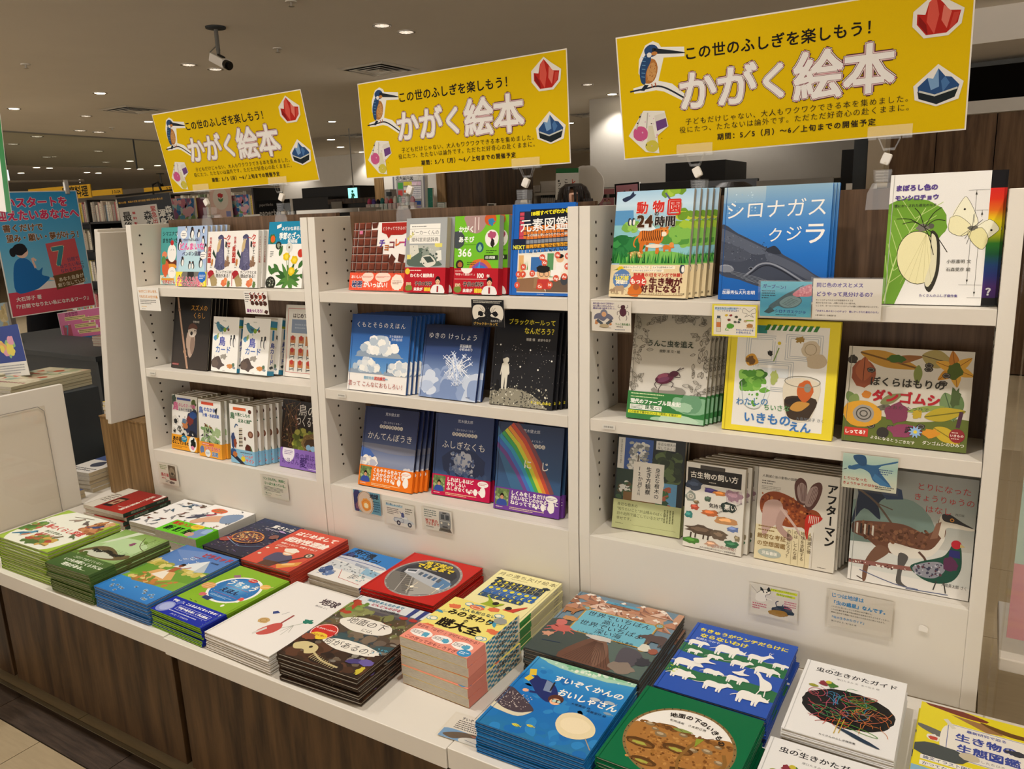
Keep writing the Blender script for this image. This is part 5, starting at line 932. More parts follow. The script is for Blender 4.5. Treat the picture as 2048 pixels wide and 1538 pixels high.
@art
def world(A):
    A.r(0, 0, 100, 100, '6f8898').bush(0, 0, 100, 26, 10, 12, ['c09478'])
    for i in range(46):
        x, y, k = A.R.uniform(-2, 100), A.R.uniform(4, 30), A.R.uniform(5, 12); A.p([(x-k, y+k*.5), (x, y-k*.5), (x+k, y+k*.5)], A.R.choice(['b88468', 'a8745c', 'c89c84', 'd8b8a4', '96664c'])).p([(x, y-k*.5), (x+k*.3, y+k*.1), (x+k, y+k*.5), (x+k*.2, y+k*.4)], A.R.choice(['7a5244', '8c6454'])).p([(x-k*.25, y-k*.25), (x, y-k*.5), (x+k*.2, y-k*.3), (x, y-k*.1)], 'e6dccf')
    A.p([(0, 52), (30, 54), (40, 62), (40, 100), (0, 100)], '46504c').p([(60, 62), (100, 66), (100, 100), (60, 100)], '5a6a64')
    A.r(20, 23, 24, 25, '7a6a60').r(30, 6, 62, 9.6, '5a9cb8').scr(38, 7, 56, 8.8, 1, '24485c')
    for a, c in ((0, 'a8843c'), (1.1, 'd0b878'), (1.6, '6fb4c8')): A.r(19+a, 25+a*.8, 87-a, 62-a*.8, c)
    for x, y in [(19, 25), (87, 25), (19, 62), (87, 62)]: A.e(x, y, 4, None, 'a8843c').e(x, y, 2.6, None, '6fb4c8').ring(x, y, 1.4, 1.4, .5, 'a8843c')
    A.t('世界でいちばん', 53, 31, 8.4, '28303c', .0, 'c').t('高い山', 53, 39, 8, '28303c', .0, 'c').t('世界でいちばん', 53, 46.5, 8.4, '28303c', .0, 'c').t('深い海', 53, 54, 8, '28303c', .0, 'c').t('いきもの・地球のいちばん事典', 53, 60, 3.6, '28303c', .0, 'c')
    A.b(14, 62, 9, 6, 'c4645c', .15).b(10, 54, 5, 5, 'c87068', .1)
    for i in range(8): A.s([(13, 62), (13+math.cos(i*.8)*10, 64+math.sin(i*.8)*5), (15+math.cos(i*.8+.4)*14, 66+math.sin(i*.8)*6)], 1.8, 'c4645c', .8)
    A.b(8, 74, 5, 4, 'd0987c', .35).s([(8, 84), (24, 82)], 1, '2c3c54').p([(30, 100), (40, 70), (50, 64), (58, 66), (68, 84), (74, 100)], '6a4a3c').p([(50, 64), (58, 66), (66, 84), (62, 100), (54, 84)], '7c5c4c').b(50, 63, 12, 3.4, 'c8c4bc', .2)
    for i in range(16): A.s([(48+i*.5, 68), (34+i*2.6, 98)], .4, '4a3228')
    A.p([(72, 68), (84, 66), (92, 74), (88, 88), (76, 90)], '545058').b(82, 92, 10, 8, '8a7c70', .2).beast(92, 47, 20, '5a4a48', fat=.42, horn=3, f=-1).b(88, 60, 5, 6, 'd8d4c4', .2).b(96, 62, 4, 4, '9a5a48', .2).beast(8, 34, 14, 'a8744c', neck=.6, f=1).b(14, 46, 7, 3.6, 'c08c5c', .2).b(94, 78, 6, 6, '3c3c44', .3)
@art
def world_spine(A): A.r(0, 0, 100, 100, '3c3c3c').r(0, 0, 100, 24, 'a87c64').dots(0, 0, 100, 100, 40, 12, ['6a5a50', '8a7464', '2c2c30', '54605c'])
@art
def aquarium(A):
    A.g(0, 0, 100, 100, ['4a9cc8', '2f88c8', '2278c0', '1c6cb8', '2070b4', '2c78a8']).b(56, -2, 54, 12, 'a8d0b8', .05, n=36).b(60, -3, 40, 8, '8cc49c', .08, n=30).dots(20, 0, 96, 6, 30, 2, ['d0e4d0', '7ab890', 'e4ecd8'])
    A.dots(0, 16, 100, 100, 60, 6, ['2f84c4', '2474b8', '1f6cb4'], .2)
    A.t('すいぞくかんの', 30, 22, 9.6, 'f2f0e6', .04, sl=.06).t('おいしゃさん', 42, 38, 11, 'f2f0e6', .04, sl=.06)
    A.p([(10, 32), (22, 28), (34, 30), (46, 44), (42, 54), (30, 50), (20, 42)], '24306a').p([(10, 24), (16, 26), (26, 32), (22, 40)], '24306a').p([(4, 20), (10, 18), (14, 26), (8, 28)], 'e0c03c').p([(8, 27), (14, 30), (12, 36), (6, 34)], 'e0c03c').p([(26, 28), (34, 30), (38, 42), (30, 42)], '7c8ca8').s([(20, 48), (32, 46)], 3, '24306a').b(16, 48, 3, 2.4, 'eeb08c', .1).s([(36, 40), (34, 28)], 1.6, '2c2420').e(46, 48, 7, 6.4, '5a3428').e(47, 51, 5, 4.4, 'eeb890').p([(43, 48.5), (52, 48), (52, 51.6), (44, 52)], '20242c').e(45.6, 50.2, 1.9, None, 'b8d4c8').e(50, 50, 1.6, None, 'b8d4c8')
    A.p([(0, 50), (14, 54), (28, 62), (36, 68), (34, 72), (24, 76), (10, 76), (0, 74)], '4c4048').p([(0, 72), (12, 76), (26, 76), (36, 70), (28, 80), (10, 80), (0, 78)], 'd8d0b4').dots(0, 54, 28, 74, 90, .55, ['c8bcb4'])
    A.p([(60, 62), (70, 56), (82, 58), (92, 66), (94, 76), (84, 84), (70, 84), (60, 74)], 'e4d4ac').b(76, 70, 13, 10, 'ecdcb8', .05).s([(90, 80), (99, 90)], .8, 'b09878').fish(77, 34, 12, 'b8c0c4').fish(90, 33, 12, 'a8b4bc').fish(94, 46, 9, '8ca0b0')
    A.fish(33, 90, 9, 'd8cc4c', st='5a7a3c').fish(44, 86, 8, 'd8cc4c', st='5a7a3c').t('大塚美加 作', 60, 47, 3.4, '1c3458', .01).t('斉藤俊行 絵', 76, 50, 3.4, '1c3458', .01).fish(14, 14, 5, '6ab0d4')
@art
def poop(A):
    A.r(0, 0, 100, 100, '2e56b4')
    A.t('ちきゅうがウンチだらけに', 50, 9.5, 7.3, 'e8d83c', .06, 'c').t('ならないわけ', 10, 18, 8, 'e8d83c', .06).t('松岡たつひで', 8, 24, 4, 'dce4f4', .02)
    for y in (40, 72): A.p([(0, y-6), (30, y-3), (60, y-7), (100, y-4), (100, y+9), (60, y+6), (30, y+9), (0, y+6)], '2f7048')
    W = 'f1efe8'
    L = [(12, 31, 17, {'fat': .3}, 1), (42, 32, 24, {'fat': .42, 'horn': 2}, 1), (70, 31, 17, {'neck': .5, 'horn': 1}, 1), (92, 34, 13, {'tail': .9}, 1), (14, 44, 12, {}, 1), (34, 45, 13, {'leg': .2}, 1), (58, 45, 16, {'tail': .8, 'neck': .3}, 1), (82, 46, 19, {'fat': .36, 'horn': 3}, 1),
         (14, 63, 23, {'fat': .34, 'leg': .28, 'tail': .9}, 1), (40, 66, 16, {'leg': .16, 'fat': .34}, 1), (62, 66, 17, {'fat': .3}, 1), (16, 79, 20, {'fat': .42, 'leg': .24}, 1), (48, 81, 20, {'tail': .8, 'neck': .25}, 1), (80, 84, 23, {'fat': .42, 'horn': 2}, 1)]
    for x, y, k, d, f in L: A.beast(x, y, k, W, f=f, **d)
    A.p([(84, 66), (80, 56), (76, 52), (79, 50), (84, 56), (92, 60), (94, 68), (86, 72)], W).s([(86, 70), (84, 78)], 1, W).s([(90, 70), (91, 78)], 1, W)
    A.p([(18, 54), (26, 50), (34, 44), (32, 52), (40, 54), (30, 56), (24, 60)], W).p([(56, 58), (62, 55), (66, 50), (66, 56), (72, 57), (64, 60)], W).dots(2, 70, 12, 78, 16, .7, ['c8d83c'])
@art
def soil(A):
    A.r(0, 0, 100, 100, '0a6a40').e(50, 57, 43, 43, '8a6f44', n=48).e(50, 57, 40.6, 40.6, 'efece4', n=48)
    pts = A._ell(50, 57, 40.6, 40.6, 0, 64); pts = [(x, max(y, 42+3*math.sin(x*.13)-(x-50)*.06)) for x, y in pts]
    A.p(pts, 'a8743a').dots(20, 50, 82, 90, 260, 1.3, ['8c5a28', 'c08c4c', '7a4c20', 'b8823f', '9c6a30'], .2).bush(14, 43, 88, 46, 50, 2.4, ['7a5228', '8a5c2c', '6a4420'])
    for x, y, k in [(22, 46, 4), (34, 54, 5), (50, 47, 3.6), (62, 60, 4), (72, 56, 4.4), (84, 64, 4), (28, 50, 3), (78, 48, 3)]: A.b(x, y, k, k*.6, '8a7454', .1).b(x-.6, y-.8, k*.6, k*.3, 'b8a484', .1)
    for x, y, a, b_ in [(24, 70, 12, 5), (52, 64, 12, 5), (66, 86, 13, 5), (34, 88, 10, 4)]: A.b(x, y, a, b_, '5c3c1c', .06).b(x, y+1, a*.8, b_*.55, '80582c', .06).b(x-1, y+1, a*.5, b_*.35, 'a8a848', .2)
    A.s([(62, 48), (58, 60), (56, 76), (62, 92)], 3, '8c6430', 2).s([(84, 54), (88, 66), (80, 78)], 3, '8c6430').p([(60, 46), (66, 44), (62, 56)], '8a9a34').leaf(40, 43, 16, 4, -6, '8a9a50').s([(30, 42), (40, 40), (48, 43)], .5, '5a4a2c').s([(66, 44), (72, 40)], .5, '6a4a2c')
    L = '地面の下のいきもの'
    for i, ch in enumerate(L):
        dg = -112+i*10.4; a = rad(dg); A.t(ch, 48+35*math.cos(a), 59+35*math.sin(a)*A.ar, 6.2, '241e1a', .045, 'c', rot=dg+90)
    A.t('松岡達英　さく', 34, 34, 3, '4a443c', .0).t('大野正男', 52, 34, 3, '4a443c', .0)
    for i in range(40): A.e(50+41.8*math.cos(i*PI/20), 57+41.8*math.sin(i*PI/20)*A.ar, .5, None, '2c2018')
@art
def bug(A):
    A.r(0, 0, 100, 100, 'ecebe8').t('虫の生きかたガイド', 52, 11, 9, '26282a', .03, 'c').scr(26, 5.4, 34, 6.6, 1, '5a5a58').t('澤口たまみ 文', 34, 19, 3.4, '5a5a58', .0).t('あべ弘士 絵', 58, 19, 3.4, '5a5a58', .0)
    A.b(52, 56, 43, 32, '161719', .03, n=40)
    def scrib(c, n, x0, x1, y0, y1, w=.6):
        for i in range(n):
            x, y, a = A.R.uniform(x0, x1), A.R.uniform(y0, y1), A.R.uniform(0, 6.28); q = [(x, y)]
            for j in range(5): a += A.R.uniform(-.8, .8); x += math.cos(a)*3.4; y += math.sin(a)*3; q.append((max(8, min(92, x)), max(28, min(84, y))))
            A.s(q, w, c)
    scrib('b8506a', 14, 26, 50, 34, 70); scrib('3f8cb8', 12, 30, 74, 36, 60); scrib('4a9a4c', 14, 40, 76, 34, 56); scrib('c8783c', 18, 50, 88, 52, 74); scrib('c44a3c', 10, 24, 60, 60, 78)
    def lf(x, y, ln, wd, a, c): 
        ca, sa = math.cos(rad(a)), math.sin(rad(a)); P = lambda u, v: (x+(u*ln*ca-v*wd*sa), y+(u*ln*sa+v*wd*ca)*A.ar)
        A.s([P(u, v) for u, v in [(0, 0), (.2, .4), (.5, .5), (.8, .35), (1, 0), (.8, -.35), (.5, -.5), (.2, -.4), (0, 0)]], .7, c).s([P(0, 0), P(1, 0)], .6, c)
        for k in (.3, .5, .7): A.s([P(k, 0), P(k+.15, .35)], .4, c).s([P(k, 0), P(k+.15, -.35)], .4, c)
    lf(46, 62, 44, 26, -14, 'c06a4c'); lf(44, 46, 36, 12, -26, 'b0543c'); lf(20, 62, 30, 14, 20, '4a9a5c'); lf(52, 44, 26, 8, 8, '6a9c44')
    A.ring(20, 44, 8, 7, .7, 'b8505c').ring(18, 45, 4, 3, .6, 'b8505c').b(24, 30, 6, 5, '8a3440', .3).b(32, 30, 5, 5, '4a7a34', .3).e(28, 27, 3, None, 'c8b83c').leaf(10, 36, 10, 5, 0, '9a9a34').ring(66, 78, 18, 3, .7, '5a9a3c', 14).b(66, 87, 22, 2.6, '2a3c50', .1, 22).s([(48, 70), (46, 90)], .8, 'c8a83c').s([(52, 70), (50, 88)], .8, 'c8a83c').t('たくさんのふしぎ傑作集', 50, 95, 3, '4a4a48', .03, 'c')
@art
def ecology(A):
    A.r(0, 0, 100, 100, 'e4d42a').b(30, 3, 28, 4.6, '7a3a2c', .08, 8).p([(26, 8), (60, 10), (70, 18), (56, 20)], '9c7448').p([(50, 8), (76, 12), (98, 12), (86, 17), (66, 16)], '6a4a24').b(94, 26, 26, 7, '4c565c', .06).p([(0, 30), (20, 34), (32, 40), (26, 44), (4, 36)], '6a6a64').r(24, 20, 96, 62, 'ebe6da').b(24, 42, 5, 22, 'ebe6da', .05).fr(25, 21, 95, 61, .6, '5a6aa0')
    A.t('最新研究で迫る', 56, 25, 4.6, '3a4a9a', .03, 'c').t('生き物の', 56, 35, 12.4, '3a4a9a', .05, 'c').t('生態図鑑', 58, 48, 12.4, '3a4a9a', .05, 'c').t('きのしたちひろ', 58, 57, 3.8, '4a4a5c', .01, 'c').fr(56, 43.6, 69, 52.4, 1.2, '3a4a9a')
    A.b(20, 60, 24, 11, '4a5050', .06).b(44, 56, 8, 6, 'c8bca0', .08).b(88, 56, 6, 8, 'c8c0a8', .1).b(80, 66, 12, 5, 'c44a5c', .15).b(14, 44, 6, 5, 'e8e4d8', .2).b(14, 45, 4, 3, 'c44a3c', .2).b(80, 36, 9, 4, '3a3c44', .2).s([(22, 16), (30, 26)], 4, 'd8d4c4')
    A.r(6, 68, 70, 73, 'f0ece0').t('論文イラスト図鑑', 8, 70.4, 5, '3a4a7a', .02).r(6, 75, 60, 80, 'f0ece0').t('かつてない図鑑', 8, 77.4, 5, '3a4a7a', .02).r(0, 82, 100, 100, '8ab4cc').b(60, 90, 20, 6, '5a4a3c', .2)
def plain_spine(c, c2=None, lab=None, lc='f0ece0'):
    def f(A):
        A.r(0, 0, 100, 100, c)
        if c2: A.r(0, 72, 100, 100, c2)
        if lab: A.t(lab, 50, 10, 52, lc, .03, v=True)
    return f

# ------------------------------------------------------------ sign and small card designs
def kingfisher(A, x, y, k):
    P = lambda l: [(x+u*k, y+v*k*A.ar) for u, v in l]
    A.p(P([(-.52, .48), (-.16, .42), (-.34, .1), (-.3, -.25), (-.1, -.6), (.12, -.68), (.28, -.6), (.34, -.5), (.98, -.42), (.98, -.18), (.4, -.22), (.3, .1), (.22, .36), (.6, .48), (1.0, .84), (.94, 1.0), (.36, .66), (.14, .6), (-.22, .62), (-.5, .62)]), 'efeee8')
    A.s(P([(-.62, .56), (-.1, .52), (.2, .5), (.5, .62), (.96, .92)]), k*.045, '2c3038')
    A.p(P([(-.18, .42), (-.32, .56), (-.2, .58), (-.06, .44)]), '1f2836').b(x-.02*k, y+.08*k*A.ar, k*.23, k*.34, 'b0743a', .03, 12).b(x+.04*k, y+.1*k*A.ar, k*.13, k*.24, 'c89458', .05, 12)
    A.p(P([(-.28, .34), (-.3, .0), (-.16, -.3), (0, -.4), (.04, -.2), (-.12, .1), (-.16, .4)]), '2a4a74').b(x+.06*k, y-.44*k*A.ar, k*.2, k*.16, '2c4a78', .03).p(P([(.1, -.5), (.3, -.46), (.92, -.3), (.94, -.26), (.3, -.33), (.12, -.36)]), '262c34').b(x+.14*k, y-.36*k*A.ar, k*.09, k*.05, 'c08040', .05).b(x+.0*k, y-.34*k*A.ar, k*.07, k*.06, 'e6e4dc', .1).e(x+.17*k, y-.46*k*A.ar, k*.025, None, '0c0c10')
    for i in range(6): A.s(P([(-.26+i*.012, .2-i*.1), (-.16+i*.012, .22-i*.1)]), k*.015, '6a9cc4')
    A.dots(x-.1*k, y-.1*k*A.ar, x+.16*k, y+.34*k*A.ar, 30, k*.014, ['8a5428', 'd8a868']).s(P([(.02, .42), (.04, .52)]), k*.03, 'b0603c').s(P([(.12, .4), (.14, .5)]), k*.03, 'b0603c')
def sign(A):
    A.r(0, 0, 100, 100, 'e2be00'); kingfisher(A, 10.4, 27, 11.5); A.sm = False
    A.t('この世のふしぎを楽しもう！', 21.5, 20, 4.25, '201c18', .03, sp=.02)
    x = 19
    for ch, s_ in (('か', 12.4), ('が', 12.6), ('く', 11), ('絵', 14.2), ('本', 14.2)):
        for o, c in ((.1, '4a2a30'), (.075, 'c98a94'), (.058, 'efe8e0'), (.044, '8a4a54'), (.03, 'f1eeea')): A.t(ch, x, 50, s_, c, o*1.2)
        x += s_*.97
    A.t('子どもだけじゃない、大人もワクワクできる本を集めました。', 21, 74, 2.14, '2c241a', .015, sp=.1).t('役にたつ、たたないは論外です。ただただ好奇心の赴くままに。', 19, 80.5, 2.14, '2c241a', .015, sp=.1).t('期間：5／5（月）～6／上旬までの開催予定', 31, 89, 2.1, '2c241a', .035, sp=.12)
    FX = lambda l: [(1.8+(x-3)*.7, y) for x, y in l]
    A.p(FX([(3, 81), (11, 61), (21, 63), (22.5, 76), (17, 83), (17.5, 98), (11, 96)]), 'e9e6dc').b(6, 80, 2.6, 2.4, 'c85a8a', .05).s(FX([(7, 76), (10, 63)]), .4, 'b8b4a8').s(FX([(12, 76), (13, 63)]), .4, 'b8b4a8').p(FX([(13, 74), (15, 74), (16.6, 91), (11.6, 91)]), 'd8d4b8').b(9.6, 91.5, 2.2, 1.9, 'ccc04a', .05).p(FX([(16, 66), (21, 64.5), (22, 76), (17, 79)]), 'dcd8cc').p(FX([(16.6, 71), (21.5, 69), (22, 76), (17, 79)]), '6a4480').dots(5, 64, 14, 92, 14, .3, ['2c2424', 'd8a8c0'])
    A.p([(85.6, 14), (89, 7), (91, 3), (94, 9), (98, 16), (97.5, 26), (94.5, 33), (88.5, 33), (85.5, 24)], 'ece8e0').p([(86.6, 16), (88.6, 17), (89.4, 9), (91, 5), (93, 11), (94.4, 16), (97.2, 17), (96.6, 25), (94, 31), (89, 31), (86.6, 23)], 'b8281f').p([(89.4, 9), (91, 5), (92, 18), (91, 31), (89, 22)], 'd8584a').p([(93, 12), (95, 17), (94, 28), (92.6, 22)], 'e07868').p([(87, 17), (89, 24), (89.4, 31), (87, 23)], '8a1c18').p([(95.5, 18), (97, 18), (96, 26), (94.6, 29)], 'c84438')
    A.p([(86.5, 66), (92.5, 52), (99, 66), (98, 78), (92.5, 82), (87, 76)], 'ece8e0').p([(87.6, 67), (90, 61), (91.4, 62), (92.6, 55), (94.4, 61), (96, 62), (98, 68), (97, 76), (92.6, 80), (88, 75)], '2c4f80').p([(90, 61), (91.4, 62), (92.6, 55), (93, 68), (91, 70)], '7aa0c8').p([(94.4, 61), (95.6, 66), (94, 72), (93.4, 64)], '4a74a8').p([(87.6, 70), (92, 74), (97.8, 70), (97, 76.5), (92.6, 80.5), (88, 75.5)], '20282c').s([(88, 70), (92, 74), (97.6, 70)], .5, 'c8ccc4')
def fr_clear(A): pass
@art
def c_sparrow(A): A.r(0, 0, 100, 100, 'e9e5dc').t('ものすごくきれい好き。', 6, 17, 9.4, 'd08c2c', .04, sx=.95).t('それがスズメの生きる道。', 6, 40, 8.8, 'd08c2c', .05, sx=.9).scr(8, 52, 82, 74, 3, '3a3832').scr(10, 80, 44, 86, 1, 'd8b060').scr(12, 91, 36, 95, 1, '5a5850')
@art
def c_chick(A):
    A.r(0, 0, 100, 100, 'ebe7df').scr(4, 6, 22, 50, 5, '3a3834')
    for j in range(2):
        for i in range(4): x, y = 34+i*18, 20+j*28; A.b(x, y+4, 8, 7, ['5a2c24', '5a2c24', 'b8503c', '5a2c24'][i] if not j else '4a2a22', .2).s([(x-3, y), (x-8, y-9), (x-2, y-14)], 3, '5a2c24').s([(x, y+10), (x+2, y+16)], 1, '8a5a3c').b(x-9, y-8, 2, 2, 'c03028', .2)
    A.t('鳥をつくろう！', 6, 86, 11, '8a2c7c', .06).b(90, 88, 8, 6, '4a2a22', .3)
@art
def c_hands(A):
    A.r(0, 0, 100, 100, '1c1c1e').scr(6, 3, 94, 14, 2, 'cfcabc').dots(4, 16, 96, 96, 50, .6, ['cfcabc', '6a6a68'])
    for f in (1, -1):
        X = lambda u: 50+(u-50)*f
        A.p([(X(8), 24), (X(30), 20), (X(42), 34), (X(40), 48), (X(34), 46), (X(42), 58), (X(36), 64), (X(22), 66), (X(8), 74), (X(2), 50)], 'dcd4c4').b(X(28), 52, 9, 7, '1a1a1c', .2).s([(X(34), 30), (X(42), 50)], 1, '6a645a').s([(X(26), 30), (X(36), 44)], 1, '6a645a')
    A.t('ブラックホールって', 4, 90, 8.4, 'd0a84a', .03).t('なんだろう？', 58, 78, 6, 'cfcabc', .03)
@art
def c_beetle(A):
    A.r(0, 0, 100, 100, 'e4e0d8')
    for i in range(3): A.r(3, 8+i*8, 52+i*6, 9+i*8, '8a7ab0').t(['虫を追いかけて何年も！', '山に通いつめた人の、', '糞虫を追う絵本です！！'][i], 4, 7+i*8, 5.2, '4a3a80', .06)
    A.b(80, 34, 8.6, 10, '55203a', .04).b(80, 17, 6, 5, '44182c', .08).s([(80, 25), (80, 44)], .5, '2c1020').s([(72, 24), (88, 24)], .6, '2c1020')
    for f in (1, -1):
        for q in ([(73, 20), (68, 18), (69, 10)], [(72, 30), (66, 34), (66, 44)], [(74, 42), (70, 52), (73, 62)]): A.s([(80+(x-80)*f, y) for x, y in q], 1.1, '2c1820')
    A.p([(10, 44), (26, 38), (46, 42), (56, 56), (48, 62), (40, 56), (30, 66), (16, 58), (6, 60)], '6a6c84').e(32, 38, 9, 8, '7a7c90').e(32, 43, 6, 6, 'd8a880').p([(22, 64), (14, 78), (8, 76), (10, 62)], 'c88a58').p([(48, 60), (52, 78), (46, 80), (44, 62)], 'c88a58').p([(16, 58), (30, 72), (26, 80), (12, 66)], '4a5460').p([(50, 58), (36, 72), (40, 80), (54, 66)], '4a5460').b(32, 82, 12, 5, 'b8a888', .15).s([(20, 86), (50, 88)], 1, '5a544c').t('うんこ虫を追え', 60, 74, 5.8, '2f7a34', .06).scr(64, 80, 88, 86, 1, '4a4a44').scr(60, 90, 94, 95, 1, '2c4c78')
@art
def c_yellow(A):
    A.r(0, 0, 100, 100, 'e8dc3a').r(4, 5, 96, 95, 'ece9e0').r(6, 10, 54, 18, 'b4d0e8').t('あなたもちっぽけせかい、', 6, 12, 5.2, '2f4f9a', .05).t('つくってみませんか？', 10, 20, 5.2, '2f4f9a', .05)
    for f in (1, -1): A.p([(82, 22), (82+12*f, 10), (82+14*f, 24), (82+4*f, 28), (82+10*f, 38), (82, 32)], 'e8e6dc').s([(82, 22), (82+12*f, 10), (82+14*f, 24), (82+4*f, 28), (82+10*f, 38), (82, 32)], .8, '3a3a38')
    A.r(10, 44, 20, 86, 'd8d4c4').r(11, 36, 19, 44, '3a4a5c').r(10, 56, 20, 72, 'c8743c').fr(10, 44, 20, 86, .6, '4a4a48')
    for x, y, c in [(32, 34, 'd8b83c'), (42, 34, '8a2c34'), (54, 38, '4a4a44'), (38, 48, '6a2c28'), (52, 54, '5a645c'), (62, 46, '3c5a4c'), (60, 54, '4a4c54'), (74, 50, 'b8a078')]: A.b(x, y, 3.6, 2.6, c, .2)
    A.b(40, 68, 8, 6, '4c9a2c', .15).b(46, 66, 4, 4, '4c9a2c', .1).s([(34, 72), (30, 80), (38, 80)], 1.4, '4c9a2c').b(84, 64, 7, 5, 'b07c44', .15).s([(76, 70), (94, 70)], 1.6, 'c8a878').t('わたしのちいさな', 54, 78, 4.8, '2f5fb0', .06).t('いきものえん', 54, 86, 5.6, '2f5fb0', .06).r(76, 46, 92, 50, '8ab03c')
@art
def c_whale(A):
    A.g(0, 0, 100, 100, ['5cb4cc', '4aa4c4', '3f94b8', '5aaec4']).t('ガーブーン！', 4, 13, 8.6, '1c3a8a', .05, rot=4).scr(3, 24, 30, 50, 4, '24485c').p([(18, 70), (34, 52), (52, 34), (74, 20), (68, 32), (76, 40), (82, 56), (70, 72), (50, 76), (36, 70), (26, 78), (20, 86)], '44606c').p([(40, 56), (60, 40), (80, 50), (74, 66), (56, 74), (42, 68)], '6f8c94')
    for i in range(6): A.s([(44+i*3, 62-i*3), (60+i*3, 70-i*3)], .6, '33484f')
    A.p([(64, 34), (84, 14), (100, 8), (100, 38), (80, 42), (70, 42)], 'c87c8c').dots(74, 14, 99, 38, 50, 1.4, ['e0a4ac', 'b8647c', 'd8909c']).s([(58, 36), (72, 20), (84, 10)], 3, '34505c', 1).t('シロナガスクジラ', 30, 84, 7.6, '1c3a8a', .05, rot=2).scr(32, 92, 88, 97, 1, '1c3450').p([(8, 88), (20, 72), (30, 84), (18, 92)], '33505a')
@art
def c_text(A):
    A.r(0, 0, 100, 100, 'dedad2').t('同じ色のオスとメス', 5, 16, 7.6, '56489a', .05).t('どうやって見分けるの？', 5, 38, 7.8, '56489a', .05).t('モンシロチョウのオスが交尾相手のメスを', 5, 53, 2.9, '3a3a38', .03).t('見分けるひみつは、人間には見えない紫外色。', 5, 60, 2.9, '3a3a38', .03).t('ところが、ヨーロッパのモンシロチョウの翅には紫外色がないのです。', 5, 67, 2.9, '3a3a38', .03).t('『まぼろし色のモンシロチョウ　翅にかくされた進化のなぞ』', 4, 80, 3.4, '56489a', .05).t('小原 嘉明 文／石森愛彦 絵', 5, 91, 2.6, '4a4a48', .02)
@art
def c_bluebird(A):
    A.g(0, 0, 100, 100, ['bcd4c8', 'a4c8c0', 'c4d4c4', 'd4d4c0']).p([(10, 42), (24, 30), (40, 26), (60, 26), (98, 8), (96, 14), (66, 34), (90, 82), (60, 74), (50, 50), (34, 40), (22, 46)], '2f6494').p([(20, 4), (40, 2), (44, 26), (34, 32), (22, 18)], '27527c').p([(60, 50), (92, 84), (70, 82), (56, 64)], '3f7cb0').e(14, 40, 4, 4, '2f6494').s([(8, 44), (2, 48)], 1.6, '2a3c4c').scr(66, 34, 92, 52, 3, '2f4c84').t('とりになった', 2, 72, 7.6, 'b0342c', .06).t('きょうりゅうのはなし', 2, 86, 6.6, 'b0342c', .06).scr(62, 84, 96, 95, 2, '3a3a38')
@art
def c_house(A): A.r(0, 0, 100, 100, 'dcd7cc').scr(3, 6, 42, 30, 3, '6a8a3c').r(50, 4, 90, 72, '6a5c4c').b(70, 34, 16, 16, '9a8c78', .15).b(70, 44, 8, 6, '3a332c', .2).r(52, 66, 90, 76, '7c3c30').t('鳥の巣', 4, 56, 15, 'b03c44', .04).scr(6, 68, 34, 78, 1, 'b03c44').scr(26, 78, 50, 92, 2, '4a4a48').b(62, 88, 16, 5, '6a6460', .3)
@art
def c_ringo(A): A.r(0, 0, 100, 100, 'd8d4ca').t('リンゴも月も、地球と', 4, 15, 8.8, '2f7a4c', .05).t('ひっぱりあっている。', 8, 37, 8.8, '2f7a4c', .05).scr(6, 50, 80, 74, 4, '4a4a48').t('『重さと力』', 5, 84, 5, '2f5a4c', .04).scr(48, 82, 90, 86, 1, '4a5a50').scr(6, 92, 46, 96, 1, '5a5a58')
@art
def c_earth(A): A.g(0, 0, 100, 100, ['6a9cb0', '5a8ca4', '6aa0b8']).b(12, 50, 16, 34, '3a3c6a', .1).b(18, 70, 12, 14, '7a5a70', .3).b(44, 54, 30, 36, 'd8c4b0', .04).ring(44, 54, 28, 34, 2, 'a88a6c').b(46, 62, 18, 19, 'e8a04a', .1).b(46, 66, 8, 8, 'f4e8c0', .1).ring(46, 64, 14, 14, 1.4, 'd8702c').t('地球', 62, 18, 16, '2c2438', .06).scr(72, 36, 98, 90, 5, '2c4c6a')
@art
def c_truck(A): A.r(0, 0, 100, 100, 'dcd9d2').r(3, 10, 60, 18, 'a8c8dc').t('飛行機しゅっぱつ！', 3, 10, 7, '2f5f8c', .04).scr(6, 24, 46, 56, 4, '4a4a4c').scr(70, 14, 94, 44, 3, '4a4a4c').p([(30, 66), (50, 64), (54, 56), (74, 54), (76, 64), (92, 72), (92, 84), (30, 84)], 'c4ccd4').fr(30, 66, 60, 84, 1, '3a4a6a').r(56, 56, 74, 66, 'e0e4e8').e(44, 88, 7, None, '33364a').e(44, 88, 3, None, 'c8c8c8').e(82, 88, 7, None, '33364a').e(82, 88, 3, None, 'c8c8c8').e(60, 46, 5, 5, '4a5a8c').p([(54, 50), (66, 50), (64, 60), (56, 60)], '4a5a8c').s([(56, 46), (50, 34)], 2, '4a5a8c')
@art
def c_train(A): A.r(0, 0, 100, 100, 'd9d6ce').scr(4, 6, 46, 44, 4, '3a5a5c').t('地下鉄の', 6, 58, 11, 'b0483c', .05).t('できるまで', 6, 72, 9.6, 'b0483c', .05).scr(8, 82, 40, 90, 1, '4a4a48').p([(56, 14), (64, 6), (86, 6), (94, 14), (94, 74), (86, 80), (62, 80), (56, 74)], '84888c').r(62, 18, 74, 40, '3a4048').r(78, 18, 90, 40, '3a4048').r(68, 9, 82, 14, '2c2c30').e(63, 58, 3.4, None, 'e0dccc').e(88, 58, 3.4, None, 'e0dccc').r(58, 46, 92, 50, 'b0b4b4').p([(58, 80), (92, 80), (98, 96), (52, 96)], '6a6660').s([(60, 88), (92, 88)], 2, '3a3836').r(66, 70, 84, 78, '4a4c50')
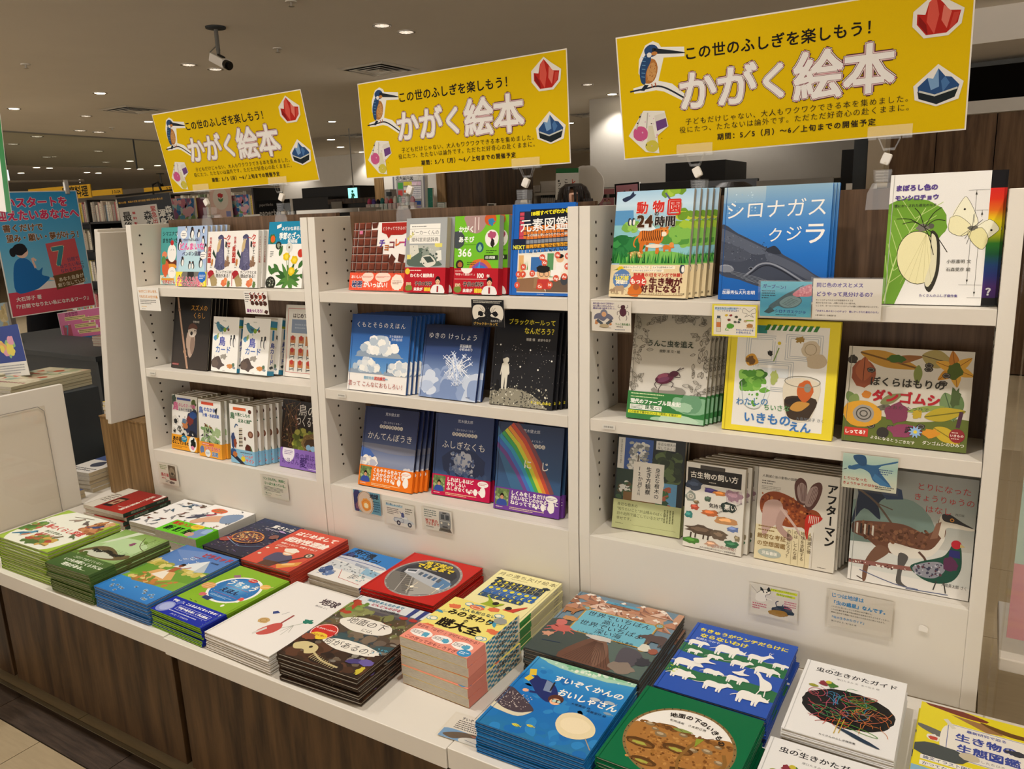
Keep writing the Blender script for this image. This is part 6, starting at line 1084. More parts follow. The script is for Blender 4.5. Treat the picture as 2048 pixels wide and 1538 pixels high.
@art
def c_cat(A):
    A.r(0, 0, 100, 100, 'dcd8d0').p([(12, 30), (20, 20), (20, 8), (26, 14), (34, 12), (38, 4), (42, 16), (40, 26), (32, 32), (34, 48), (22, 56), (10, 52)], 'efece6').p([(20, 18), (20, 8), (26, 14), (28, 22)], '24242c').p([(34, 12), (38, 4), (42, 16), (36, 20)], '24242c').s([(12, 30), (20, 20), (20, 8), (26, 14), (34, 12), (38, 4), (42, 16), (40, 26), (32, 32), (34, 48)], 1, '3a3a40').e(27, 23, 1.6, None, '24242c').e(34, 22, 1.6, None, '24242c').s([(0, 10), (12, 26)], .6, '3a3a40').s([(30, 40), (46, 44)], 2, 'efece6').b(68, 72, 22, 12, '2c3850', .2).b(60, 82, 22, 8, 'a07838', .15).s([(56, 60), (54, 48), (60, 42)], 2, '2c3850').s([(66, 60), (70, 50)], 1.6, '2c3850').r(42, 6, 98, 14, 'd8e03c').t('ちきゅうがウンチだらけに', 42, 9, 4.4, '2f7a3c', .05).r(54, 18, 94, 25, 'd8e03c').t('ならないわけ', 55, 21, 5.6, '2f7a3c', .06).scr(4, 60, 34, 82, 3, 'c0406c').scr(72, 36, 97, 64, 4, 'c0406c')
@art
def c_jitsu(A): A.r(0, 0, 100, 100, 'd6d1c7').t('じつは地球は', 4, 13, 8.6, '2f84c0', .05).t('「虫の惑星」なんです。', 4, 33, 8.2, '2f84c0', .06).t('これまでに見つかっている昆虫は100万種以上。', 5, 45, 3.1, '3a3a38', .02).t('これは人類や鳥や魚や他の動物を全部合わせたよりもずっと多い。', 5, 53, 3.1, '3a3a38', .02).t('環境に合わせて柔軟に生きる虫たちの生き方に学んでみよう。', 5, 61, 3.1, '3a3a38', .02).t('『虫の生きかたガイド』', 4, 74, 5.2, '2f84c0', .05).t('澤口たまみ 文／あべ弘士 絵', 6, 85, 3.2, '4a4a48', .02)
@art
def c_table(A): A.r(0, 0, 100, 100, 'e4dfd6').t('すいぞくかんの', 18, 10, 9, '33343c', .03).scr(16, 18, 92, 56, 5, '33343c').p([(0, 66), (40, 60), (100, 70), (100, 100), (0, 100)], '7aa4d0').p([(6, 88), (30, 68), (60, 60), (80, 62), (70, 74), (50, 84), (30, 96)], '6a5c50').p([(60, 66), (78, 64), (70, 72)], 'b07868').p([(46, 86), (70, 74), (96, 84), (90, 100), (50, 100)], 'dcdcd8').s([(56, 88), (84, 92)], 1, '5a6a84')
@art
def c_tag(A): 
    A.r(0, 0, 100, 100, 'dedacf')
    for i in range(16): A.r(12+i*4.8, 30, 12+i*4.8+[1.4, 2.6, 2][i % 3], 72, '2c2a26')

# ============================================================ the setting
CEIL = 2.8
mb = MB(); mb.box(-40, 24, -12, 44, -.06, -.012); floor = struct('floor', mb, 'floor_base', label='beige tiled shop floor')
me = MB().box(-.2985, .2985, -.2985, .2985, -.012, 0).data('tile'); me.materials.append(MT['tile_beige'])
me2 = MB().box(-.2985, .2985, -.0505, .0505, -.012, 0).data('tile'); me2.materials.append(MT['tile_dark'])
me3 = MB().box(-.2985, .2985, -.145, .145, -.012, 0).data('tile'); me3.materials.append(MT['tile_beige'])
def tile(mesh, x, y):
    o = bpy.data.objects.new('tile', mesh); o.location = (x, y, 0); COL.objects.link(o); o.parent = floor
for i in range(-6, 11):
    tile(me2, .03+.3+i*.6+.0, -.634)
    for j in range(0, 5): tile(me, .327+.3+i*.6+.0, -.687-.3-j*.6)
for i in range(-5, 12):
    for j in range(0, 7): tile(me, .327+.3+i*.6, -.27+j*.6)
obj('floor_trim', MB().box(-3.6, 6.6, -.5835, -.5715, -.01, .0015), 'brass_trim', floor)
mb = MB(); mb.box(-40, 24, -12, 44, CEIL, CEIL+.1); ceiling = struct('ceiling', mb, 'ceiling', label='plain painted ceiling with downlights')

def panel(name, x0, x1, y0, y1, z0, z1, mt, label=None, **k): return struct(name, MB().box(x0, x1, y0, y1, z0, z1), mt, None, label, **k)
# enclosing walls
panel('wall_back', -34, 14, 20, 20.2, 0, CEIL, 'beige_wall', 'far beige wall of the store')
panel('wall_left', -34.2, -34, -12, 20, 0, CEIL, 'beige_wall', 'far left wall of the store')

# smoke curtains hanging from the ceiling
for i, (y0, y1) in enumerate([(1.8, 4.03), (4.04, 5.92), (5.93, 7.8), (7.81, 9.7)]):
    t = thing('smoke_curtain', ['frameless glass smoke curtain under the ceiling, nearest of the row', 'frameless glass smoke curtain under the ceiling, second of the row', 'frameless glass smoke curtain under the ceiling, third of the row', 'frameless glass smoke curtain under the ceiling, farthest of the row'][i], 'glass panel', (-8.6, y0, 2.36), group='glass smoke curtains below the ceiling')
    obj('pane', MB().box(-.005, .005, 0, y1-y0-.01, 0, .44), 'curtain_glass', t)
    obj('edge_strip', MB().box(-.012, .012, -.006, .006, 0, .44), 'dark_grey', t); obj('top_channel', MB().box(-.02, .02, 0, y1-y0-.01, .425, .44), 'grey', t)

# right hand plank wall with cove, seen over the shelves
WY = 6.0
zt = 2.13; wall = struct('wall_right', MB().box(1.75, 9, WY+.02, WY+.14, 0, 2.5), 'darkgap', None, 'brown plank wall beyond the shelves at the right')
xj = [1.75, 1.83, 2.205, 2.63, 3.05, 3.47, 3.89, 4.31, 4.73]
for a, b in zip(xj[:-1], xj[1:]): obj('plank', MB().box(a+.003, b-.003, WY-.012, WY+.02, 0, zt), 'wallwood', wall, bev=.002)
struct('trim_cove', MB().box(1.8, 9, WY-.09, WY+.02, zt, zt+.10), 'white_paint', None, 'pale ledge hiding the cove light')
panel('wall_cove', 1.8, 9, WY+.2, WY+.3, zt, CEIL, 'grey_print', 'grey mottled wall above the cove')
struct('ceiling_soffit', MB().box(1.2, 9, WY-.75, WY+.3, 2.56, 2.8), 'ceiling', None, 'lowered soffit above the plank wall')
l = bpy.data.lights.new('cove_light', 'AREA'); l.shape = 'RECTANGLE'; l.size = 6; l.size_y = .05; l.energy = 34; l.color = (1, .9, .66)
o = bpy.data.objects.new('cove_light', l); o.location = (5, WY+.1, zt+.06); o.rotation_euler = (rad(180-14), 0, 0); COL.objects.link(o)

# ------------------------------------------------------------ ceiling fixtures
def downlight(x, y, on, label, r=.056, k=1):
    t = thing('downlight', label, 'light', (x, y, CEIL), group='round recessed downlights in the ceiling')
    rim = MB().lathe([(r+.012, 0), (r+.012, -.004), (r, -.005), (r*.9, .0), (r*.82, -.001)], 20); obj('rim', rim, 'reflector', t, smooth=True)
    if on: obj('lens', MB().cyl((0, 0, -.004), r*.86, .002, 18), 'lamp_on', t)
    else:
        obj('lens', MB().cyl((0, 0, -.003), r*.86, .001, 18), 'lamp_dim', t)
        g = MB()
        for i in range(8):
            a = i*PI/4; g.prism([(r*.3*math.cos(a), r*.3*math.sin(a)), (r*.8*math.cos(a+.25), r*.8*math.sin(a+.25)), (r*.8*math.cos(a+.4), r*.8*math.sin(a+.4))], -.005, -.0035, 'z')
        obj('reflector_ring', g, 'metal', t)
dim = [(764, 51), (812, 64), (377.5, 129.5), (431, 138.5), (172, 232), (160, 261), (198, 264), (74, 273), (26, 288), (197, 302), (93, 314), (212, 324), (1175, 169), (1042, 340)]
lit = [(200, 186), (28, 217), (297, 243), (664, 243), (662, 279), (681, 294), (671, 315), (694, 325), (645, 333), (673, 343), (667, 333), (73, 335), (99, 336), (42, 346), (174, 345), (197, 346), (260, 322), (255, 337), (281, 338), (315, 331), (225, 371), (200, 378), (271, 372), (78, 374), (59, 375), (1231, 266), (1241, 282), (1231, 334), (1243, 346), (1281, 343), (1303, 329), (1098, 345), (1101, 355), (1022, 348), (1005, 362), (1017, 361), (974, 364), (983, 364), (1433, 317), (560, 385), (620, 374), (702, 369), (742, 366), (320, 390), (1139, 246)]
def spots_in(lst, on):
    D_ = {}
    for q in lst:
        p = atz(q[0], q[1], CEIL); dd = (p-CAM).length
        if dd < 24: D_.setdefault('nearby' if dd < 6 else 'mid-distance' if dd < 10 else 'far-off' if dd < 15 else 'farthest', []).append((q[0], p, dd))
    for nm, L_ in D_.items():
        L_.sort(key=lambda v: v[0])
        for i, (qx, p, dd) in enumerate(L_):
            downlight(p.x, p.y, on, ('lit warm' if on else 'dim pale')+' recessed ceiling downlight, %s from the left of the %s ones' % (['first', 'second', 'third', 'fourth', 'fifth', 'sixth', 'seventh', 'eighth', 'ninth', 'tenth', 'eleventh', 'twelfth', 'thirteenth', 'fourteenth', 'fifteenth', 'sixteenth', 'seventeenth', 'eighteenth', 'nineteenth', 'twentieth'][min(i, 19)], nm), r=.056 if dd < 12 else .075)
spots_in(dim, 0); spots_in(lit, 1)
def vent(x, y, label, s=.27):
    t = thing('ceiling_vent', label, 'vent', (x, y, CEIL), group=None)
    f = MB(); a, b = s, s-.045
    for k in range(4):
        c, s_ = [(1, 0), (0, 1), (-1, 0), (0, -1)][k]; q = lambda u, v: (u*c-v*s_, u*s_+v*c)
        P = [(*q(-a, -a), -.002), (*q(a, -a), -.002), (*q(b, -b), -.012), (*q(-b, -b), -.012)]; f.face(P)
    obj('frame', f, 'white_paint', t)
    obj('opening', MB().box(-b, b, -b, b, -.003, -.002), 'black', t)
    for w0, z in ((.185, -.014), (.125, -.016), (.07, -.018)):
        f = MB(); w1 = w0-.034
        for k in range(4):
            c, s_ = [(1, 0), (0, 1), (-1, 0), (0, -1)][k]; q = lambda u, v: (u*c-v*s_, u*s_+v*c)
            f.face([(*q(-w0, -w0), z), (*q(w0, -w0), z), (*q(w1, -w1), z+.008), (*q(-w1, -w1), z+.008)])
            f.face([(*q(-w0, -w0), z), (*q(w0, -w0), z), (*q(w0, -w0), z-.004), (*q(-w0, -w0), z-.004)])
        obj('louver', f, 'white_paint', t)
    obj('centre_plate', MB().box(-.03, .03, -.03, .03, -.018, -.014), 'white_paint', t)
for q, lab in [((757, 138), 'square white ceiling air vent between the downlight pair and the middle yellow sign'), ((266, 219), 'square white ceiling air vent above the left yellow sign'), ((1178, 228), 'square ceiling air vent seen between the middle and right yellow signs'), ((1165, 298), 'square ceiling air vent farther back between the two larger yellow signs'), ((712, 270), 'square ceiling air vent behind the left edge of the middle yellow sign'), ((190, 333), 'square ceiling air vent beyond the glass curtain')]:
    p = atz(*q, CEIL); vent(p.x, p.y, lab)
def sprinkler(x, y, label):
    t = thing('sprinkler', label, 'sprinkler', (x, y, CEIL)); obj('cover', MB().cyl((0, 0, -.008), .035, .008, 18), 'white_paint', t); obj('head', MB().cyl((0, 0, -.03), .008, .022, 10).cyl((0, 0, -.032), .018, .002, 12), 'metal', t)
for q, lab in [((555, 96), 'small ceiling sprinkler right of the security camera'), ((51, 128), 'tiny dark ceiling sensor at the upper left'), ((582, 2), 'tiny dark ceiling sensor at the top edge'), ((224, 255), 'tiny ceiling sensor left of the left yellow sign')]:
    p = atz(*q, CEIL); sprinkler(p.x, p.y, lab)
def seccam(x, y, aim, label, k=1, body='white_plastic'):
    t = thing('security_camera', label, 'camera', (x, y, CEIL), aim)
    obj('ceiling_plate', MB().lathe([(.0, 0), (.068*k, 0), (.066*k, -.01), (.02, -.016), (0, -.016)], 26), 'dark_grey', t, smooth=True)
    obj('stem', MB().cyl((0, 0, -.15*k), .014*k, .14*k, 14).cyl((0, 0, -.172*k), .011*k, .03*k, 12, r2=.014*k), 'grey_print', t, smooth=False)
    b = MB().prism([(-.11*k, -.03*k), (-.1*k, .028*k), (.09*k, .028*k), (.1*k, -.03*k)], -.03*k, .03*k, 'y')
    h = obj('housing', b, body, t, bev=.006*k); h.location = (.01, 0, -.215*k); h.rotation_euler = (0, rad(22), 0)
    l = obj('lens', MB().cyl((.095*k, 0, -.002), .03*k, .04*k, 18, 'x').cyl((.135*k, 0, -.002), .02*k, .018*k, 16, 'x'), 'black_gloss', h)
    obj('bracket', MB().box(-.02*k, .05*k, -.012*k, .012*k, .028*k, .036*k), 'black', h)
    obj('cable', MB().tube([(-.012*k, 0, -.09*k), (-.03*k, .0, -.12*k), (-.08*k, .0, -.13*k), (-.125*k, 0, -.14*k), (-.13*k, 0, -.155*k), (-.1*k, 0, -.175*k)], .0035*k, 6), 'grey_print', t)
p = atz(431, 54, CEIL); seccam(p.x, p.y, rad(-14), 'grey-white security camera on a short stem hanging from the ceiling at the upper left')
p = atz(1226, 230, CEIL); seccam(p.x, p.y, rad(200), 'dark security camera on the ceiling beside the right yellow sign', 1, 'dark_grey')
p = atz(320, 347, CEIL); seccam(p.x, p.y, rad(-30), 'distant security camera left of the left yellow sign', 1.5, 'dark_grey')

# ============================================================ shelf units
W_, ZT, ZR, ZTOP, YB = .9, .46, .682, 1.505, .19
ZS = [1.285, .989, .682]; LEAN = .035
def yfront(z): return 0 if z <= ZR else LEAN*(z-ZR)/(ZTOP-ZR)
UN = ['left', 'middle', 'right']
units = []
for k in range(3):
    x0 = k*W_
    u = thing('shelf_unit', ['white display shelf unit under the left sign, holding bird books', 'white display shelf unit under the middle sign, holding sky and science books', 'white display shelf unit under the right sign, holding animal and insect books'][k], 'bookshelf', (x0, 0, ZT), group='white display shelf units in a row'); units.append(u)
    prof = [(0, 0), (0, ZR-ZT), (LEAN, ZTOP-ZT), (YB+.02, ZTOP-ZT), (YB+.02, 0)]
    for a in (.0015, W_-.03):
        obj('side_panel', MB().prism(prof, a, a+.0285, 'x'), 'melamine', u, bev=.0012)
    h = MB()
    for xi, d in ((.0302, 1), (W_-.0302, -1)):
        z = .27
        while z < 1.02:
            if not any(abs(z+ZT-zs) < .02 for zs in ZS[:2]) and z > .26:
                for y in (.066+.0, .158): h.cyl((xi-.0003 if d > 0 else xi-.0005, y, z), .0038, .0008, 10, 'x')
            z += .032
    tag(obj('pin_holes', h, 'holes', u), kind='stuff')
    obj('back_panel', MB().box(.03, W_-.03, YB, YB+.018, ZR-ZT, ZTOP-ZT+.012), 'walnut_back', u)
    for s in (0, 1):
        z = ZS[s]; yf = yfront(z)
        obj('shelf', MB().box(.031, W_-.031, yf+.0005, YB, z-.031-ZT, z-ZT), 'melamine_edge', u, bev=.001)
    obj('bottom_shelf', MB().box(.03, W_-.03, .0185, YB, ZR-.02-ZT, ZR-ZT), 'melamine_edge', u)
    obj('riser_panel', MB().box(.0302, W_-.0302, .001, .0185, .0, ZR-ZT), 'melamine', u, bev=.0006)
for k, (pxy) in enumerate([(306, 747), (684, 793), (1218, 855)]):
    p = aty(pxy[0], pxy[1], yfront(ZS[1])); A = Art(.034, .011, None, 3); AR['c_tag'](A)
    mb = MB().box(0, .034, -.0008, 0, 0, .011, lin('dedacf')); A.into(mb, 0, -.0008, 0, 'xz')
    o = obj('barcode_label', mb, 'print_matte'); o.location = (p.x-.017, yfront(ZS[1])-.0012, ZS[1]-.021); tag(o, 'tiny barcode sticker on the middle shelf edge of the %s unit' % UN[k], 'sticker', 'barcode stickers on the shelf edges')

# ============================================================ display tables and cabinets
TD = .603
tops = [(-.266, 0), (0, .9), (.9, 1.8), (1.8, 2.83)]
lab = ['white display table top beyond the left end of the shelves', 'white table top carrying the green bird and blue pyramid stacks', 'white table top carrying the white, brown and yellow stacks in the middle', 'white table top at the right carrying the large picture book stacks']
for k, (a, b) in enumerate(tops):
    dz, dy = (0, 0) if k != 2 else (-.0015, -.003)
    t = thing('table_top', lab[k], 'table', (a, -TD, ZT), group='white display table tops in a row')
    ye = TD-.001 if k else TD+.22; obj('worktop', MB().prism([(dy, -.047+dz), (dy, dz), (ye, dz), (ye, -.022+dz), (.02, -.022+dz), (.02, -.047+dz)], .001, b-a-.001, 'x'), 'melamine', t, bev=.0015)
t = thing('table_top', 'white table top continuing behind the white end panel, with paperbacks', 'table', (-.598, -.126, ZT), group='white display table tops in a row'); obj('worktop', MB().box(0, .33, 0, .6, -.047, 0), 'melamine', t, bev=.0015)
labs = ['walnut base cabinet at the far left under the table', 'walnut base cabinet under the left table top', 'walnut base cabinet under the middle table top', 'walnut base cabinet under the right table top']
for k, (a, b) in enumerate([(-.262, -.03), (-.005, .87), (.895, 1.772), (1.797, 2.8)]):
    t = thing('base_cabinet', labs[k], 'cabinet', (a, -.56, 0), group='walnut base cabinets under the tables')
    obj('carcass', MB().box(.002, b-a-.002, .02, .53, .04, .412), 'walnut', t)
    obj('door', MB().box(0, b-a, -.012, .018, .045, .413), 'walnut', t, bev=.0015)
    obj('plinth', MB().box(.01, b-a-.01, .06, .5, 0, .04), 'black', t)
    obj('gap_strip', MB().box(b-a, b-a+.025, .012, .05, .045, .413), 'darkgap', t)

# ------------------------------------------------------------ left neighbours
t = thing('end_panel', 'white upright end panel with a clear pocket at the left edge', 'panel', (-.27, -1.2, 0), group=None)
obj('board', MB().prism([(0, 0), (1.069, 0), (1.069, .935), (0, .935)], -.02, 0, 'x'), 'melamine', t, bev=.002)
obj('clear_pocket', MB().box(.004, .006, .1, .99, .3, .872), 'acrylic', t)
g = MB(); pk = [(.1, .3), (.1, .872), (.965, .872), (.985, .852), (.99, .3)]
for i in range(len(pk)-1): g.tube([(.0065, *pk[i]), (.0065, *pk[i+1])], .0012, 6)
obj('pocket_rim', g, 'grey', t)
t = thing('side_cabinet', 'light oak end box standing left of the left shelf unit', 'cabinet', (-.29, 0, ZT)); obj('carcass', MB().box(0, .288, 0, .22, 0, .315), 'oak', t, bev=.0012); obj('top_panel', MB().box(-.002, .288, -.002, .222, .3152, .32), 'oak', t)
t = thing('display_board', 'blank white foam board sign leaning beside the left shelf unit', 'board', (-.12, -.055, .765+.017))
obj('sheet', MB().prism([(-.015, 0), (.22, 0), (.25, .70), (.052, .70)], 0, .02, 'x'), 'foamboard', t, bev=.003); obj('back_sheet', MB().prism([(-.008, .012), (.21, .012), (.24, .712), (.058, .712)], -.022, -.001, 'x'), 'foamboard', t, bev=.003)

# ============================================================ books
def M4(o, ex, ey, ez):
    m = Matrix.Identity(4)
    for i in range(3): m[i][0] = ex[i]; m[i][1] = ey[i]; m[i][2] = ez[i]; m[i][3] = o[i]
    return m
BK = {}
def book_data(key, w, h, t, hard=True, spine='l', cover='ffffff', sp=None, band=None, spf=None, seed=1, round_=False, bandc=None, pagec='pages', bsp=None):
    """meshes of one kind of book: x width, y height, z out of the front cover"""
    bt = .0022 if hard else .0005; ov = .003 if hard else .0
    c = lin(cover); s = lin(sp or cover); mb = MB()
    mb.box(0, w, 0, h, -bt, 0, c); mb.box(0, w, 0, h, -t, -t+bt, c)
    xs = (0, bt) if spine == 'l' else (w-bt, w)
    mb.box(xs[0], xs[1], 0, h, -t+bt, -bt, s)
    A = A0 = Art(w, h, None, seed); AR[key](A); A.into(mb, 0, 0, 0)
    if hard: # hinge crease shade painted as a darker strip beside the spine
        gx_ = .006 if spine == 'l' else w-.007
        mb.box(gx_, gx_+.001, 0, h, .0006, .0007, tuple(v*.6 for v in c))
    if spf:
        A = Art(t, h, None, seed+1); spf(A); A.into(mb, w if spine == 'r' else 0, 0, 0, 'r' if spine == 'r' else 'l')
    cov = mb.data('cover'); cov.materials.append(MT['print_gloss'])
    px0, px1 = (bt, w-ov) if spine == 'l' else (ov, w-bt)
    pg = MB().box(px0, px1, ov, h-ov, -t+bt, -bt).data('page_block'); pg.materials.append(MT[pagec])
    bd = None
    if band:
        bh = h*band; mb = MB(); bc = lin(bandc or 'ffffff'); e = max(q[1] for q in A0.F)*LZ+.0002
        mb.face([(-.0005, 0, e), (w+.0005, 0, e), (w+.0005, bh, e), (-.0005, bh, e)], bc)
        for x in (-.0005, w+.0005): mb.face([(x, 0, e), (x, 0, -t), (x, bh, -t), (x, bh, e)], lin(bsp) if bsp else bc)
        mb.face([(-.0005, 0, -t-.0003), (w+.0005, 0, -t-.0003), (w+.0005, bh, -t-.0003), (-.0005, bh, -t-.0003)], bc)
        A = Art(w, bh, None, seed+2); AR[key+'_band'](A); A.into(mb, 0, 0, e)
        bd = mb.data('belly_band'); bd.materials.append(MT['print_matte'])
    BK[key] = (w, h, t, cov, pg, bd)
def put(key, m, label, group, name='book'):
    w, h, t, cov, pg, bd = BK[key]
    r = bpy.data.objects.new(name, None); COL.objects.link(r); r.matrix_world = m; r.empty_display_size = .03
    tag(r, label, 'book', group)
    for nm, d in (('cover', cov), ('page_block', pg), ('belly_band', bd)):
        if d: o = bpy.data.objects.new(nm, d); COL.objects.link(o); o.parent = r
    return r
RR = random.Random(5)
def shelf_put(key, shelf, x, y, rot, lean, n, desc, dx=0.0, dy=None, dlean=0, name='book'):
    w, h, t = BK[key][:3]; rot, lean = rad(rot), rad(lean)
    for i in range(n):
        rr = rot+(RR.uniform(-.0015, .0015) if i else 0); le = lean-dlean*i
        e = Vector((math.cos(rr), math.sin(rr), 0)); nb = Vector((-math.sin(rr), math.cos(rr), 0))
        up = Vector((0, 0, math.cos(le)))+nb*math.sin(le); out = e.cross(up)
        step = (t+.0008)/math.cos(le) if dy is None else dy
        o = Vector((x, y, ZS[shelf]+.0006+(t+(.0004 if BK[key][5] else 0))*math.sin(le))) + nb*(step*i) + e*(dx*i)
        g = 'copies of the '+desc if n > 1 else None
        lb = 'front copy of the '+desc if (i == 0 and n > 1) else desc if n == 1 else ['', 'second', 'third', 'fourth', 'fifth', 'sixth', 'seventh', 'eighth', 'ninth', 'tenth'][i]+' copy behind the '+desc
        put(key, M4(o, e, up, out), lb, g, name)
def stack_put(key, x, y, rot, n, desc, jit=.002, rj=.8, z0=ZT, name='book', twist=None):
    w, h, t = BK[key][:3]; z = z0+.0006
    for i in range(n):  # i = 0 at the bottom
        top = i == n-1
        a = rad(rot+(0 if top else RR.uniform(-rj, rj))); jx, jy = (0, 0) if top else (RR.uniform(-jit, jit), RR.uniform(-jit, jit))
        if twist and not top: q = twist(n-1-i); a += rad(q[0]); jx += q[1]; jy += q[2]
        e = Vector((math.cos(a), math.sin(a), 0)); nb = Vector((-math.sin(a), math.cos(a), 0))
        z += t+(.0016 if BK[key][5] else .0012)
        lb = desc + ', topmost of its stack' if top else ORD[n-1-i]+' from top in the stack of '+desc
        put(key, M4((x+jx, y+jy, z-(.0014 if BK[key][5] else .0011)), e, nb, Vector((0, 0, 1))), lb, 'stack of '+desc, name)
    return z
ps = plain_spine
D = book_data
# --- left unit
D('shima', .135, .206, .010, False, 'r', '4fa3a0'); shelf_put('shima', 0, .047, .109, 0, 10.3, 1, 'teal book with a white round bird wearing a cherry, partly behind the penguin book')
D('penguin', .160, .208, .012, False, 'l', 'a9bfe0', band=.24, bandc='f2e04a'); shelf_put('penguin', 0, .197, .067, 0, 10.6, 5, 'pale blue penguin book with a yellow band', dx=.0085, dy=.0135)
D('kuse', .126, .186, .015, False, 'r', 'ece9e2', spf=ps('e6e2da', None, 'クセがすごすぎる鳥図鑑', 'a03028')); shelf_put('kuse', 0, .365, .065, 0, 10.5, 1, 'white shoebill bird book, left one of the two facing out'); shelf_put('kuse', 0, .493, .062, 0, 10, 4, 'right-hand white shoebill bird book', dx=.005, dy=.0165)
D('zasso', .165, .213, .009, False, 'r', 'f1efe8'); shelf_put('zasso', 0, .634, .083, 0, 12.7, 1, 'white weed field guide with dandelions and a blue top, tucked behind the panel')
D('suzume', .198, .257, .009, True, 'l', '161412', sp='1c1a18', seed=3); shelf_put('suzume', 1, .124, .055, .3, 12.7, 5, 'black sparrow photo book with orange lettering', dx=.0075, dy=.0105)
D('tcard', .132, .190, .030, False, 'l', 'f1efe8', spf=None); 
_w, _h, _t = .132, .190, .030; mb = MB().box(0, _w, 0, _h, -_t, 0, lin('f1efe8')); A = Art(_w, _h, None, 2); AR['tcard'](A); A.into(mb, 0, 0, 0); A = Art(_t, _h, None, 2); AR['tcard_spine'](A); A.into(mb, _w, 0, 0, 'r')
cv = mb.data('box_body'); cv.materials.append(MT['print_gloss']); BK['tcard'] = (_w, _h, _t, cv, None, None)
shelf_put('tcard', 1, .348, .054, .3, 12, 1, 'white bird card box facing out, left of the pair', name='card_box'); shelf_put('tcard', 1, .492, .058, .5, 13.5, 2, 'right-hand white bird card box', dx=.022, dy=.030, name='card_box')
D('hajimete', .185, .238, .009, True, 'l', 'eae6dc'); shelf_put('hajimete', 1, .656, .100, 0, 11.3, 1, 'cream red-framed picture book with small desks, right of the card boxes')
D('tori1', .146, .203, .016, False, 'l', 'eceae4', sp='2c3450', band=.27, bandc='efa52e'); shelf_put('tori1', 2, .091, .037, -.5, 8.4, 5, 'bird behaviour field guide with an orange band', dx=.004, dy=.0195, dlean=.004)
D('tori2', .124, .207, .015, False, 'l', 'f0eee8', sp='d8cc3c', band=.26, bandc='f2a73a'); shelf_put('tori2', 2, .271, .023, -1.1, 5.5, 6, 'bird family field guide with a light orange band', dx=.010, dy=.018, dlean=.004)
D('tori3', .121, .207, .015, False, 'l', 'f1efe9', sp='1f8c80', band=.24, bandc='8cbfdc'); shelf_put('tori3', 2, .443, .020, -.5, 5.0, 8, 'bird tracks field guide with a pale blue band', dx=.011, dy=.0185, dlean=.002)
D('nest', .190, .228, .009, True, 'l', '241911', band=.29, bandc='8a68b8'); shelf_put('nest', 2, .641, .060, 0, 10.8, 1, 'dark bird nest photo book with a purple band at the right end')
# --- middle unit
D('choco', .210, .200, .010, True, 'l', 'efe9e2', band=.26, bandc='e2573c'); shelf_put('choco', 0, 1.014, .068, -.8, 13.4, 1, 'chocolate picture book with an orange-red band')
D('beaker', .140, .205, .019, False, 'r', 'a4a8a8', sp='c8c4a8', band=.34, bandc='b81f2c'); shelf_put('beaker', 0, 1.250, .036, -.3, 9.6, 2, 'grey laboratory dictionary with a red band', dx=.010, dy=.021)
D('green366', .140, .205, .022, False, 'r', '72bd2a', sp='a8a8a4', band=.335, bandc='b81f2c'); shelf_put('green366', 0, 1.424, .029, 0, 8.0, 3, 'green science activity book with a red band', dx=.013, dy=.0245)
D('element', .181, .231, .012, True, 'l', '1e62b8'); shelf_put('element', 0, 1.587, .050, 0, 8.8, 1, 'blue chemical elements encyclopedia beside the right post')
D('cloud', .226, .229, .009, True, 'l', '2c5a9c', seed=4); shelf_put('cloud', 1, 1.010, .028, 0, 13.1, 8, 'blue cloud picture book with white clouds', dx=.0085, dy=.0108)
D('snow', .199, .208, .009, True, 'l', '26386a', sp='b8b8bc', seed=6); shelf_put('snow', 1, 1.276, .036, -1.2, 16.5, 2, 'dark blue snow crystal picture book', dx=.010, dy=.0112)
D('blackhole', .194, .253, .009, True, 'l', '15151a', sp='2c2c2e', seed=7); shelf_put('blackhole', 1, 1.516, .039, 0, 13, 5, 'black picture book with a child on a small planet', dx=.0085, dy=.0108)
D('kanten', .208, .246, .009, True, 'l', '1b2244', band=.26, bandc='e8761e'); shelf_put('kanten', 2, 1.016, .034, 1.0, 15.5, 4, 'navy weather picture book with an orange band', dx=.010, dy=.0118)
D('fushigi', .200, .243, .010, True, 'l', '1d2a55', band=.255, bandc='c01a4a'); shelf_put('fushigi', 2, 1.278, .066, 2.4, 12.1, 2, 'navy cloud photo book with a crimson band', dx=.006, dy=.0125)
D('niji', .205, .246, .010, True, 'l', '22304f', band=.255, bandc='6f3f94'); shelf_put('niji', 2, 1.508, .050, 1.2, 11.7, 2, 'rainbow photo book with a purple band', dx=.007, dy=.0125)
# --- right unit
D('zoo', .192, .252, .014, False, 'l', 'a8cfe8', band=.305, bandc='e2cfa4'); shelf_put('zoo', 0, 1.868, .054, -.6, 12.4, 5, 'zoo picture book with a tiger and a cream band', dx=.009, dy=.0175)
D('whale', .228, .248, .009, True, 'l', '2270c4', seed=2); shelf_put('whale', 0, 2.130, .067, 0, 8.7, 3, 'blue whale picture book with big white letters', dx=.005, dy=.0108)
D('butterfly', .196, .257, .009, True, 'l', 'eae8e2', sp='16161a'); shelf_put('butterfly', 0, 2.468, .058, 1.6, 9.6, 2, 'white butterfly book with a rainbow strip down its right side', dx=.005, dy=.0108)
D('unko', .194, .257, .0085, True, 'l', 'b0a998', band=.26, bandc='3c7c44', seed=8); shelf_put('unko', 1, 1.913, .051, 0, 13.5, 6, 'grey beetle picture book with a green band', dx=.0062, dy=.0128)
D('yellow', .239, .254, .010, True, 'l', 'e4d02c', seed=5); shelf_put('yellow', 1, 2.151, .045, -1.2, 10.3, 2, 'yellow-framed picture book of small creatures in tubs', dx=-.001, dy=.012)
D('dango', .233, .203, .010, True, 'l', '8c8a70', seed=9); shelf_put('dango', 1, 2.407, .057, 0, 13, 1, 'wide woodland woodlouse picture book with a leaf border')
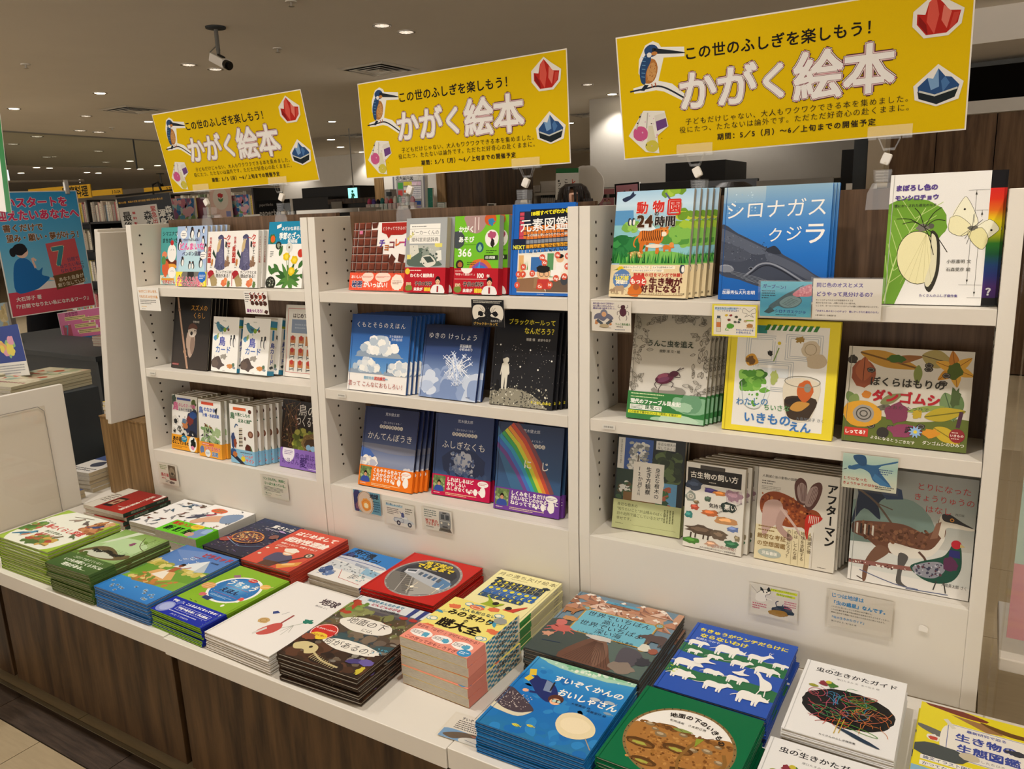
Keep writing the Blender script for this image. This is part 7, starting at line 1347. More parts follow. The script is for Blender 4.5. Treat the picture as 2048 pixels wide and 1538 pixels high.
D('tree', .180, .244, .014, False, 'l', '1f2220', band=.31, bandc='bcc08c', seed=3); shelf_put('tree', 2, 1.862, .070, 2.0, 11.8, 2, 'black tree-watching photo book with an olive band', dx=.002, dy=.017)
D('kosei', .143, .210, .017, False, 'l', 'ded9cc', seed=4); shelf_put('kosei', 2, 2.062, .043, -1.5, 6.5, 6, 'prehistoric creature book with crowded drawings', dx=.0095, dy=.0185, dlean=.003)
D('after', .176, .219, .017, False, 'r', 'd6cfc0', seed=4); shelf_put('after', 2, 2.232, .050, -1.3, 6, 5, 'future animal book with a winged orange beast', dx=.004, dy=.0185, dlean=.003)
D('tori', .230, .253, .010, True, 'l', 'b0b0a6', seed=4); shelf_put('tori', 2, 2.438, .037, 0, 7.3, 2, 'grey picture book with a feathered dinosaur and a pheasant', dx=.001, dy=.0125)

# --- table stacks (front-left corner, bottom first)
D('birds_zukan', .285, .232, .0088, True, 'l', '9cbc3c', sp='6a8a3c', seed=3); stack_put('birds_zukan', .056, -.583, 1.0, 11, 'wide green-edged bird encyclopedias')
D('caterpillar', .208, .262, .0075, True, 'r', '6a7a40', sp='5a5a34', band=.30, bandc='4f6a34', seed=3); stack_put('caterpillar', .358, -.598, 2.0, 10, 'green caterpillar picture books', jit=.003, twist=lambda i: (0, 0, 0) if i < 5 else (-1.4, .004, .006))
D('red', .228, .182, .0145, False, 'r', '9a2a28', sp='2c3c30', spf=AR['red_spine'], seed=3); stack_put('red', -.088, -.225, 2.0, 4, 'dark red insect guides with green spines', jit=.006, rj=1.5)
D('sticker', .205, .243, .028, False, 'r', 'f0eeea', sp='c8c6c0', band=.36, bandc='6cc82c', seed=3); stack_put('sticker', .358, -.246, .8, 2, 'thick white insect hunter books with a lime band')
D('birdsheet', .15, .225, .012, False, 'l', 'efede8', seed=5); stack_put('birdsheet', .195, -.232, 1.5, 4, 'thin white books printed all over with birds')
D('gravity', .191, .246, .0122, True, 'l', '232742', seed=3); stack_put('gravity', .606, -.251, -1.5, 4, 'dark purple gravity science books')
D('relativity', .200, .248, .0085, True, 'r', 'd2503c', sp='a8382c', seed=3); stack_put('relativity', .808, -.271, .9, 6, 'coral red relativity picture books')
D('airplane', .200, .200, .0068, False, 'r', 'e8e6de', sp='3a4488', spf=AR['airplane_spine'], seed=3); BK['airplane'] = BK['airplane']; stack_put('airplane', 1.022, -.213, -.6, 4, 'thin airplane picture books', jit=.003, rj=1.0)
D('subway', .240, .240, .0076, True, 'l', 'c4241e', seed=3); stack_put('subway', 1.262, -.2475, 1.0, 7, 'red subway tunnel picture books', jit=.003)
D('moon', .189, .236, .0082, True, 'r', 'efe6a8', sp='b8b48c', spf=ps('e2dcae', '3a9a44', '月の満ち欠け', '3a4a7a'), seed=3); stack_put('moon', 1.566, -.2465, .5, 8, 'pale yellow moon phase picture books')
D('mystery', .186, .210, .0218, False, 'r', 'efe07c', sp='efe6cc', spf=AR['mystery_spine'], band=.33, bandc='e8917c', bsp='e8917c', seed=3, pagec='pages'); stack_put('mystery', 1.582, -.470, -1.6, 5, 'thick yellow mystery encyclopedias with a pink band', jit=.002)
D('pyramid', .238, .303, .0078, True, 'l', '3f78b8', sp='3a70b0', seed=3); stack_put('pyramid', .580, -.588, .4, 7, 'blue pyramid picture books')
D('space', .210, .288, .0071, True, 'r', '86b428', sp='7aa828', band=.27, bandc='2030a0', seed=3); stack_put('space', .826, -.583, -1.5, 6, 'green space picture books with a blue band', jit=.003)
D('earth', .234, .305, .0084, True, 'l', 'ebe7e0', sp='8c7470', seed=3); stack_put('earth', 1.052, -.589, -.8, 5, 'white picture books showing a garden trowel', jit=.002)
D('underground', .238, .300, .0088, True, 'l', '3a2c22', sp='4a3a30', seed=3); stack_put('underground', 1.318, -.595, 2.2, 7, 'brown underground picture books', jit=.004, rj=1.2)
D('world', .280, .300, .0083, True, 'l', '5c5850', sp='3c3c3c', seed=3); stack_put('world', 1.809, -.3105, .3, 7, 'large mountain and sea picture books', jit=.003)
D('aquarium', .235, .255, .0075, True, 'l', '2278c0', sp='1c5c9c', seed=3); stack_put('aquarium', 1.861, -.5845, .7, 8, 'blue aquarium picture books with a diver', jit=.003)
D('poop', .230, .286, .0082, True, 'l', '2e56b4', seed=3); stack_put('poop', 2.121, -.307, -.5, 7, 'blue and green books with white animal shapes', jit=.002)
D('soil', .240, .245, .0083, True, 'l', '0a6a40', seed=3); stack_put('soil', 2.106, -.560, -1.0, 7, 'dark green soil picture books with a round picture', jit=.003)
D('bug', .194, .259, .0080, True, 'l', 'ecebe8', seed=3); stack_put('bug', 2.381, -.320, 0, 7, 'white black-oval insect guides at the back')
stack_put('bug', 2.365, -.588, 0, 5, 'white black-oval insect guides at the table front')
D('ecology', .200, .250, .016, False, 'l', 'e4d42a', seed=3); stack_put('ecology', 2.600, -.340, -1, 3, 'yellow ecology guides at the right end')

# ============================================================ small cards
def card(key, p, w, h, label, front=True, rot=0, seed=2, sleeve=False, flat=None, th=.0006):
    """p = lower left corner; stands in the xz plane facing the aisle"""
    A = Art(w, h, None, seed); AR[key](A); mb = MB()
    if flat is None:
        mb.box(0, w, 0, th, 0, h, lin('e4e0d8')); A.into(mb, 0, 0, 0, 'xz')
    else:
        mb.box(0, w, 0, h, 0, th, lin('e4e0d8')); A.into(mb, 0, 0, th)
    t = thing('price_card' if False else 'message_card', label, 'card', p, group=None); t.rotation_euler = (0, rot if flat is None else 0, flat or 0)
    obj('printed_sheet', mb, 'print_matte', t)
    if sleeve:
        if flat is None: obj('clear_sleeve', MB().box(-.004, w+.004, -.0035, -.0028, -.004, h+.003), 'acrylic', t)
        else: obj('clear_sleeve', MB().box(-.003, w+.003, -.003, h+.003, th+.0022, th+.0028), 'acrylic', t)
    return t
def ff(z, d=.0): return yfront(z)-.004-d
card('c_sparrow', (.040, ff(1.25), 1.203), .122, .082, 'white card with orange lettering on the left unit, top shelf edge', rot=rad(0))
card('c_chick', (.603, ff(1.25), 1.209), .108, .073, 'card with two rows of painted hens under the shoebill books')
card('c_hands', (1.487, ff(1.25), 1.206), .101, .071, 'black card with two drawn white hands')
card('c_beetle', (1.837, ff(1.25), 1.209), .102, .072, 'card with a crouching man and a purple beetle', sleeve=True)
card('c_yellow', (2.132, ff(1.25), 1.211), .099, .071, 'yellow-bordered card with a frog and a white butterfly', sleeve=True)
card('c_whale', (2.237, ff(1.25)-.006, 1.260), .104, .074, 'blue card with a hand-drawn gulping whale', sleeve=True)
card('c_text', (2.343, ff(1.25)-.006, 1.258), .130, .083, 'white card with purple headline below the butterfly book', sleeve=True)
card('c_bluebird', (2.420, ff(.95)-.003, .905), .104, .075, 'card with a painted blue bird hanging over the dinosaur book', sleeve=True)
card('c_house', (.061, -.005, .557), .103, .079, 'small card with a brown picture on the left riser', sleeve=True)
card('c_ringo', (.621, -.005, .597), .120, .074, 'pale card with green headline on the left riser', sleeve=True)
card('c_earth', (1.030, -.005, .614), .107, .070, 'blue card with a cut-open drawn earth on the middle riser', sleeve=True)
card('c_truck', (1.155, -.005, .596), .110, .070, 'card with a drawn airport tractor on the middle riser', sleeve=True)
card('c_train', (1.299, -.005, .605), .102, .067, 'card with a drawn subway train front on the middle riser', sleeve=True)
card('c_cat', (2.242, -.005, .572), .103, .076, 'card with a black and white cat on the right riser', sleeve=True)
card('c_jitsu', (2.408, -.005, .585), .127, .085, 'pale card with blue headline on the right riser', sleeve=True)
tp = MB().prism([(0, 0), (.0165, -.001), (.0172, .007), (.015, .011), (.003, .0135), (0, .009)], -.003, -.0015, 'y'); o = obj('tape_scrap', tp, 'white_plastic'); o.location = (2.585, 0, .617); tag(o, 'torn scrap of white tape on the right riser', 'tape')
p = atz(875, 1470, ZT); card('c_table', (p.x, p.y, ZT+.0008), .105, .074, 'handwritten card lying on the table left of the aquarium books', flat=rad(3), sleeve=True)

# ============================================================ yellow signs on clear clips
def signboard(cx, cz, a, b, g, w, h, label, y0=.24):
    A = Art(w, h, None, 4); sign(A); mb = MB().box(-w/2, w/2, 0, .0015, 0, h, lin('e8b700'))
    A.into(mb, -w/2, 0, 0, 'xz', .0002)
    t = thing('sign_board', label, 'sign', (cx, y0, cz), group=None); t.rotation_euler = (0, 0, 0)
    Rm = Matrix.Rotation(rad(a), 4, 'Z') @ Matrix.Rotation(rad(b), 4, 'X') @ Matrix.Rotation(rad(g), 4, 'Y')
    t.matrix_world = Matrix.Translation((cx, y0, cz)) @ Rm
    obj('printed_sheet', mb, 'print_matte', t)
    obj('laminate_edge', MB().box(-w/2-.003, w/2+.003, .0005, .0012, -.003, h+.003), 'white_plastic', t)
    return t
SG = [(.388, 1.621, .6, 9.5, -.6, .74, .275, 'yellow science picture book sign above the left shelf unit'), (1.318, 1.620, -2.7, 1.8, 0, .733, .276, 'yellow science picture book sign above the middle shelf unit'), (2.215, 1.625, 5.3, 8.9, -1.15, .738, .277, 'yellow science picture book sign above the right shelf unit, nearest and largest')]
sb = [signboard(*q[:7], q[7]) for q in SG]
def clip(base, jaw, label, ww=.088, rz=0):
    """base: point on top of the back panel; jaw: middle of the sign's lower edge"""
    b, j = Vector(base), Vector(jaw); t = thing('sign_clip', label, 'clip', base, group='clear plastic clips holding the yellow signs')
    j = j-b; H = j.z
    L = lambda nm, mb, mt='clear_plastic', **k: obj(nm, mb, mt, t, **k)
    # spring clamp sitting over the panel
    L('clamp_jaw', MB().prism([(-.030, -.045), (.030, -.045), (.028, -.01), (.018, .012), (-.018, .012), (-.028, -.01)], -.016, -.012, 'y'), bev=.001)
    L('clamp_jaw', MB().prism([(-.030, -.02), (.030, -.02), (.026, .0), (.018, .012), (-.018, .012)], .030, .034, 'y'), bev=.001)
    L('clamp_body', MB().prism([(-.016, .010), (.016, .010), (.018, .040), (-.018, .040)], -.013, .020, 'y'), bev=.002)
    g = MB()
    for i in range(4): g.box(-.012, .012, -.0155, -.013, .015+i*.006, .017+i*.006)
    L('ribs', g); L('spring', MB().cyl((-.010, .003, .006), .006, .02, 12, 'x'), 'metal')
    c0 = Vector((0, .003, .040)); c1 = Vector((j.x, j.y, H-.030)); mid = (c0+c1)/2
    d = (c1-c0); L('ball_joint', MB().prism([(-.0085, -.012), (.0085, -.012), (.0095, -.006), (.0095, .006), (.0085, .012), (-.0085, .012), (-.0095, .006), (-.0095, -.006)], -.006, .006, 'y'), 'white_plastic', bev=.002).matrix_local = Matrix.Translation(mid) @ Matrix.Rotation(rad(28 if rz == 0 else rz), 4, 'Y')
    L('link', MB().tube([c0-Vector((0, 0, .004)), c0.lerp(c1, .3)], .003, 8)); L('link', MB().tube([c0.lerp(c1, .7), c1+Vector((0, 0, .003))], .003, 8))
    X, Y, Z = j.x, j.y, H
    y = MB()
    for s in (-1, 1): y.prism([(X+s*.008, Z-.032), (X+s*.012, Z-.032), (X+s*.024, Z-.006), (X+s*.019, Z-.006)], Y-.005, Y+.005, 'y')
    y.box(X-.012, X+.012, Y-.005, Y+.005, Z-.033, Z-.026); L('yoke', y, bev=.0008)
    L('rail', MB().box(X-ww/2, X-ww/2+.018, Y-.006, Y+.006, Z-.009, Z).box(X-.024, X+.022, Y-.007, Y+.007, Z-.009, Z+.001).box(X+ww/2-.020, X+ww/2, Y-.006, Y+.006, Z-.009, Z), bev=.001)
    L('gripping_plate', MB().box(X-ww/2, X+ww/2, Y-.009, Y-.0075, Z-.004, Z+.020))
    L('gripping_plate', MB().box(X-ww/2, X+ww/2, Y+.006, Y+.0075, Z-.004, Z+.020))
cl = [((425, 442), (405, 386), 0, 'left'), ((573, 442), (556, 371), 0, 'right'), ((817, 430), (821, 343), 1, 'left'), ((1052, 415), (1056, 323), 1, 'right'), ((1400, 425), (1394, 299), 2, 'left'), ((1764, 392), (1777, 272), 2, 'right')]
for (b, j, k, sd) in cl:
    B = aty(b[0], b[1], YB+.009); m = sb[k].matrix_world; Jy = .235
    J = aty(j[0], j[1], Jy)
    # the sign's own lower edge at that x
    cx, cz, a, bb, g = SG[k][:5]; J.y = .24+math.sin(rad(a))*(J.x-cx); J.z = cz-math.sin(rad(g))*(J.x-cx)
    clip((B.x, YB+.0, ZTOP+.012), J, 'clear plastic clip under the %s end of the %s yellow sign' % (sd, UN[k]), rz=[-28, 0, 0, 0, -26, 20][cl.index((b, j, k, sd))] or 0)

# ============================================================ left aisle: poster stand, second table, people
def qbox(c, ex, ez, w, h, th):
    """matrix of a sheet whose lower left corner is c, ex to its right, ez up"""
    ey = ez.cross(ex).normalized(); return M4(c, ex, ey, ez)
def sheet(name, A, w, h, mt='print_gloss', parent=None, th=.002, col='e8e4da', plane='xz'):
    mb = MB().box(0, w, 0, th, 0, h, lin(col)); A.into(mb, 0, 0, 0, 'xz'); return obj(name, mb, mt, parent)
def fitsheet(pts, Y, th=.002):
    """world frame of a hung sheet from its four seen corners on a plane of constant depth"""
    P = [aty(x, y, Y) for x, y in pts]; ex = ((P[1]-P[0])+(P[2]-P[3])).normalized(); ez = ((P[0]-P[3])+(P[1]-P[2])); ez = (ez-ex*ez.dot(ex)).normalized()
    w = ((P[1]-P[0]).length+(P[2]-P[3]).length)/2; h = ((P[0]-P[3]).length+(P[1]-P[2]).length)/2
    c = sum(P, Vector())/4-ex*w/2-ez*h/2; return c, ex, ez, w, h
def poster(A, w, h):
    A.g(0, 0, 100, 80, ['2f9ad8', '5cb4e0', '8ccbe4']).r(0, 80, 100, 100, 'd2485c')
    A.t('しいスタートを', 3, 9, 12, 'd83a6a', .06, o='f4f0ec', ow=.07).t('迎えたいあなたへ', 3, 19, 12.2, 'd83a6a', .06, o='f4f0ec', ow=.07).t('書くだけで', 8, 29, 9, '7a5230', .05, o='f4f0ec', ow=.06).t('望み・願い・夢が叶う！', 10, 37, 9, '7a5230', .05, o='f4f0ec', ow=.06)
    A.r(30, 74, 90, 80, 'efe9e4').p([(10, 80), (12, 60), (20, 53), (30, 55), (38, 64), (44, 62), (42, 68), (50, 71), (40, 77), (30, 80)], '2070b8').e(24, 48, 7, 7, 'efc8b4').b(22, 46, 8, 6.5, '1c1a20', .08).e(14, 48, 3.4, 5, '1c1a20').s([(36, 62), (34, 54), (38, 56)], 2.4, 'efc8b4').s([(50, 72), (58, 73)], 3, 'efc8b4').s([(54, 70), (57, 74)], .8, '3a3a44')
    A.p([(52, 43), (88, 40), (92, 78), (56, 82)], 'd25a60').p([(55, 70), (91, 67), (92, 78), (56, 82)], '6e5232').t('7', 58, 54, 30, '3f8c98', .05, rot=-5, o='e8d8a8', ow=.04).t('日間で', 74, 58, 5, '5a4a6a', .02, rot=-5).t('なりたい私に', 64, 63, 5, '5a4a6a', .02, rot=-5).t('なれるワーク', 64, 67, 5, '5a4a6a', .02, rot=-5).t('あなた自身が', 60, 74, 5.2, 'e0d4b8', .03, rot=-5).t('創り出している！', 58, 78.5, 5, 'e0d4b8', .03, rot=-5)
    A.t('大石洋子 著', 8, 86, 5.4, 'f4ece6', .04).t('『7日間でなりたい私になれるワーク』', 4, 92, 5.2, 'f4ece6', .05).fr(0, 0, 100, 100, 2.2, 'eeeae4')
PY = -.02
def pose(cx, cy, cz, a, b, g, w, h):
    R_ = (Matrix.Rotation(rad(a), 3, 'Z') @ Matrix.Rotation(rad(b), 3, 'X') @ Matrix.Rotation(rad(g), 3, 'Y')); ex = R_ @ Vector((1, 0, 0)); ez = R_ @ Vector((0, 0, 1))
    return Vector((cx, cy, cz))-ex*w/2-ez*h/2, ex, ez, w, h
c, ex, ez, w, h = pose(-1.509, .55, 1.386, 90.95, .56, -1.3, .442, .613)
A = Art(w, h, None, 2); poster(A, w, h)
t = thing('poster', 'blue and red book poster with a thinking woman hanging from a steel rail', 'poster', c); t.matrix_world = M4(c, ex, ez.cross(ex), ez); sheet('printed_sheet', A, w, h, parent=t)
rl = thing('poster_rail', 'thin steel rail with two clip hooks holding the blue poster', 'rail', c); rl.matrix_world = M4(c+ez*(h+.035), ex, ez.cross(ex), ez)
obj('rail', MB().tube([(-.25, .004, .012), (w+.03, .004, .012)], .006, 10), 'metal', rl); obj('rail_end', MB().tube([(w+.03, .004, .012), (w+.05, .004, .012)], .010, 12), 'metal', rl)
for u in (.06, w-.05): obj('clip_hook', MB().prism([(-.012, -.055), (.012, -.055), (.012, .02), (-.012, .02)], -.006, .010, 'y'), 'metal', rl, bev=.004).location = (u, 0, 0)
obj('stand_pole', MB().tube([(-.22, .03, -1.72), (-.22, .03, .02)], .011, 10), 'metal', rl)
# white-green sign cut off by the left edge
c, ex, ez, w, h = fitsheet([(-60, 215), (-3, 235), (24, 417), (-40, 425)], -.1)
A = Art(w, h, None, 2); A.r(0, 0, 100, 100, 'e6e4dc').r(84, 0, 100, 100, '23783c').r(20, 70, 30, 84, '8a3430')
t = thing('hanging_sign', 'white sign with a green right border at the left edge of view', 'sign', c); t.matrix_world = M4(c, ex, ez.cross(ex), ez); sheet('printed_sheet', A, w, h, parent=t); obj('hanging_wire', MB().tube([(.05, 0, h), (.05, 0, h+.9)], .0012, 6), 'metal', t)
# pink notice board
c, ex, ez, w, h = fitsheet([(104, 630), (215, 618), (215, 667), (137, 680)], 1.2)
A = Art(w, h, None, 2); A.r(0, 0, 100, 100, 'd2709c').r(0, 90, 100, 100, '2f6f9c').dots(4, 10, 96, 80, 14, 2, ['e8b4c8', 'f0d4dc']).r(6, 45, 24, 85, 'b04c5c').t('7', 10, 62, 16, '6a8c9c', .05)
for x, y in [(14, 18), (50, 26), (32, 46), (38, 66)]: A.r(x, y, x+44, y+13, 'e0d090').scr(x+1, y+1, x+42, y+12, 2, '4a3a34')
A.t('読者感想', 16, 8, 7, '8a2c5c', .03).fr(0, 0, 100, 100, 1.6, 'eceae4')
t = thing('notice_board', 'pink reader comment board below the blue poster', 'sign', c); t.matrix_world = M4(c, ex, ez.cross(ex), ez); sheet('printed_sheet', A, w, h, parent=t); obj('clear_leg', MB().box(.06, .09, .004, .006, -.22, .0).box(w-.06, w-.03, .004, .006, -.22, 0), 'acrylic', t)

# ---- second low table beyond the left end: pink books, atlas, brochures
tz = .80
t = thing('display_table', 'dark-sided display table beyond the shelves carrying pink books', 'table', (-3.1, .75, 0))
obj('table_top', MB().box(0, 1.55, 0, 1.15, tz-.03, tz), 'dark_grey', t, bev=.002); obj('side_panel', MB().box(1.5, 1.53, .02, 1.13, 0, tz-.03), 'dark_grey', t); obj('front_panel', MB().box(.02, 1.5, .03, .06, 0, tz-.03), 'dark_grey', t)
obj('mirror_panel', MB().box(1.531, 1.534, .15, 1.0, .12, tz-.1), 'beige_wall', t)
AR['pinkbook'] = lambda A: A.r(0, 0, 100, 100, 'e08088').t('7', 20, 40, 40, '5c8c94', .04).scr(50, 50, 90, 70, 3, '8a5a6a').r(0, 70, 100, 100, '8a6a50').scr(10, 74, 90, 92, 2, 'e0d4b8')
D('pinkbook', .13, .19, .014, False, 'r', 'e08088', seed=2)
for (qx, qy, nn, nm) in [(-2.1, 1.3, 4, 'pink workbooks at the dark table back'), (-1.95, .98, 4, 'pink workbooks beside the white board'), (-1.76, 1.25, 6, 'pink workbooks at the dark table front corner'), (-2.45, 1.5, 3, 'pink workbooks farthest back on the dark table')]:
    stack_put('pinkbook', qx, qy, 12, nn, nm, z0=tz, jit=.003)
AR['mapbook'] = lambda A: A.r(0, 0, 100, 100, 'c8c0a0').bush(0, 0, 100, 70, 50, 9, ['a8b088', 'c0a888', '8aa08c', 'd8d0b4', 'b0583c']).scr(6, 76, 94, 94, 2, '8a3a34')
D('mapbook', .26, .36, .012, False, 'r', 'c8c0a0', seed=2)
# low neighbour shelf behind the white end panel
t = thing('magazine_stand', 'grey magazine stand behind the white end panel', 'shelf', (-1.55, -1.1, 0)); obj('body', MB().box(.11, .94, 0, 1.30, 0, .83), 'dark_grey', t, bev=.003)
stack_put('mapbook', -.88, -.18, 8, 5, 'map brochures, right pile on the magazine stand', z0=.83, jit=.003); stack_put('mapbook', -1.17, -.36, 8, 5, 'map brochures, left pile on the magazine stand', z0=.83, jit=.003)
c, ex, ez, w, h = fitsheet([(-30, 665), (15, 671), (80, 728), (-10, 750)], .0)
A = Art(w, h, None, 2); A.r(0, 0, 100, 100, '24408c').r(0, 72, 100, 100, 'e4e2dc').scr(4, 76, 92, 96, 4, '8a8c94').bush(40, 26, 78, 60, 16, 8, ['d89ab0', 'e0d05c', '8cb87c', 'e0a46c']).t('A', 20, 14, 16, 'e8e6e0', .05)
t = thing('map_board', 'small blue regional map board standing on brochures at the left edge', 'sign', c); t.matrix_world = M4(c, ex, ez.cross(ex), ez); sheet('printed_sheet', A, w, h, parent=t); obj('back_prop', MB().prism([(.004, 0), (.06, 0), (.006, h*.6)], w*.45, w*.5, 'x'), 'white_plastic', t)
c, ex, ez, w, h = fitsheet([(-30, 608), (12, 606), (34, 700), (-10, 705)], .9)
A = Art(w, h, None, 2); A.r(0, 0, 100, 100, '8fa8b4').bush(40, 10, 90, 60, 20, 12, ['b8a470', 'c8b888', 'a8945c'])
t = thing('framed_map', 'framed pale world map at the left edge behind the poster', 'map', c); t.matrix_world = M4(c, ex, ez.cross(ex), ez); sheet('map_sheet', A, w, h, parent=t); obj('frame_edge', MB().box(w, w+.03, -.01, .02, 0, h), 'grey', t)

# yellow softcovers on the oak end box, books on the lower white table
AR['yellowbook'] = lambda A: A.r(0, 0, 100, 100, 'e8cc24').scr(10, 20, 90, 60, 3, '8a6a1c')
D('yellowbook', .105, .16, .016, False, 'r', 'e8cc24', sp='e8cc24', pagec='pages', seed=2); stack_put('yellowbook', -.288, .02, 0, 3, 'small yellow paperbacks on the oak end box', z0=ZT+.32, jit=.002)
AR['orangebook'] = lambda A: A.r(0, 0, 100, 100, 'e0684c').r(0, 55, 100, 100, 'cfd8b8').scr(10, 62, 90, 90, 3, '4a6a4c')
D('orangebook', .15, .21, .016, False, 'r', 'e0684c', sp='e8e0d0', seed=2)
AR['jp'] = lambda A: A.r(0, 0, 100, 100, 'dcd6cc').r(0, 0, 100, 34, '4c5a84').p([(40, 44), (60, 38), (76, 60), (52, 70), (34, 58)], '4a4c58').scr(8, 76, 92, 92, 2, '3a3a40')
D('jp', .15, .21, .016, False, 'r', 'dcd6cc', sp='c8b898', seed=2)
stack_put('orangebook', -.575, .175, 2, 6, 'orange and green paperbacks behind the white end panel', z0=ZT, jit=.006); stack_put('jp', -.50, -.06, 6, 5, 'navy-topped paperbacks behind the white end panel', z0=ZT, jit=.006); stack_put('jp', -.47, -.30, 3, 2, 'pale paperbacks lying low beside the white end panel', z0=ZT, jit=.004)

# ---- people
def skin_obj(name, pts, edges, radii, mt, parent, sub=2, root=0):
    me = bpy.data.meshes.new(name); me.from_pydata(pts, edges, []); o = bpy.data.objects.new(name, me); COL.objects.link(o); o.parent = parent
    o.modifiers.new('skin', 'SKIN'); sv = me.skin_vertices[0] if me.skin_vertices else None
    if sv is None: return o
    for i, r in enumerate(radii):
        sv.data[i].radius = r if isinstance(r, tuple) else (r, r); sv.data[i].use_root = (i == root)
    o.modifiers['skin'].use_smooth_shade = True
    s = o.modifiers.new('sub', 'SUBSURF'); s.levels = sub; s.render_levels = sub; me.materials.append(MT[mt]); return o
def person(x, y, rz, H, label, top='navy_cloth', low='black_cloth', glasses=False, longhair=True, lean=0):
    t = thing('person', label, 'person', (x, y, 0), rz); k = H/1.62
    P = lambda *q: tuple(v*k for v in q)
    # body: faces -y
    pts = [P(0, 0, .90), P(0, 0, 1.10), P(0, .01, 1.28), P(0, .015, 1.36), P(0, .01, 1.42), P(0, 0, 1.50), P(0, -.01, 1.56)]; rr = [(.145*k, .10*k), (.125*k, .09*k), (.15*k, .095*k), (.10*k, .06*k), .05*k, (.072*k, .086*k), (.06*k, .075*k)]
    ed = [(i, i+1) for i in range(6)]
    def chain(start, l, r):
        a = start
        for q, w_ in zip(l, r): pts.append(P(*q)); rr.append(w_*k); ed.append((a, len(pts)-1)); a = len(pts)-1
        return a
    for s in (-1, 1):
        chain(0, [(s*.085, 0, .80), (s*.09, -.01, .48), (s*.09, .01, .10), (s*.09, -.10, .045)], [.085, .058, .038, .03])
        hnd = chain(2, [(s*.16, .01, 1.33), (s*.20, .02, 1.06), (s*.19, -.10, .86), (s*.185, -.14, .80)], [.055, .042, .028, .026])
        for f in range(4): chain(hnd, [(s*(.165+.012*f), -.165, .765), (s*(.162+.012*f), -.178, .735-.006*(1-abs(f-1.5))), (s*(.162+.012*f), -.170, .712)], [.009, .008, .007])
        chain(hnd, [(s*.155, -.135, .775), (s*.148, -.15, .75)], [.010, .009])
    skin_obj('body', pts, ed, rr, 'skin', t)
    h = MB().lathe([(0, 1.665), (.03, 1.664), (.058, 1.650), (.078, 1.62), (.084, 1.58), (.080, 1.53), (.066, 1.47), (.042, 1.435), (.02, 1.425), (0, 1.422)], 24, sx=.92, sy=1.06)
    h.v = [tuple(q*k for q in v) for v in h.v]; head = obj('head', h, 'skin', t, smooth=True)
    e_ = MB()
    for s in (-1, 1): e_.lathe([(0, .012*k), (.010*k, .006*k), (.012*k, 0), (.010*k, -.006*k), (0, -.010*k)], 12, (s*.031*k, -.078*k, 1.545*k))
    obj('eye', e_, 'black_gloss', head, smooth=True)
    obj('nose', MB().prism([(-.006*k, 1.545*k), (.006*k, 1.545*k), (.013*k, 1.505*k), (-.013*k, 1.505*k)], -.103*k, -.075*k, 'y'), 'skin', head, bev=.004)
    obj('mouth', MB().box(-.02*k, .02*k, -.084*k, -.07*k, 1.474*k, 1.481*k), 'card_brown', head, bev=.002)
    for s in (-1, 1): obj('ear', MB().lathe([(0, .028*k), (.012*k, .016*k), (.013*k, -.01*k), (0, -.028*k)], 10, (s*.079*k, .0, 1.53*k)), 'skin', head, smooth=True)
    # hair: cap, fringe and side locks
    hr = MB(); R_ = random.Random(9); n = 30
    rings = [(0, 1.692), (.05, 1.688), (.082, 1.668), (.101, 1.63), (.108, 1.585)]
    for i in range(n):
        a0, a1 = 2*PI*i/n, 2*PI*(i+1)/n
        for j in range(len(rings)-1):
            q = []
            for (r_, z_), aa in ((rings[j], a0), (rings[j], a1), (rings[j+1], a1), (rings[j+1], a0)): q.append((r_*math.cos(aa)*.95*k, (r_*math.sin(aa)*1.08+.008)*k, z_*k))
            
            if j < 2 or math.sin((a0+a1)/2) > -.72: hr.face(q)
    for i in range(56):
        a = 2*PI*i/56; fr_ = math.sin(a) < -.80
        if fr_ and (i % 4 == 0 or abs(math.cos(a)+.03) < .11): continue
        z1 = (1.572 if fr_ else (1.26 if longhair else 1.49))+R_.uniform(-.012, .012)
        if fr_ and math.cos(a) > -.1 and math.cos(a) < .05: z1 += .03
        r_ = .108+R_.uniform(0, .006); w_ = .010
        zt_ = 1.672 if fr_ else 1.60; r_ = .088 if fr_ else r_; p0 = Vector((r_*math.cos(a)*.95, r_*math.sin(a)*1.08+.008, zt_)); b_ = Vector((-math.sin(a), math.cos(a), 0))*w_; o_ = Vector((math.cos(a), math.sin(a), 0))
        prev = None
        for st in range(6):
            tt = st/5; z = zt_+(z1-zt_)*tt; c_ = Vector((p0.x, p0.y, z))+o_*(.018*math.sin(tt*2.6)-.012*tt*(not fr_)); wv = b_*(1.1-.5*tt)
            cur = (tuple((c_-wv)*k), tuple((c_+o_*.006)*k), tuple((c_+wv)*k))
            if prev: hr.face([prev[0], prev[1], cur[1], cur[0]]); hr.face([prev[1], prev[2], cur[2], cur[1]])
            prev = cur
    obj('hair', hr, 'hair', t, smooth=True)
    # clothes: shirt and skirt / trousers as closed tapering shells
    sh = MB().lathe([(.052, 1.40), (.085, 1.375), (.14, 1.355), (.178, 1.31), (.172, 1.24), (.150, 1.14), (.150, 1.02), (.165, .92), (.168, .86), (.15, .86)], 28, sx=1.08, sy=.74); sh.v = [tuple(q*k for q in v) for v in sh.v]; obj('shirt', sh, top, t, smooth=True)
    for s in (-1, 1): obj('sleeve', MB().tube([P(s*.145, .01, 1.335), P(s*.185, .012, 1.27), P(s*.203, .02, 1.12), P(s*.203, .0, 1.04)], .052*k, 12), top, t, smooth=True)
    sk = MB().lathe([(.150, .93), (.165, .88), (.19, .70), (.205, .50), (.20, .36), (.17, .36)], 28, sx=1.0, sy=.8); sk.v = [tuple(q*k for q in v) for v in sk.v]; obj('skirt', sk, low, t, smooth=True)
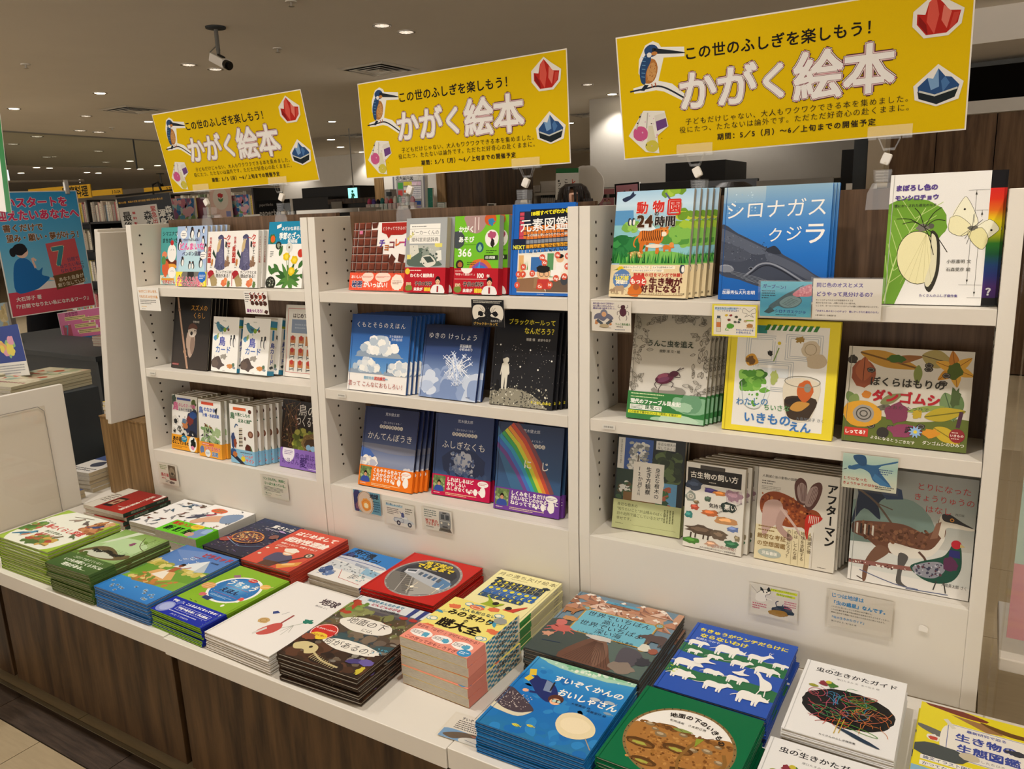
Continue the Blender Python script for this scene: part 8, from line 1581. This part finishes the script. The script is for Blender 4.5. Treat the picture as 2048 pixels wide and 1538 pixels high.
    for s in (-1, 1): obj('shoe', MB().prism([(-.13, 0), (.05, 0), (.055, .06), (.0, .085), (-.10, .045), (-.135, .03)], s*.09-.04, s*.09+.04, 'x'), 'black', t, bev=.01)
    if glasses:
        g = MB()
        for s in (-1, 1):
            for i in range(20):
                a0, a1 = 2*PI*i/20, 2*PI*(i+1)/20; g.tube([((s*.036+.030*math.cos(a0))*k, -.100*k, (1.545+.026*math.sin(a0))*k), ((s*.036+.030*math.cos(a1))*k, -.100*k, (1.545+.026*math.sin(a1))*k)], .0022*k, 5)
            g.tube([(s*.066*k, -.098*k, 1.55*k), (s*.084*k, 0, 1.55*k)], .0018*k, 5)
        g.tube([(-.006*k, -.102*k, 1.55*k), (.006*k, -.102*k, 1.55*k)], .0022*k, 5); obj('glasses', g, 'black_gloss', t)
    return t
d = px(1147, 362); q = CAM+d*4.45
person(q.x, q.y, math.atan2(-(CAM.x-q.x), (CAM.y-q.y))*0+rad(25), (q.z-.012)/1.692*1.62, 'person with dark fringe and round glasses behind the middle shelf unit', top='grey_cloth', glasses=True)
d = px(1462, 357); q = CAM+d*3.2
person(q.x, q.y, rad(-70), (q.z-.012)/1.692*1.62, 'dark-haired person mostly hidden behind the blue whale book', top='black_cloth', longhair=False)
q = aty(92, 640, 2.3)
person(q.x, q.y, rad(200), 1.50, 'person in navy top and black skirt standing behind the blue poster', top='navy_cloth')

# ============================================================ store background
def bgp(name, x0, y0, x1, y1, Y, th, mt, label, cat, down=False, parent=None, zmin=None, group=None):
    a, b = aty(x0, y0, Y), aty(x1, y1, Y); zb = 0 if down else b.z
    if zmin is not None: zb = zmin
    if cat is None: return struct(name, MB().box(a.x, b.x, Y, Y+th, zb, a.z), mt, None, label)
    t = thing(name, label, cat, (a.x, Y, 0), group=group); o = obj('body', MB().box(0, b.x-a.x, 0, th, zb, a.z), mt, t, bev=.002); return t
# bulkheads with scalloped light
for nm, x0, y0, x1, y1, Y, lab in [('ceiling_bulkhead', 556, 345, 960, 378, 11, 'pale ceiling bulkhead far behind the left and middle signs'), ('ceiling_bulkhead', 1180, 305, 1770, 350, 7.4, 'pale ceiling bulkhead behind the right sign')]:
    a, b = aty(x0, y0, Y), aty(x1, y1, Y); struct(nm, MB().box(a.x, b.x, Y, Y+.3, b.z, CEIL), 'white_paint', None, lab)
    for fx in ((.12, .5) if Y > 9 else (.12, .52)):
        X = a.x+(b.x-a.x)*fx; l = spot(X, Y-.22, 26, CEIL-.05, 120, .03, .6); p_ = (X, Y-.22)
        downlight(X, Y-.22, 1, 'lit ceiling downlight washing the %s bulkhead, %s one' % ('farther' if Y > 9 else 'nearer', 'left' if fx < .2 else 'right'), r=.06)
bgp('wall_far', -900, 378, 2600, 700, 15.5, .2, 'beige_wall', 'beige wall at the far end of the store', None, True)

# book rack at the far left
t = thing('book_rack', 'black magazine and book rack with yellow category headers at the left', 'bookshelf', (-6.4, 3.0, 0)); RW = 3.68
obj('back_board', MB().box(0, RW, .30, .33, 0, 1.75), 'black', t)
for z in (.30, .62, .94, 1.26, 1.54): obj('shelf', MB().box(0, RW, 0, .3, z, z+.02), 'black', t)
for x in (0, 1.22, 2.44, RW-.02): obj('upright', MB().box(x, x+.02, 0, .3, 0, 1.78), 'black', t)
for x0, x1, z0, z1, tx, fs in [(-6.2, -5.06, 1.80, 1.93, '家庭料理', 10), (-5.04, -4.55, 1.81, 1.865, '3 01-04', 9), (-4.2, -3.7, 1.80, 1.85, '3 20-23', 9), (-3.3, -2.8, 1.80, 1.85, '8 01-02', 9)]:
    A = Art(x1-x0, z1-z0, None, 2); A.r(0, 0, 100, 100, 'e0b030').t(tx, 96, 50, fs, '2a2418', .04, 'r'); mb = MB().box(0, x1-x0, 0, .01, 0, z1-z0, lin('e0b030')); A.into(mb, 0, 0, 0, 'xz'); o = obj('category_header', mb, 'print_matte', t); o.location = (x0+6.4, -.005, z0)
SPC = ['d8d2c4', 'e4dfd2', 'c9c2b0', 'b86a6c', 'd8c45c', '8ca07a', 'c8b8a8', 'e8e0cc', 'a8a49c', 'cfa8a4', '7c9ab0', 'ded6c6']; R2 = random.Random(3)
for z, hh in ((1.56, .19), (1.28, .2), (.96, .2), (.64, .2)):
    mb = MB(); x = .05
    while x < RW-.05:
        wd = R2.uniform(.014, .034); hb = hh*R2.uniform(.82, 1.08); y0 = .03+R2.uniform(0, .02); c = R2.choice(SPC)
        if int(x/1.22) != int((x+wd)/1.22): x += .03; continue
        mb.box(x, x+wd*.94, y0, y0+.14, z+.001, z+hb, lin(c)); A = Art(wd*.94, hb, None, R2.randrange(99)); A.scr(20, 10, 80, 70, 5, R2.choice(['5a4a44', 'a04a44', '4a5a6a']), wd=14); A.into(mb, x, y0, z, 'xz'); x += wd
    tag(obj('shelved_books', mb, 'print_matte', t), kind='stuff')
# magazine advertisement poster
c, ex, ez, w, h = pose(-1.274, 1.0, 1.48, 22.2, 1.6, -3.3, .318, .36)
A = Art(w, h, None, 2); A.r(0, 0, 100, 100, 'd6d2c8').r(0, 0, 100, 14, '1c1a18').t('権力の闇・気迫の言葉 週刊実話 連載170本の集大成', 2, 7, 3.6, 'd8a83c', .03).r(72, 14, 100, 100, '18181a').t('最後の', 13, 20, 17, '28261f', .03, v=True).t('緊急出版', 64, 16, 10, 'b85048', .04, v=True).t('森永', 52, 22, 16, '28261f', .03, v=True).t('森永卓', 92, 18, 13, 'e4e0d4', .03, v=True).t('渾身の', 79, 22, 14, 'e4e0d4', .04, v=True).scr(24, 20, 30, 80, 8, 'b85048')
t = thing('poster', 'black and white magazine poster with vertical lettering behind the left shelf unit', 'poster', c); t.matrix_world = M4(c, ex, ez.cross(ex), ez); sheet('printed_sheet', A, w, h, parent=t); obj('top_rail', MB().tube([(0, 0, h+.012), (w+.02, 0, h+.012)], .005, 8), 'black', t); obj('stand_pole', MB().tube([(w*.5, .02, -c.z+.01), (w*.5, .02, h)], .008, 8), 'black', t); obj('clip_hook', MB().tube([(w*.7, 0, h+.0), (w*.72, 0, h+.05), (w*.82, 0, h+.06), (w*.86, 0, h+.01)], .006, 8), 'black', t)
# notebooks and leaflets above the left unit
def bgsheet(name, pts, Y, fn, label, cat='book', th=.01, post=False):
    c, ex, ez, w, h = fitsheet(pts, Y); A = Art(w, h, None, 3); fn(A); t = thing(name, label, cat, c); t.matrix_world = M4(c, ex, ez.cross(ex), ez); sheet('printed_sheet', A, w, h, 'print_matte', t, th)
    if post: o = obj('stand_post', MB().box(-.012, .012, 0, .02, 0, c.z+h*.5), 'grey', t); o.matrix_world = Matrix.Translation((c.x+w/2, c.y+th+.002, 0))
    return t
def marble(A): A.g(0, 0, 100, 100, ['3c6c9c', '8c9cb0', '7a9080']).bush(0, 0, 100, 100, 60, 12, ['2f6ca8', '5a9ab8', 'c07a8c', 'd8a8b0', '7a9a5c', 'b8c8c0', '8a5a7c'])
bgsheet('notebook', [(340, 398), (388, 396), (391, 440), (344, 440)], 1.25, marble, 'colourful marbled notebook standing left of the first clip', 'notebook')
bgsheet('notebook', [(463, 391), (496, 389), (502, 434), (466, 436)], 1.25, marble, 'colourful marbled notebook standing right of the pink leaflet', 'notebook')
bgsheet('notebook', [(392, 396), (412, 394), (414, 440), (396, 440)], 1.3, lambda A: A.g(0, 0, 100, 100, ['7a5a70', 'b06a78', '8a5a6c']), 'dark pink notebook partly behind the first clip', 'notebook')
bgsheet('leaflet', [(421, 378), (464, 376), (463, 436), (421, 437)], 1.22, lambda A: A.r(0, 0, 100, 100, 'c9ab9c').e(50, 34, 36, 34, 'c9c0b0').b(50, 24, 13, 7, 'a83434', .2).s([(50, 28), (50, 50)], 2, '4a7a64').leaf(50, 44, 16, 8, -40, '4a7a64').leaf(50, 44, 16, 8, 220, '4a7a64').r(70, 76, 92, 94, '7c80a8').scr(10, 80, 40, 92, 3, '8a7468'), 'pink leaflet with a red carnation in a circle', 'leaflet', .002)
bgsheet('brand_sign', [(513, 402), (580, 398), (582, 432), (516, 436)], 1.62, lambda A: A.r(0, 0, 100, 100, '121214').t('paperblanks', 6, 72, 17, 'd8d6d0', .03).t('paperblanks', 8, 24, 8, 'b0aea8', .01), 'black notebook brand sign with white lettering', 'sign', .02, True)
bgsheet('pop_card', [(488, 430), (520, 428), (520, 442), (488, 443)], 1.2, lambda A: A.b(50, 50, 48, 20, 'e0dcd4', .06, n=30).scr(20, 35, 80, 65, 1, '3a3a50'), 'small cloud-shaped white card beside the brand sign', 'card', .002)
a, b = aty(336, 440, 1.25), aty(512, 440, 1.25); t = thing('notebook_shelf', 'low shelf top carrying the marbled notebooks behind the left unit', 'shelf', (a.x-.1, 1.18, 0))
obj('top_board', MB().box(0, b.x-a.x+.2, 0, .35, min(a.z, b.z)-.03, min(a.z, b.z)-.004), 'black', t); obj('body', MB().box(.02, b.x-a.x+.18, .02, .33, 0, min(a.z, b.z)-.03), 'black', t)
# dark display fixtures, centre left
def shp(label, cat, Y, parts, name='display_fixture'):
    t = thing(name, label, cat, (aty(parts[0][1], parts[0][2], Y).x, Y, 0))
    for nm, x0, y0, x1, y1, dy, th, mt, dn in parts:
        a, b = aty(x0, y0, Y+dy), aty(x1, y1, Y+dy); o = obj(nm, MB().box(a.x-t.location.x, b.x-t.location.x, dy, dy+th, 0 if dn else b.z, a.z), mt, t, bev=.002)
    return t
shp('tall black cabinet block with a small green exit sign beside it', 'cabinet', 8.0, [('body', 603, 377, 702, 400, 0, 1.2, 'black', True), ('side_block', 560, 399, 660, 440, -.3, .3, 'black', True)])
shp('long dark counter with a reddish top behind the middle unit', 'counter', 6.5, [('top_board', 655, 399, 752, 404, 0, .8, 'walnut', False), ('front', 658, 404, 750, 470, .05, .6, 'black', True), ('grey_screen', 662, 404, 685, 424, -.02, .01, 'grey', False)])
shp('black magazine box with a barcode label on top of a far shelf', 'box', 2.0, [('body', 594, 421, 716, 470, 0, .25, 'black', False), ('rim', 592, 421, 718, 424, -.01, .27, 'metal', False), ('barcode_label', 632, 427, 676, 445, -.012, .004, 'white_paint', False)], 'magazine_box')
mb = MB(); a = aty(706, 391, 7.4)
t = thing('exit_sign', 'small lit green exit sign in the dark part of the store', 'sign', a); mat('exit_green', '8fe0d8', emit=1.6); obj('housing', MB().box(-.10, .10, 0, .05, -.12, .12), 'dark_grey', t); obj('lit_face', MB().box(-.09, .09, -.004, 0, -.11, .11), 'exit_green', t)
mat('exit_ink', '0e6a50', emit=.2); obj('running_figure', MB().cyl((0, -.008, .06), .02, .003, 12, 'y').prism([(-.03, .03), (.03, .03), (.05, -.02), (.02, -.01), (.03, -.08), (0, -.03), (-.05, -.07), (-.02, 0)], -.008, -.005, 'y'), 'exit_ink', t)
obj('hanger', MB().tube([(0, .02, .12), (0, .02, CEIL-a.z)], .008, 6), 'grey', t)
a = aty(10, 352, 5); t = thing('arrow_sign', 'small lit sign with a green arrow at the left edge', 'sign', a); mat('sign_glow', 'd4e8ec', emit=1.3); obj('lit_face', MB().box(-.10, .06, 0, .03, -.07, .09), 'sign_glow', t); obj('arrow', MB().prism([(-.02, -.04), (.04, .01), (-.02, .06)], -.006, -.002, 'y'), 'exit_ink', t); obj('hanger', MB().tube([(0, .02, .09), (0, .02, CEIL-a.z)], .008, 6), 'grey', t)
# pillar with floor guide
Y = 4.6; a, b = aty(752, 345, Y), aty(972, 345, Y)
def X_(px_): return aty(px_, 380, Y).x
pil = struct('pillar', MB().box(X_(768), X_(880), Y, Y+.9, 0, CEIL), 'white_paint', None, 'white pillar face between wooden corners')
for x0, x1, d in ((752, 769, -.02), (876, 893, -.02)): obj('corner_panel', MB().box(X_(x0), X_(x1), Y+d, Y+.9, 0, CEIL), 'oak', pil)
for i in range(3): 
    x0, x1 = X_(893)+i*(X_(972)-X_(893))/3, X_(893)+(i+1)*(X_(972)-X_(893))/3; obj('plank', MB().box(x0+.002, x1-.002, Y+.0, Y+.9, 0, CEIL), 'walnut', pil)
def guide(A):
    A.r(0, 0, 100, 100, '77767a').r(5, 2, 95, 98, 'c9c6c0').t('店内案内図', 10, 7, 11, '3a3a3c', .04).r(12, 13, 90, 96, '8f8c88')
    for q in [(16, 18, 32, 34, '4a9a4c'), (34, 16, 60, 26, 'c8c03c'), (16, 38, 30, 52, 'c8504c'), (34, 30, 56, 48, 'd8d4cc'), (60, 16, 88, 26, 'd8b8cc'), (60, 28, 88, 60, 'e0dcdc'), (16, 56, 36, 70, '8a2c34'), (16, 74, 40, 92, 'c86a6c'), (44, 62, 58, 92, 'd8d4cc'), (62, 66, 86, 76, '2f4a84'), (62, 80, 86, 92, '8a78a8'), (34, 38, 44, 44, 'e0582c')]: A.r(*q)
    A.scr(62, 30, 86, 58, 6, '7a7c8c')
bgsheet('floor_guide', [(783, 352), (850, 350), (851, 428), (790, 428)], Y-.12, guide, 'framed colourful store floor guide on the white pillar', 'sign', .05)
bgsheet('green_panel', [(853, 376), (865, 376), (866, 427), (855, 427)], Y-.08, lambda A: A.r(0, 0, 100, 100, '3f8c78').dots(0, 0, 100, 100, 20, 8, ['5aa890', '2f7464']), 'narrow green notice panel right of the floor guide', 'sign', .02)
t = shp('grey sanitizer dispenser beside the floor guide', 'dispenser', Y-.25, [('body', 769, 379, 783, 424, 0, .1, 'grey', False), ('pump', 772, 384, 780, 392, -.03, .03, 'dark_grey', False)], 'dispenser')
bgsheet('framed_notice', [(873, 404), (890, 405), (891, 425), (874, 425)], Y-.35, lambda A: A.r(0, 0, 100, 100, '7c8c80').r(10, 8, 90, 92, 'd8dcd4').scr(18, 16, 82, 86, 6, '6a7c74'), 'small framed notice standing before the dark pillar side', 'sign', .02, True)
# goods row just behind the middle unit
R3 = random.Random(8)
for i in range(11):
    x = 738+i*8.6; Yg = 2.2; a = aty(x, 430, Yg); hh = R3.uniform(.05, .085)
    t = MB().box(-.02, .02, 0, .03, 0, .035, lin(R3.choice(['e4e0da', 'd8c8c8', 'c8d4d0']))); t.lathe([(.0, .035), (.013, .036), (.016, .045), (.013, hh), (.006, hh+.012), (0, hh+.013)], 12, (0, .015, 0), col=lin(['b0486a', '5a4a8c', '2c2c34', '3a7a78', 'd89aa0', 'c84a4c', 'e8e4dc', '7aa89c', 'd8b0b8', 'b8b4ac', 'c86a7c'][i]))
    o = obj('trinket', t, 'print_matte'); o.location = (a.x, Yg, 1.545); tag(o, 'small %s trinket in a white holder, %s from the left behind the middle unit' % (['pink', 'purple', 'black', 'teal', 'rose', 'red', 'white', 'mint', 'blush', 'grey', 'coral'][i], ['first', 'second', 'third', 'fourth', 'fifth', 'sixth', 'seventh', 'eighth', 'ninth', 'tenth', 'eleventh'][i]), 'ornament', 'small trinkets in a row behind the middle unit')
a, b = aty(735, 430, 2.2), aty(840, 430, 2.2)
t = thing('counter', 'narrow white ledge of trinkets behind the middle unit', 'shelf', (a.x-.03, 2.15, 0)); obj('ledge', MB().box(0, b.x-a.x+.08, 0, .2, 1.52, 1.545), 'white_paint', t); obj('panel', MB().box(.02, b.x-a.x+.06, .05, .18, 0, 1.52), 'white_paint', t)
# cash desk area
shp('white office shelving with boxes and black folders behind the clip', 'shelf', 5.6, [('shelf', 1062, 386, 1115, 389, 0, .4, 'white_paint', False), ('shelf', 1062, 410, 1115, 413, 0, .4, 'white_paint', False), ('upright', 1064, 372, 1067, 440, 0, .4, 'white_paint', True), ('upright', 1110, 372, 1113, 440, 0, .4, 'white_paint', True), ('back_panel', 1062, 386, 1115, 470, .4, .02, 'grey', True)], 'office_shelf')
for nm, q, mt, lab in [('storage_box', (1081, 366, 1112, 386), 'white_paint', 'larger white box on the office shelving'), ('storage_box', (1068, 374, 1080, 386), 'white_paint', 'smaller white box on the office shelving')]:
    a, b = aty(q[0], q[1], 5.65), aty(q[2], q[3], 5.65); t = thing(nm, lab, 'box', (a.x, 5.65, b.z+.014)); obj('carton', MB().box(0, b.x-a.x, 0, .3, 0, a.z-b.z), mt, t, bev=.003); obj('lid', MB().box(-.003, b.x-a.x+.003, -.003, .303, (a.z-b.z)*.8, (a.z-b.z)*1.01), mt, t)
for i in range(7):
    a, b = aty(1082+i*4.1, 391, 5.62), aty(1085.6+i*4.1, 409.5, 5.62); mb = MB().box(0, b.x-a.x, 0, .25, 0, a.z-b.z, lin('c8c4bc')); mb.box(.0, b.x-a.x, -.002, 0, (a.z-b.z)*.72, a.z-b.z, lin('1c1c1e')); o = obj('ring_binder', mb, 'print_matte'); o.location = (a.x, 5.62, b.z+.003); tag(o, 'white binder with a black spine head, %s in its row on the office shelving' % ['first', 'second', 'third', 'fourth', 'fifth', 'sixth', 'seventh'][i], 'binder', 'binders on the office shelving')
def reg(A): A.r(0, 0, 100, 100, 'd2cfc6').r(0, 0, 100, 9, '2f6a3c').t('レジ', 78, 20, 20, 'c0402c', .05, v=True).t('こちら', 46, 20, 18, '2c2a28', .05, v=True).t('※ブックカバー', 16, 20, 15, '3a3a38', .05, v=True)
bgsheet('register_sign', [(1111, 337), (1156, 336), (1157, 440), (1112, 440)], 4.6, reg, 'white vertical cash register sign with a green top bar', 'sign', .01, True)
c = aty(1172, 376, 4.8); A = MB(); mb = MB(); 
prof = [(.0+.17*(1+.06*abs(math.sin(i*2.5)))*math.cos(2*PI*i/40), .19*(1+.06*abs(math.sin(i*2.5)))*math.sin(2*PI*i/40)) for i in range(40)]
t = thing('cloud_board', 'large white scallop-edged board behind the person with glasses', 'sign', c); obj('board', MB().prism(prof, 0, .01, 'y'), 'white_paint', t); obj('post', MB().box(-.02, .02, .012, .03, -c.z, 0), 'white_paint', t)
def pinkp(A): A.r(0, 0, 100, 100, 'c27478').b(60, 58, 24, 20, '7a4a38', .1).e(60, 62, 15, 16, 'd8a890').b(60, 48, 20, 9, '7a4a38', .2).b(10, 82, 14, 14, '2c1c18', .1).dots(2, 4, 98, 96, 20, 2, ['d89a9c', 'b05a60', 'e0b8b0'])
bgsheet('wall_poster', [(970, 378), (1046, 374), (1046, 440), (970, 440)], 6.4, pinkp, 'large pink poster with a brown-haired figure right of the pillar', 'poster', .02, True)
bgsheet('desk_frame', [(974, 406), (990, 407), (990, 420), (975, 420)], 4.2, lambda A: A.r(0, 0, 100, 100, 'b8b4ac').r(14, 14, 86, 86, '3a3c3a'), 'small framed stand before the large pink poster', 'frame', .02, True)
shp('pink wall panel with a black frame below it behind the cash desk', 'panel', 6.6, [('body', 1197, 376, 1229, 389, 0, .05, 'black', False), ('frame_bar', 1195, 390, 1231, 395, -.02, .06, 'black', False)], 'wall_panel')
bgsheet('wall_poster', [(1198, 377), (1229, 375), (1229, 388), (1198, 389)], 6.5, lambda A: A.r(0, 0, 100, 100, 'c8848c').r(0, 0, 100, 18, 'e0d8d0'), 'narrow pink strip poster above the two small portraits', 'poster', .02, True)
def duo(A): A.r(0, 0, 100, 100, 'c88a94').man(38, 50, 34, 'd8c8c4', hair='2a1c18').man(64, 46, 34, 'c8b0a8', hair='7a4a34').dots(0, 0, 100, 30, 12, 2, ['e0b0b4'])
bgsheet('framed_poster', [(1230, 368), (1279, 364), (1279, 420), (1230, 424)], 5.4, lambda A: (A.r(0, 0, 100, 100, '141214'), A.r(6, 6, 94, 60, 'c88a94'), A.man(40, 40, 30, 'd8c8c4', hair='2a1c18'), A.man(64, 36, 30, 'c8b0a8', hair='7a4a34'))[0], 'black-framed pink poster with two figures left of the zoo book', 'poster', .04, True)
bgsheet('small_poster', [(1199, 396), (1228, 395), (1228, 411), (1199, 412)], 6.3, duo, 'small poster with two portrait figures behind the middle post', 'poster', .02, True)
# dark fixtures and office wall behind the right unit
bgp('office_wall', 1180, 350, 1720, 420, 9.0, .1, 'grey_print', 'grey office wall behind the dark cabinets', None, True)
shp('big black cabinet behind the left clip of the right sign', 'cabinet', 6.3, [('body', 1331, 327, 1448, 460, 0, .8, 'black', True)], 'black_cabinet')
shp('low black partition behind the zoo and whale books', 'partition', 4.9, [('body', 1279, 367, 1390, 470, 0, .05, 'black', True), ('panel', 1391, 363, 1512, 470, .06, .05, 'black_gloss', True)], 'partition')
shp('light grey low partition right of the hidden person', 'partition', 4.6, [('body', 1513, 362, 1660, 470, 0, .05, 'grey', True)], 'partition')
t = shp('white wall air grille with horizontal slats', 'vent', 8.9, [('body', 1474, 333, 1516, 362, 0, .06, 'white_paint', False)], 'air_grille')
for i in range(6):
    a, b = aty(1480, 337+i*4, 8.88), aty(1508, 338.6+i*4, 8.88); obj('slat', MB().box(a.x-t.location.x, b.x-t.location.x, -.03, 0, b.z, a.z), 'dark_grey', t)
shp('black flat screen hanging on the grey office wall', 'screen', 8.2, [('panel', 1594, 344, 1636, 368, 0, .05, 'black_gloss', False), ('bezel', 1593, 343, 1637, 369, .006, .05, 'black', False), ('bracket', 1612, 352, 1618, 360, .05, .75, 'black', False)], 'monitor')
shp('narrow black pillar left of the grey column', 'pillar', 6.6, [('body', 1684, 300, 1706, 420, 0, .3, 'black', True)], 'pillar_cladding')
struct('column', MB().box(aty(1705, 350, 5.0).x, aty(1733, 350, 5.0).x, 5.0, 5.3, 0, CEIL), 'dark_grey', None, 'dark slate column left of the plank wall')
struct('column', MB().box(aty(1733.5, 350, 5.0).x, aty(1768, 350, 5.0).x, 4.98, 5.3, 0, CEIL), 'beige_wall', None, 'beige column at the left end of the plank wall')
shp('small white switch box beside the slate column', 'box', 4.9, [('body', 1692, 367, 1702, 388, 0, .05, 'white_plastic', False)], 'switch_box')
p = aty(1537, 338, 8.7); seccam(p.x, p.y, rad(150), 'small white security camera on the office wall', 1.2)

# ============================================================ right end: clear holder and stamp rally board
t = thing('poster_stand', 'mint and pink stamp rally board in a clear holder right of the shelves', 'sign', (2.745, .12, 0))
A = Art(.42, .95, None, 3); A.g(0, 0, 100, 100, ['d8d4c8', 'b8d8d0', 'a8d0cc', 'c4dcd4', 'b8d4d0']).b(34, 40, 30, 32, 'e8dcd0', .05, n=40).ring(34, 40, 30, 32, .8, 'b06a70').r(2, 4, 6, 30, '4a4440').r(2, 34, 6, 38, 'c03a40').r(2, 12, 6, 18, 'd8c83c')
A.t('こちらからゲット!!', 22, 29, 7, '4a4040', .05, v=True).r(14, 62, 100, 76, 'e4dcd0').t('スタンプラリー', 26, 64.5, 5.6, '4a4040', .04)
for i, q in enumerate(['クイズに答える', '「本」をさがす', '「スタンプ」を押す', 'QRを読む']): A.e(20, 67.6+i*2.5, 2.6, None, 'a84a5a').t(str(i+1), 20, 67.6+i*2.5, 3.4, 'f0e8e0', .03, 'c').t(q, 26, 67.6+i*2.5, 4.4, '4a4040', .03)
A.r(0, 82, 100, 100, 'd8a0a8').t('カンタン！', 8, 85.5, 9, 'f0e4e0', .05, o='b04a60', ow=.05).t('店頭にてプレゼント', 10, 92, 4.6, '6a4048', .03)
mb = MB().box(0, .42, 0, .004, 0, .95, lin('d8d4c8')); A.into(mb, 0, 0, 0, 'xz'); o = obj('printed_board', mb, 'print_matte', t); o.location = (0, .02, .57)
obj('clear_front', MB().box(-.01, .43, -.012, -.009, .30, 1.30), 'acrylic', t); obj('clear_edge', MB().tube([(-.01, -.011, .30), (-.01, -.011, 1.30)], .0025, 6).tube([(-.01, -.011, .98), (.43, -.011, .98)], .0018, 6), 'clear_plastic', t); obj('base_box', MB().box(-.01, .5, .0, .28, .50, .53), 'white_plastic', t, bev=.003); obj('stand_leg', MB().box(.40, .43, .05, .2, 0, .5), 'metal', t)
t = thing('clear_panel', 'tall clear acrylic sheet standing against the right end of the shelves', 'panel', (2.712, .005, .46)); obj('sheet', MB().box(0, .003, -.05, .30, 0, .95), 'acrylic', t); obj('edge', MB().box(0, .003, -.053, -.05, 0, .95), 'clear_plastic', t)
for i, (xx, yy, ww, dd, lab) in enumerate([(3.1, 2.6, 1.6, .6, 'low white display counter in the aisle behind the right board')]):
    t = thing('display_counter', lab, 'counter', (xx, yy, 0)); obj('top_board', MB().box(0, ww, 0, dd, .78, .80), 'white_paint', t, bev=.002); obj('body', MB().box(.02, ww-.02, .02, dd-.02, 0, .78), 'oak', t)
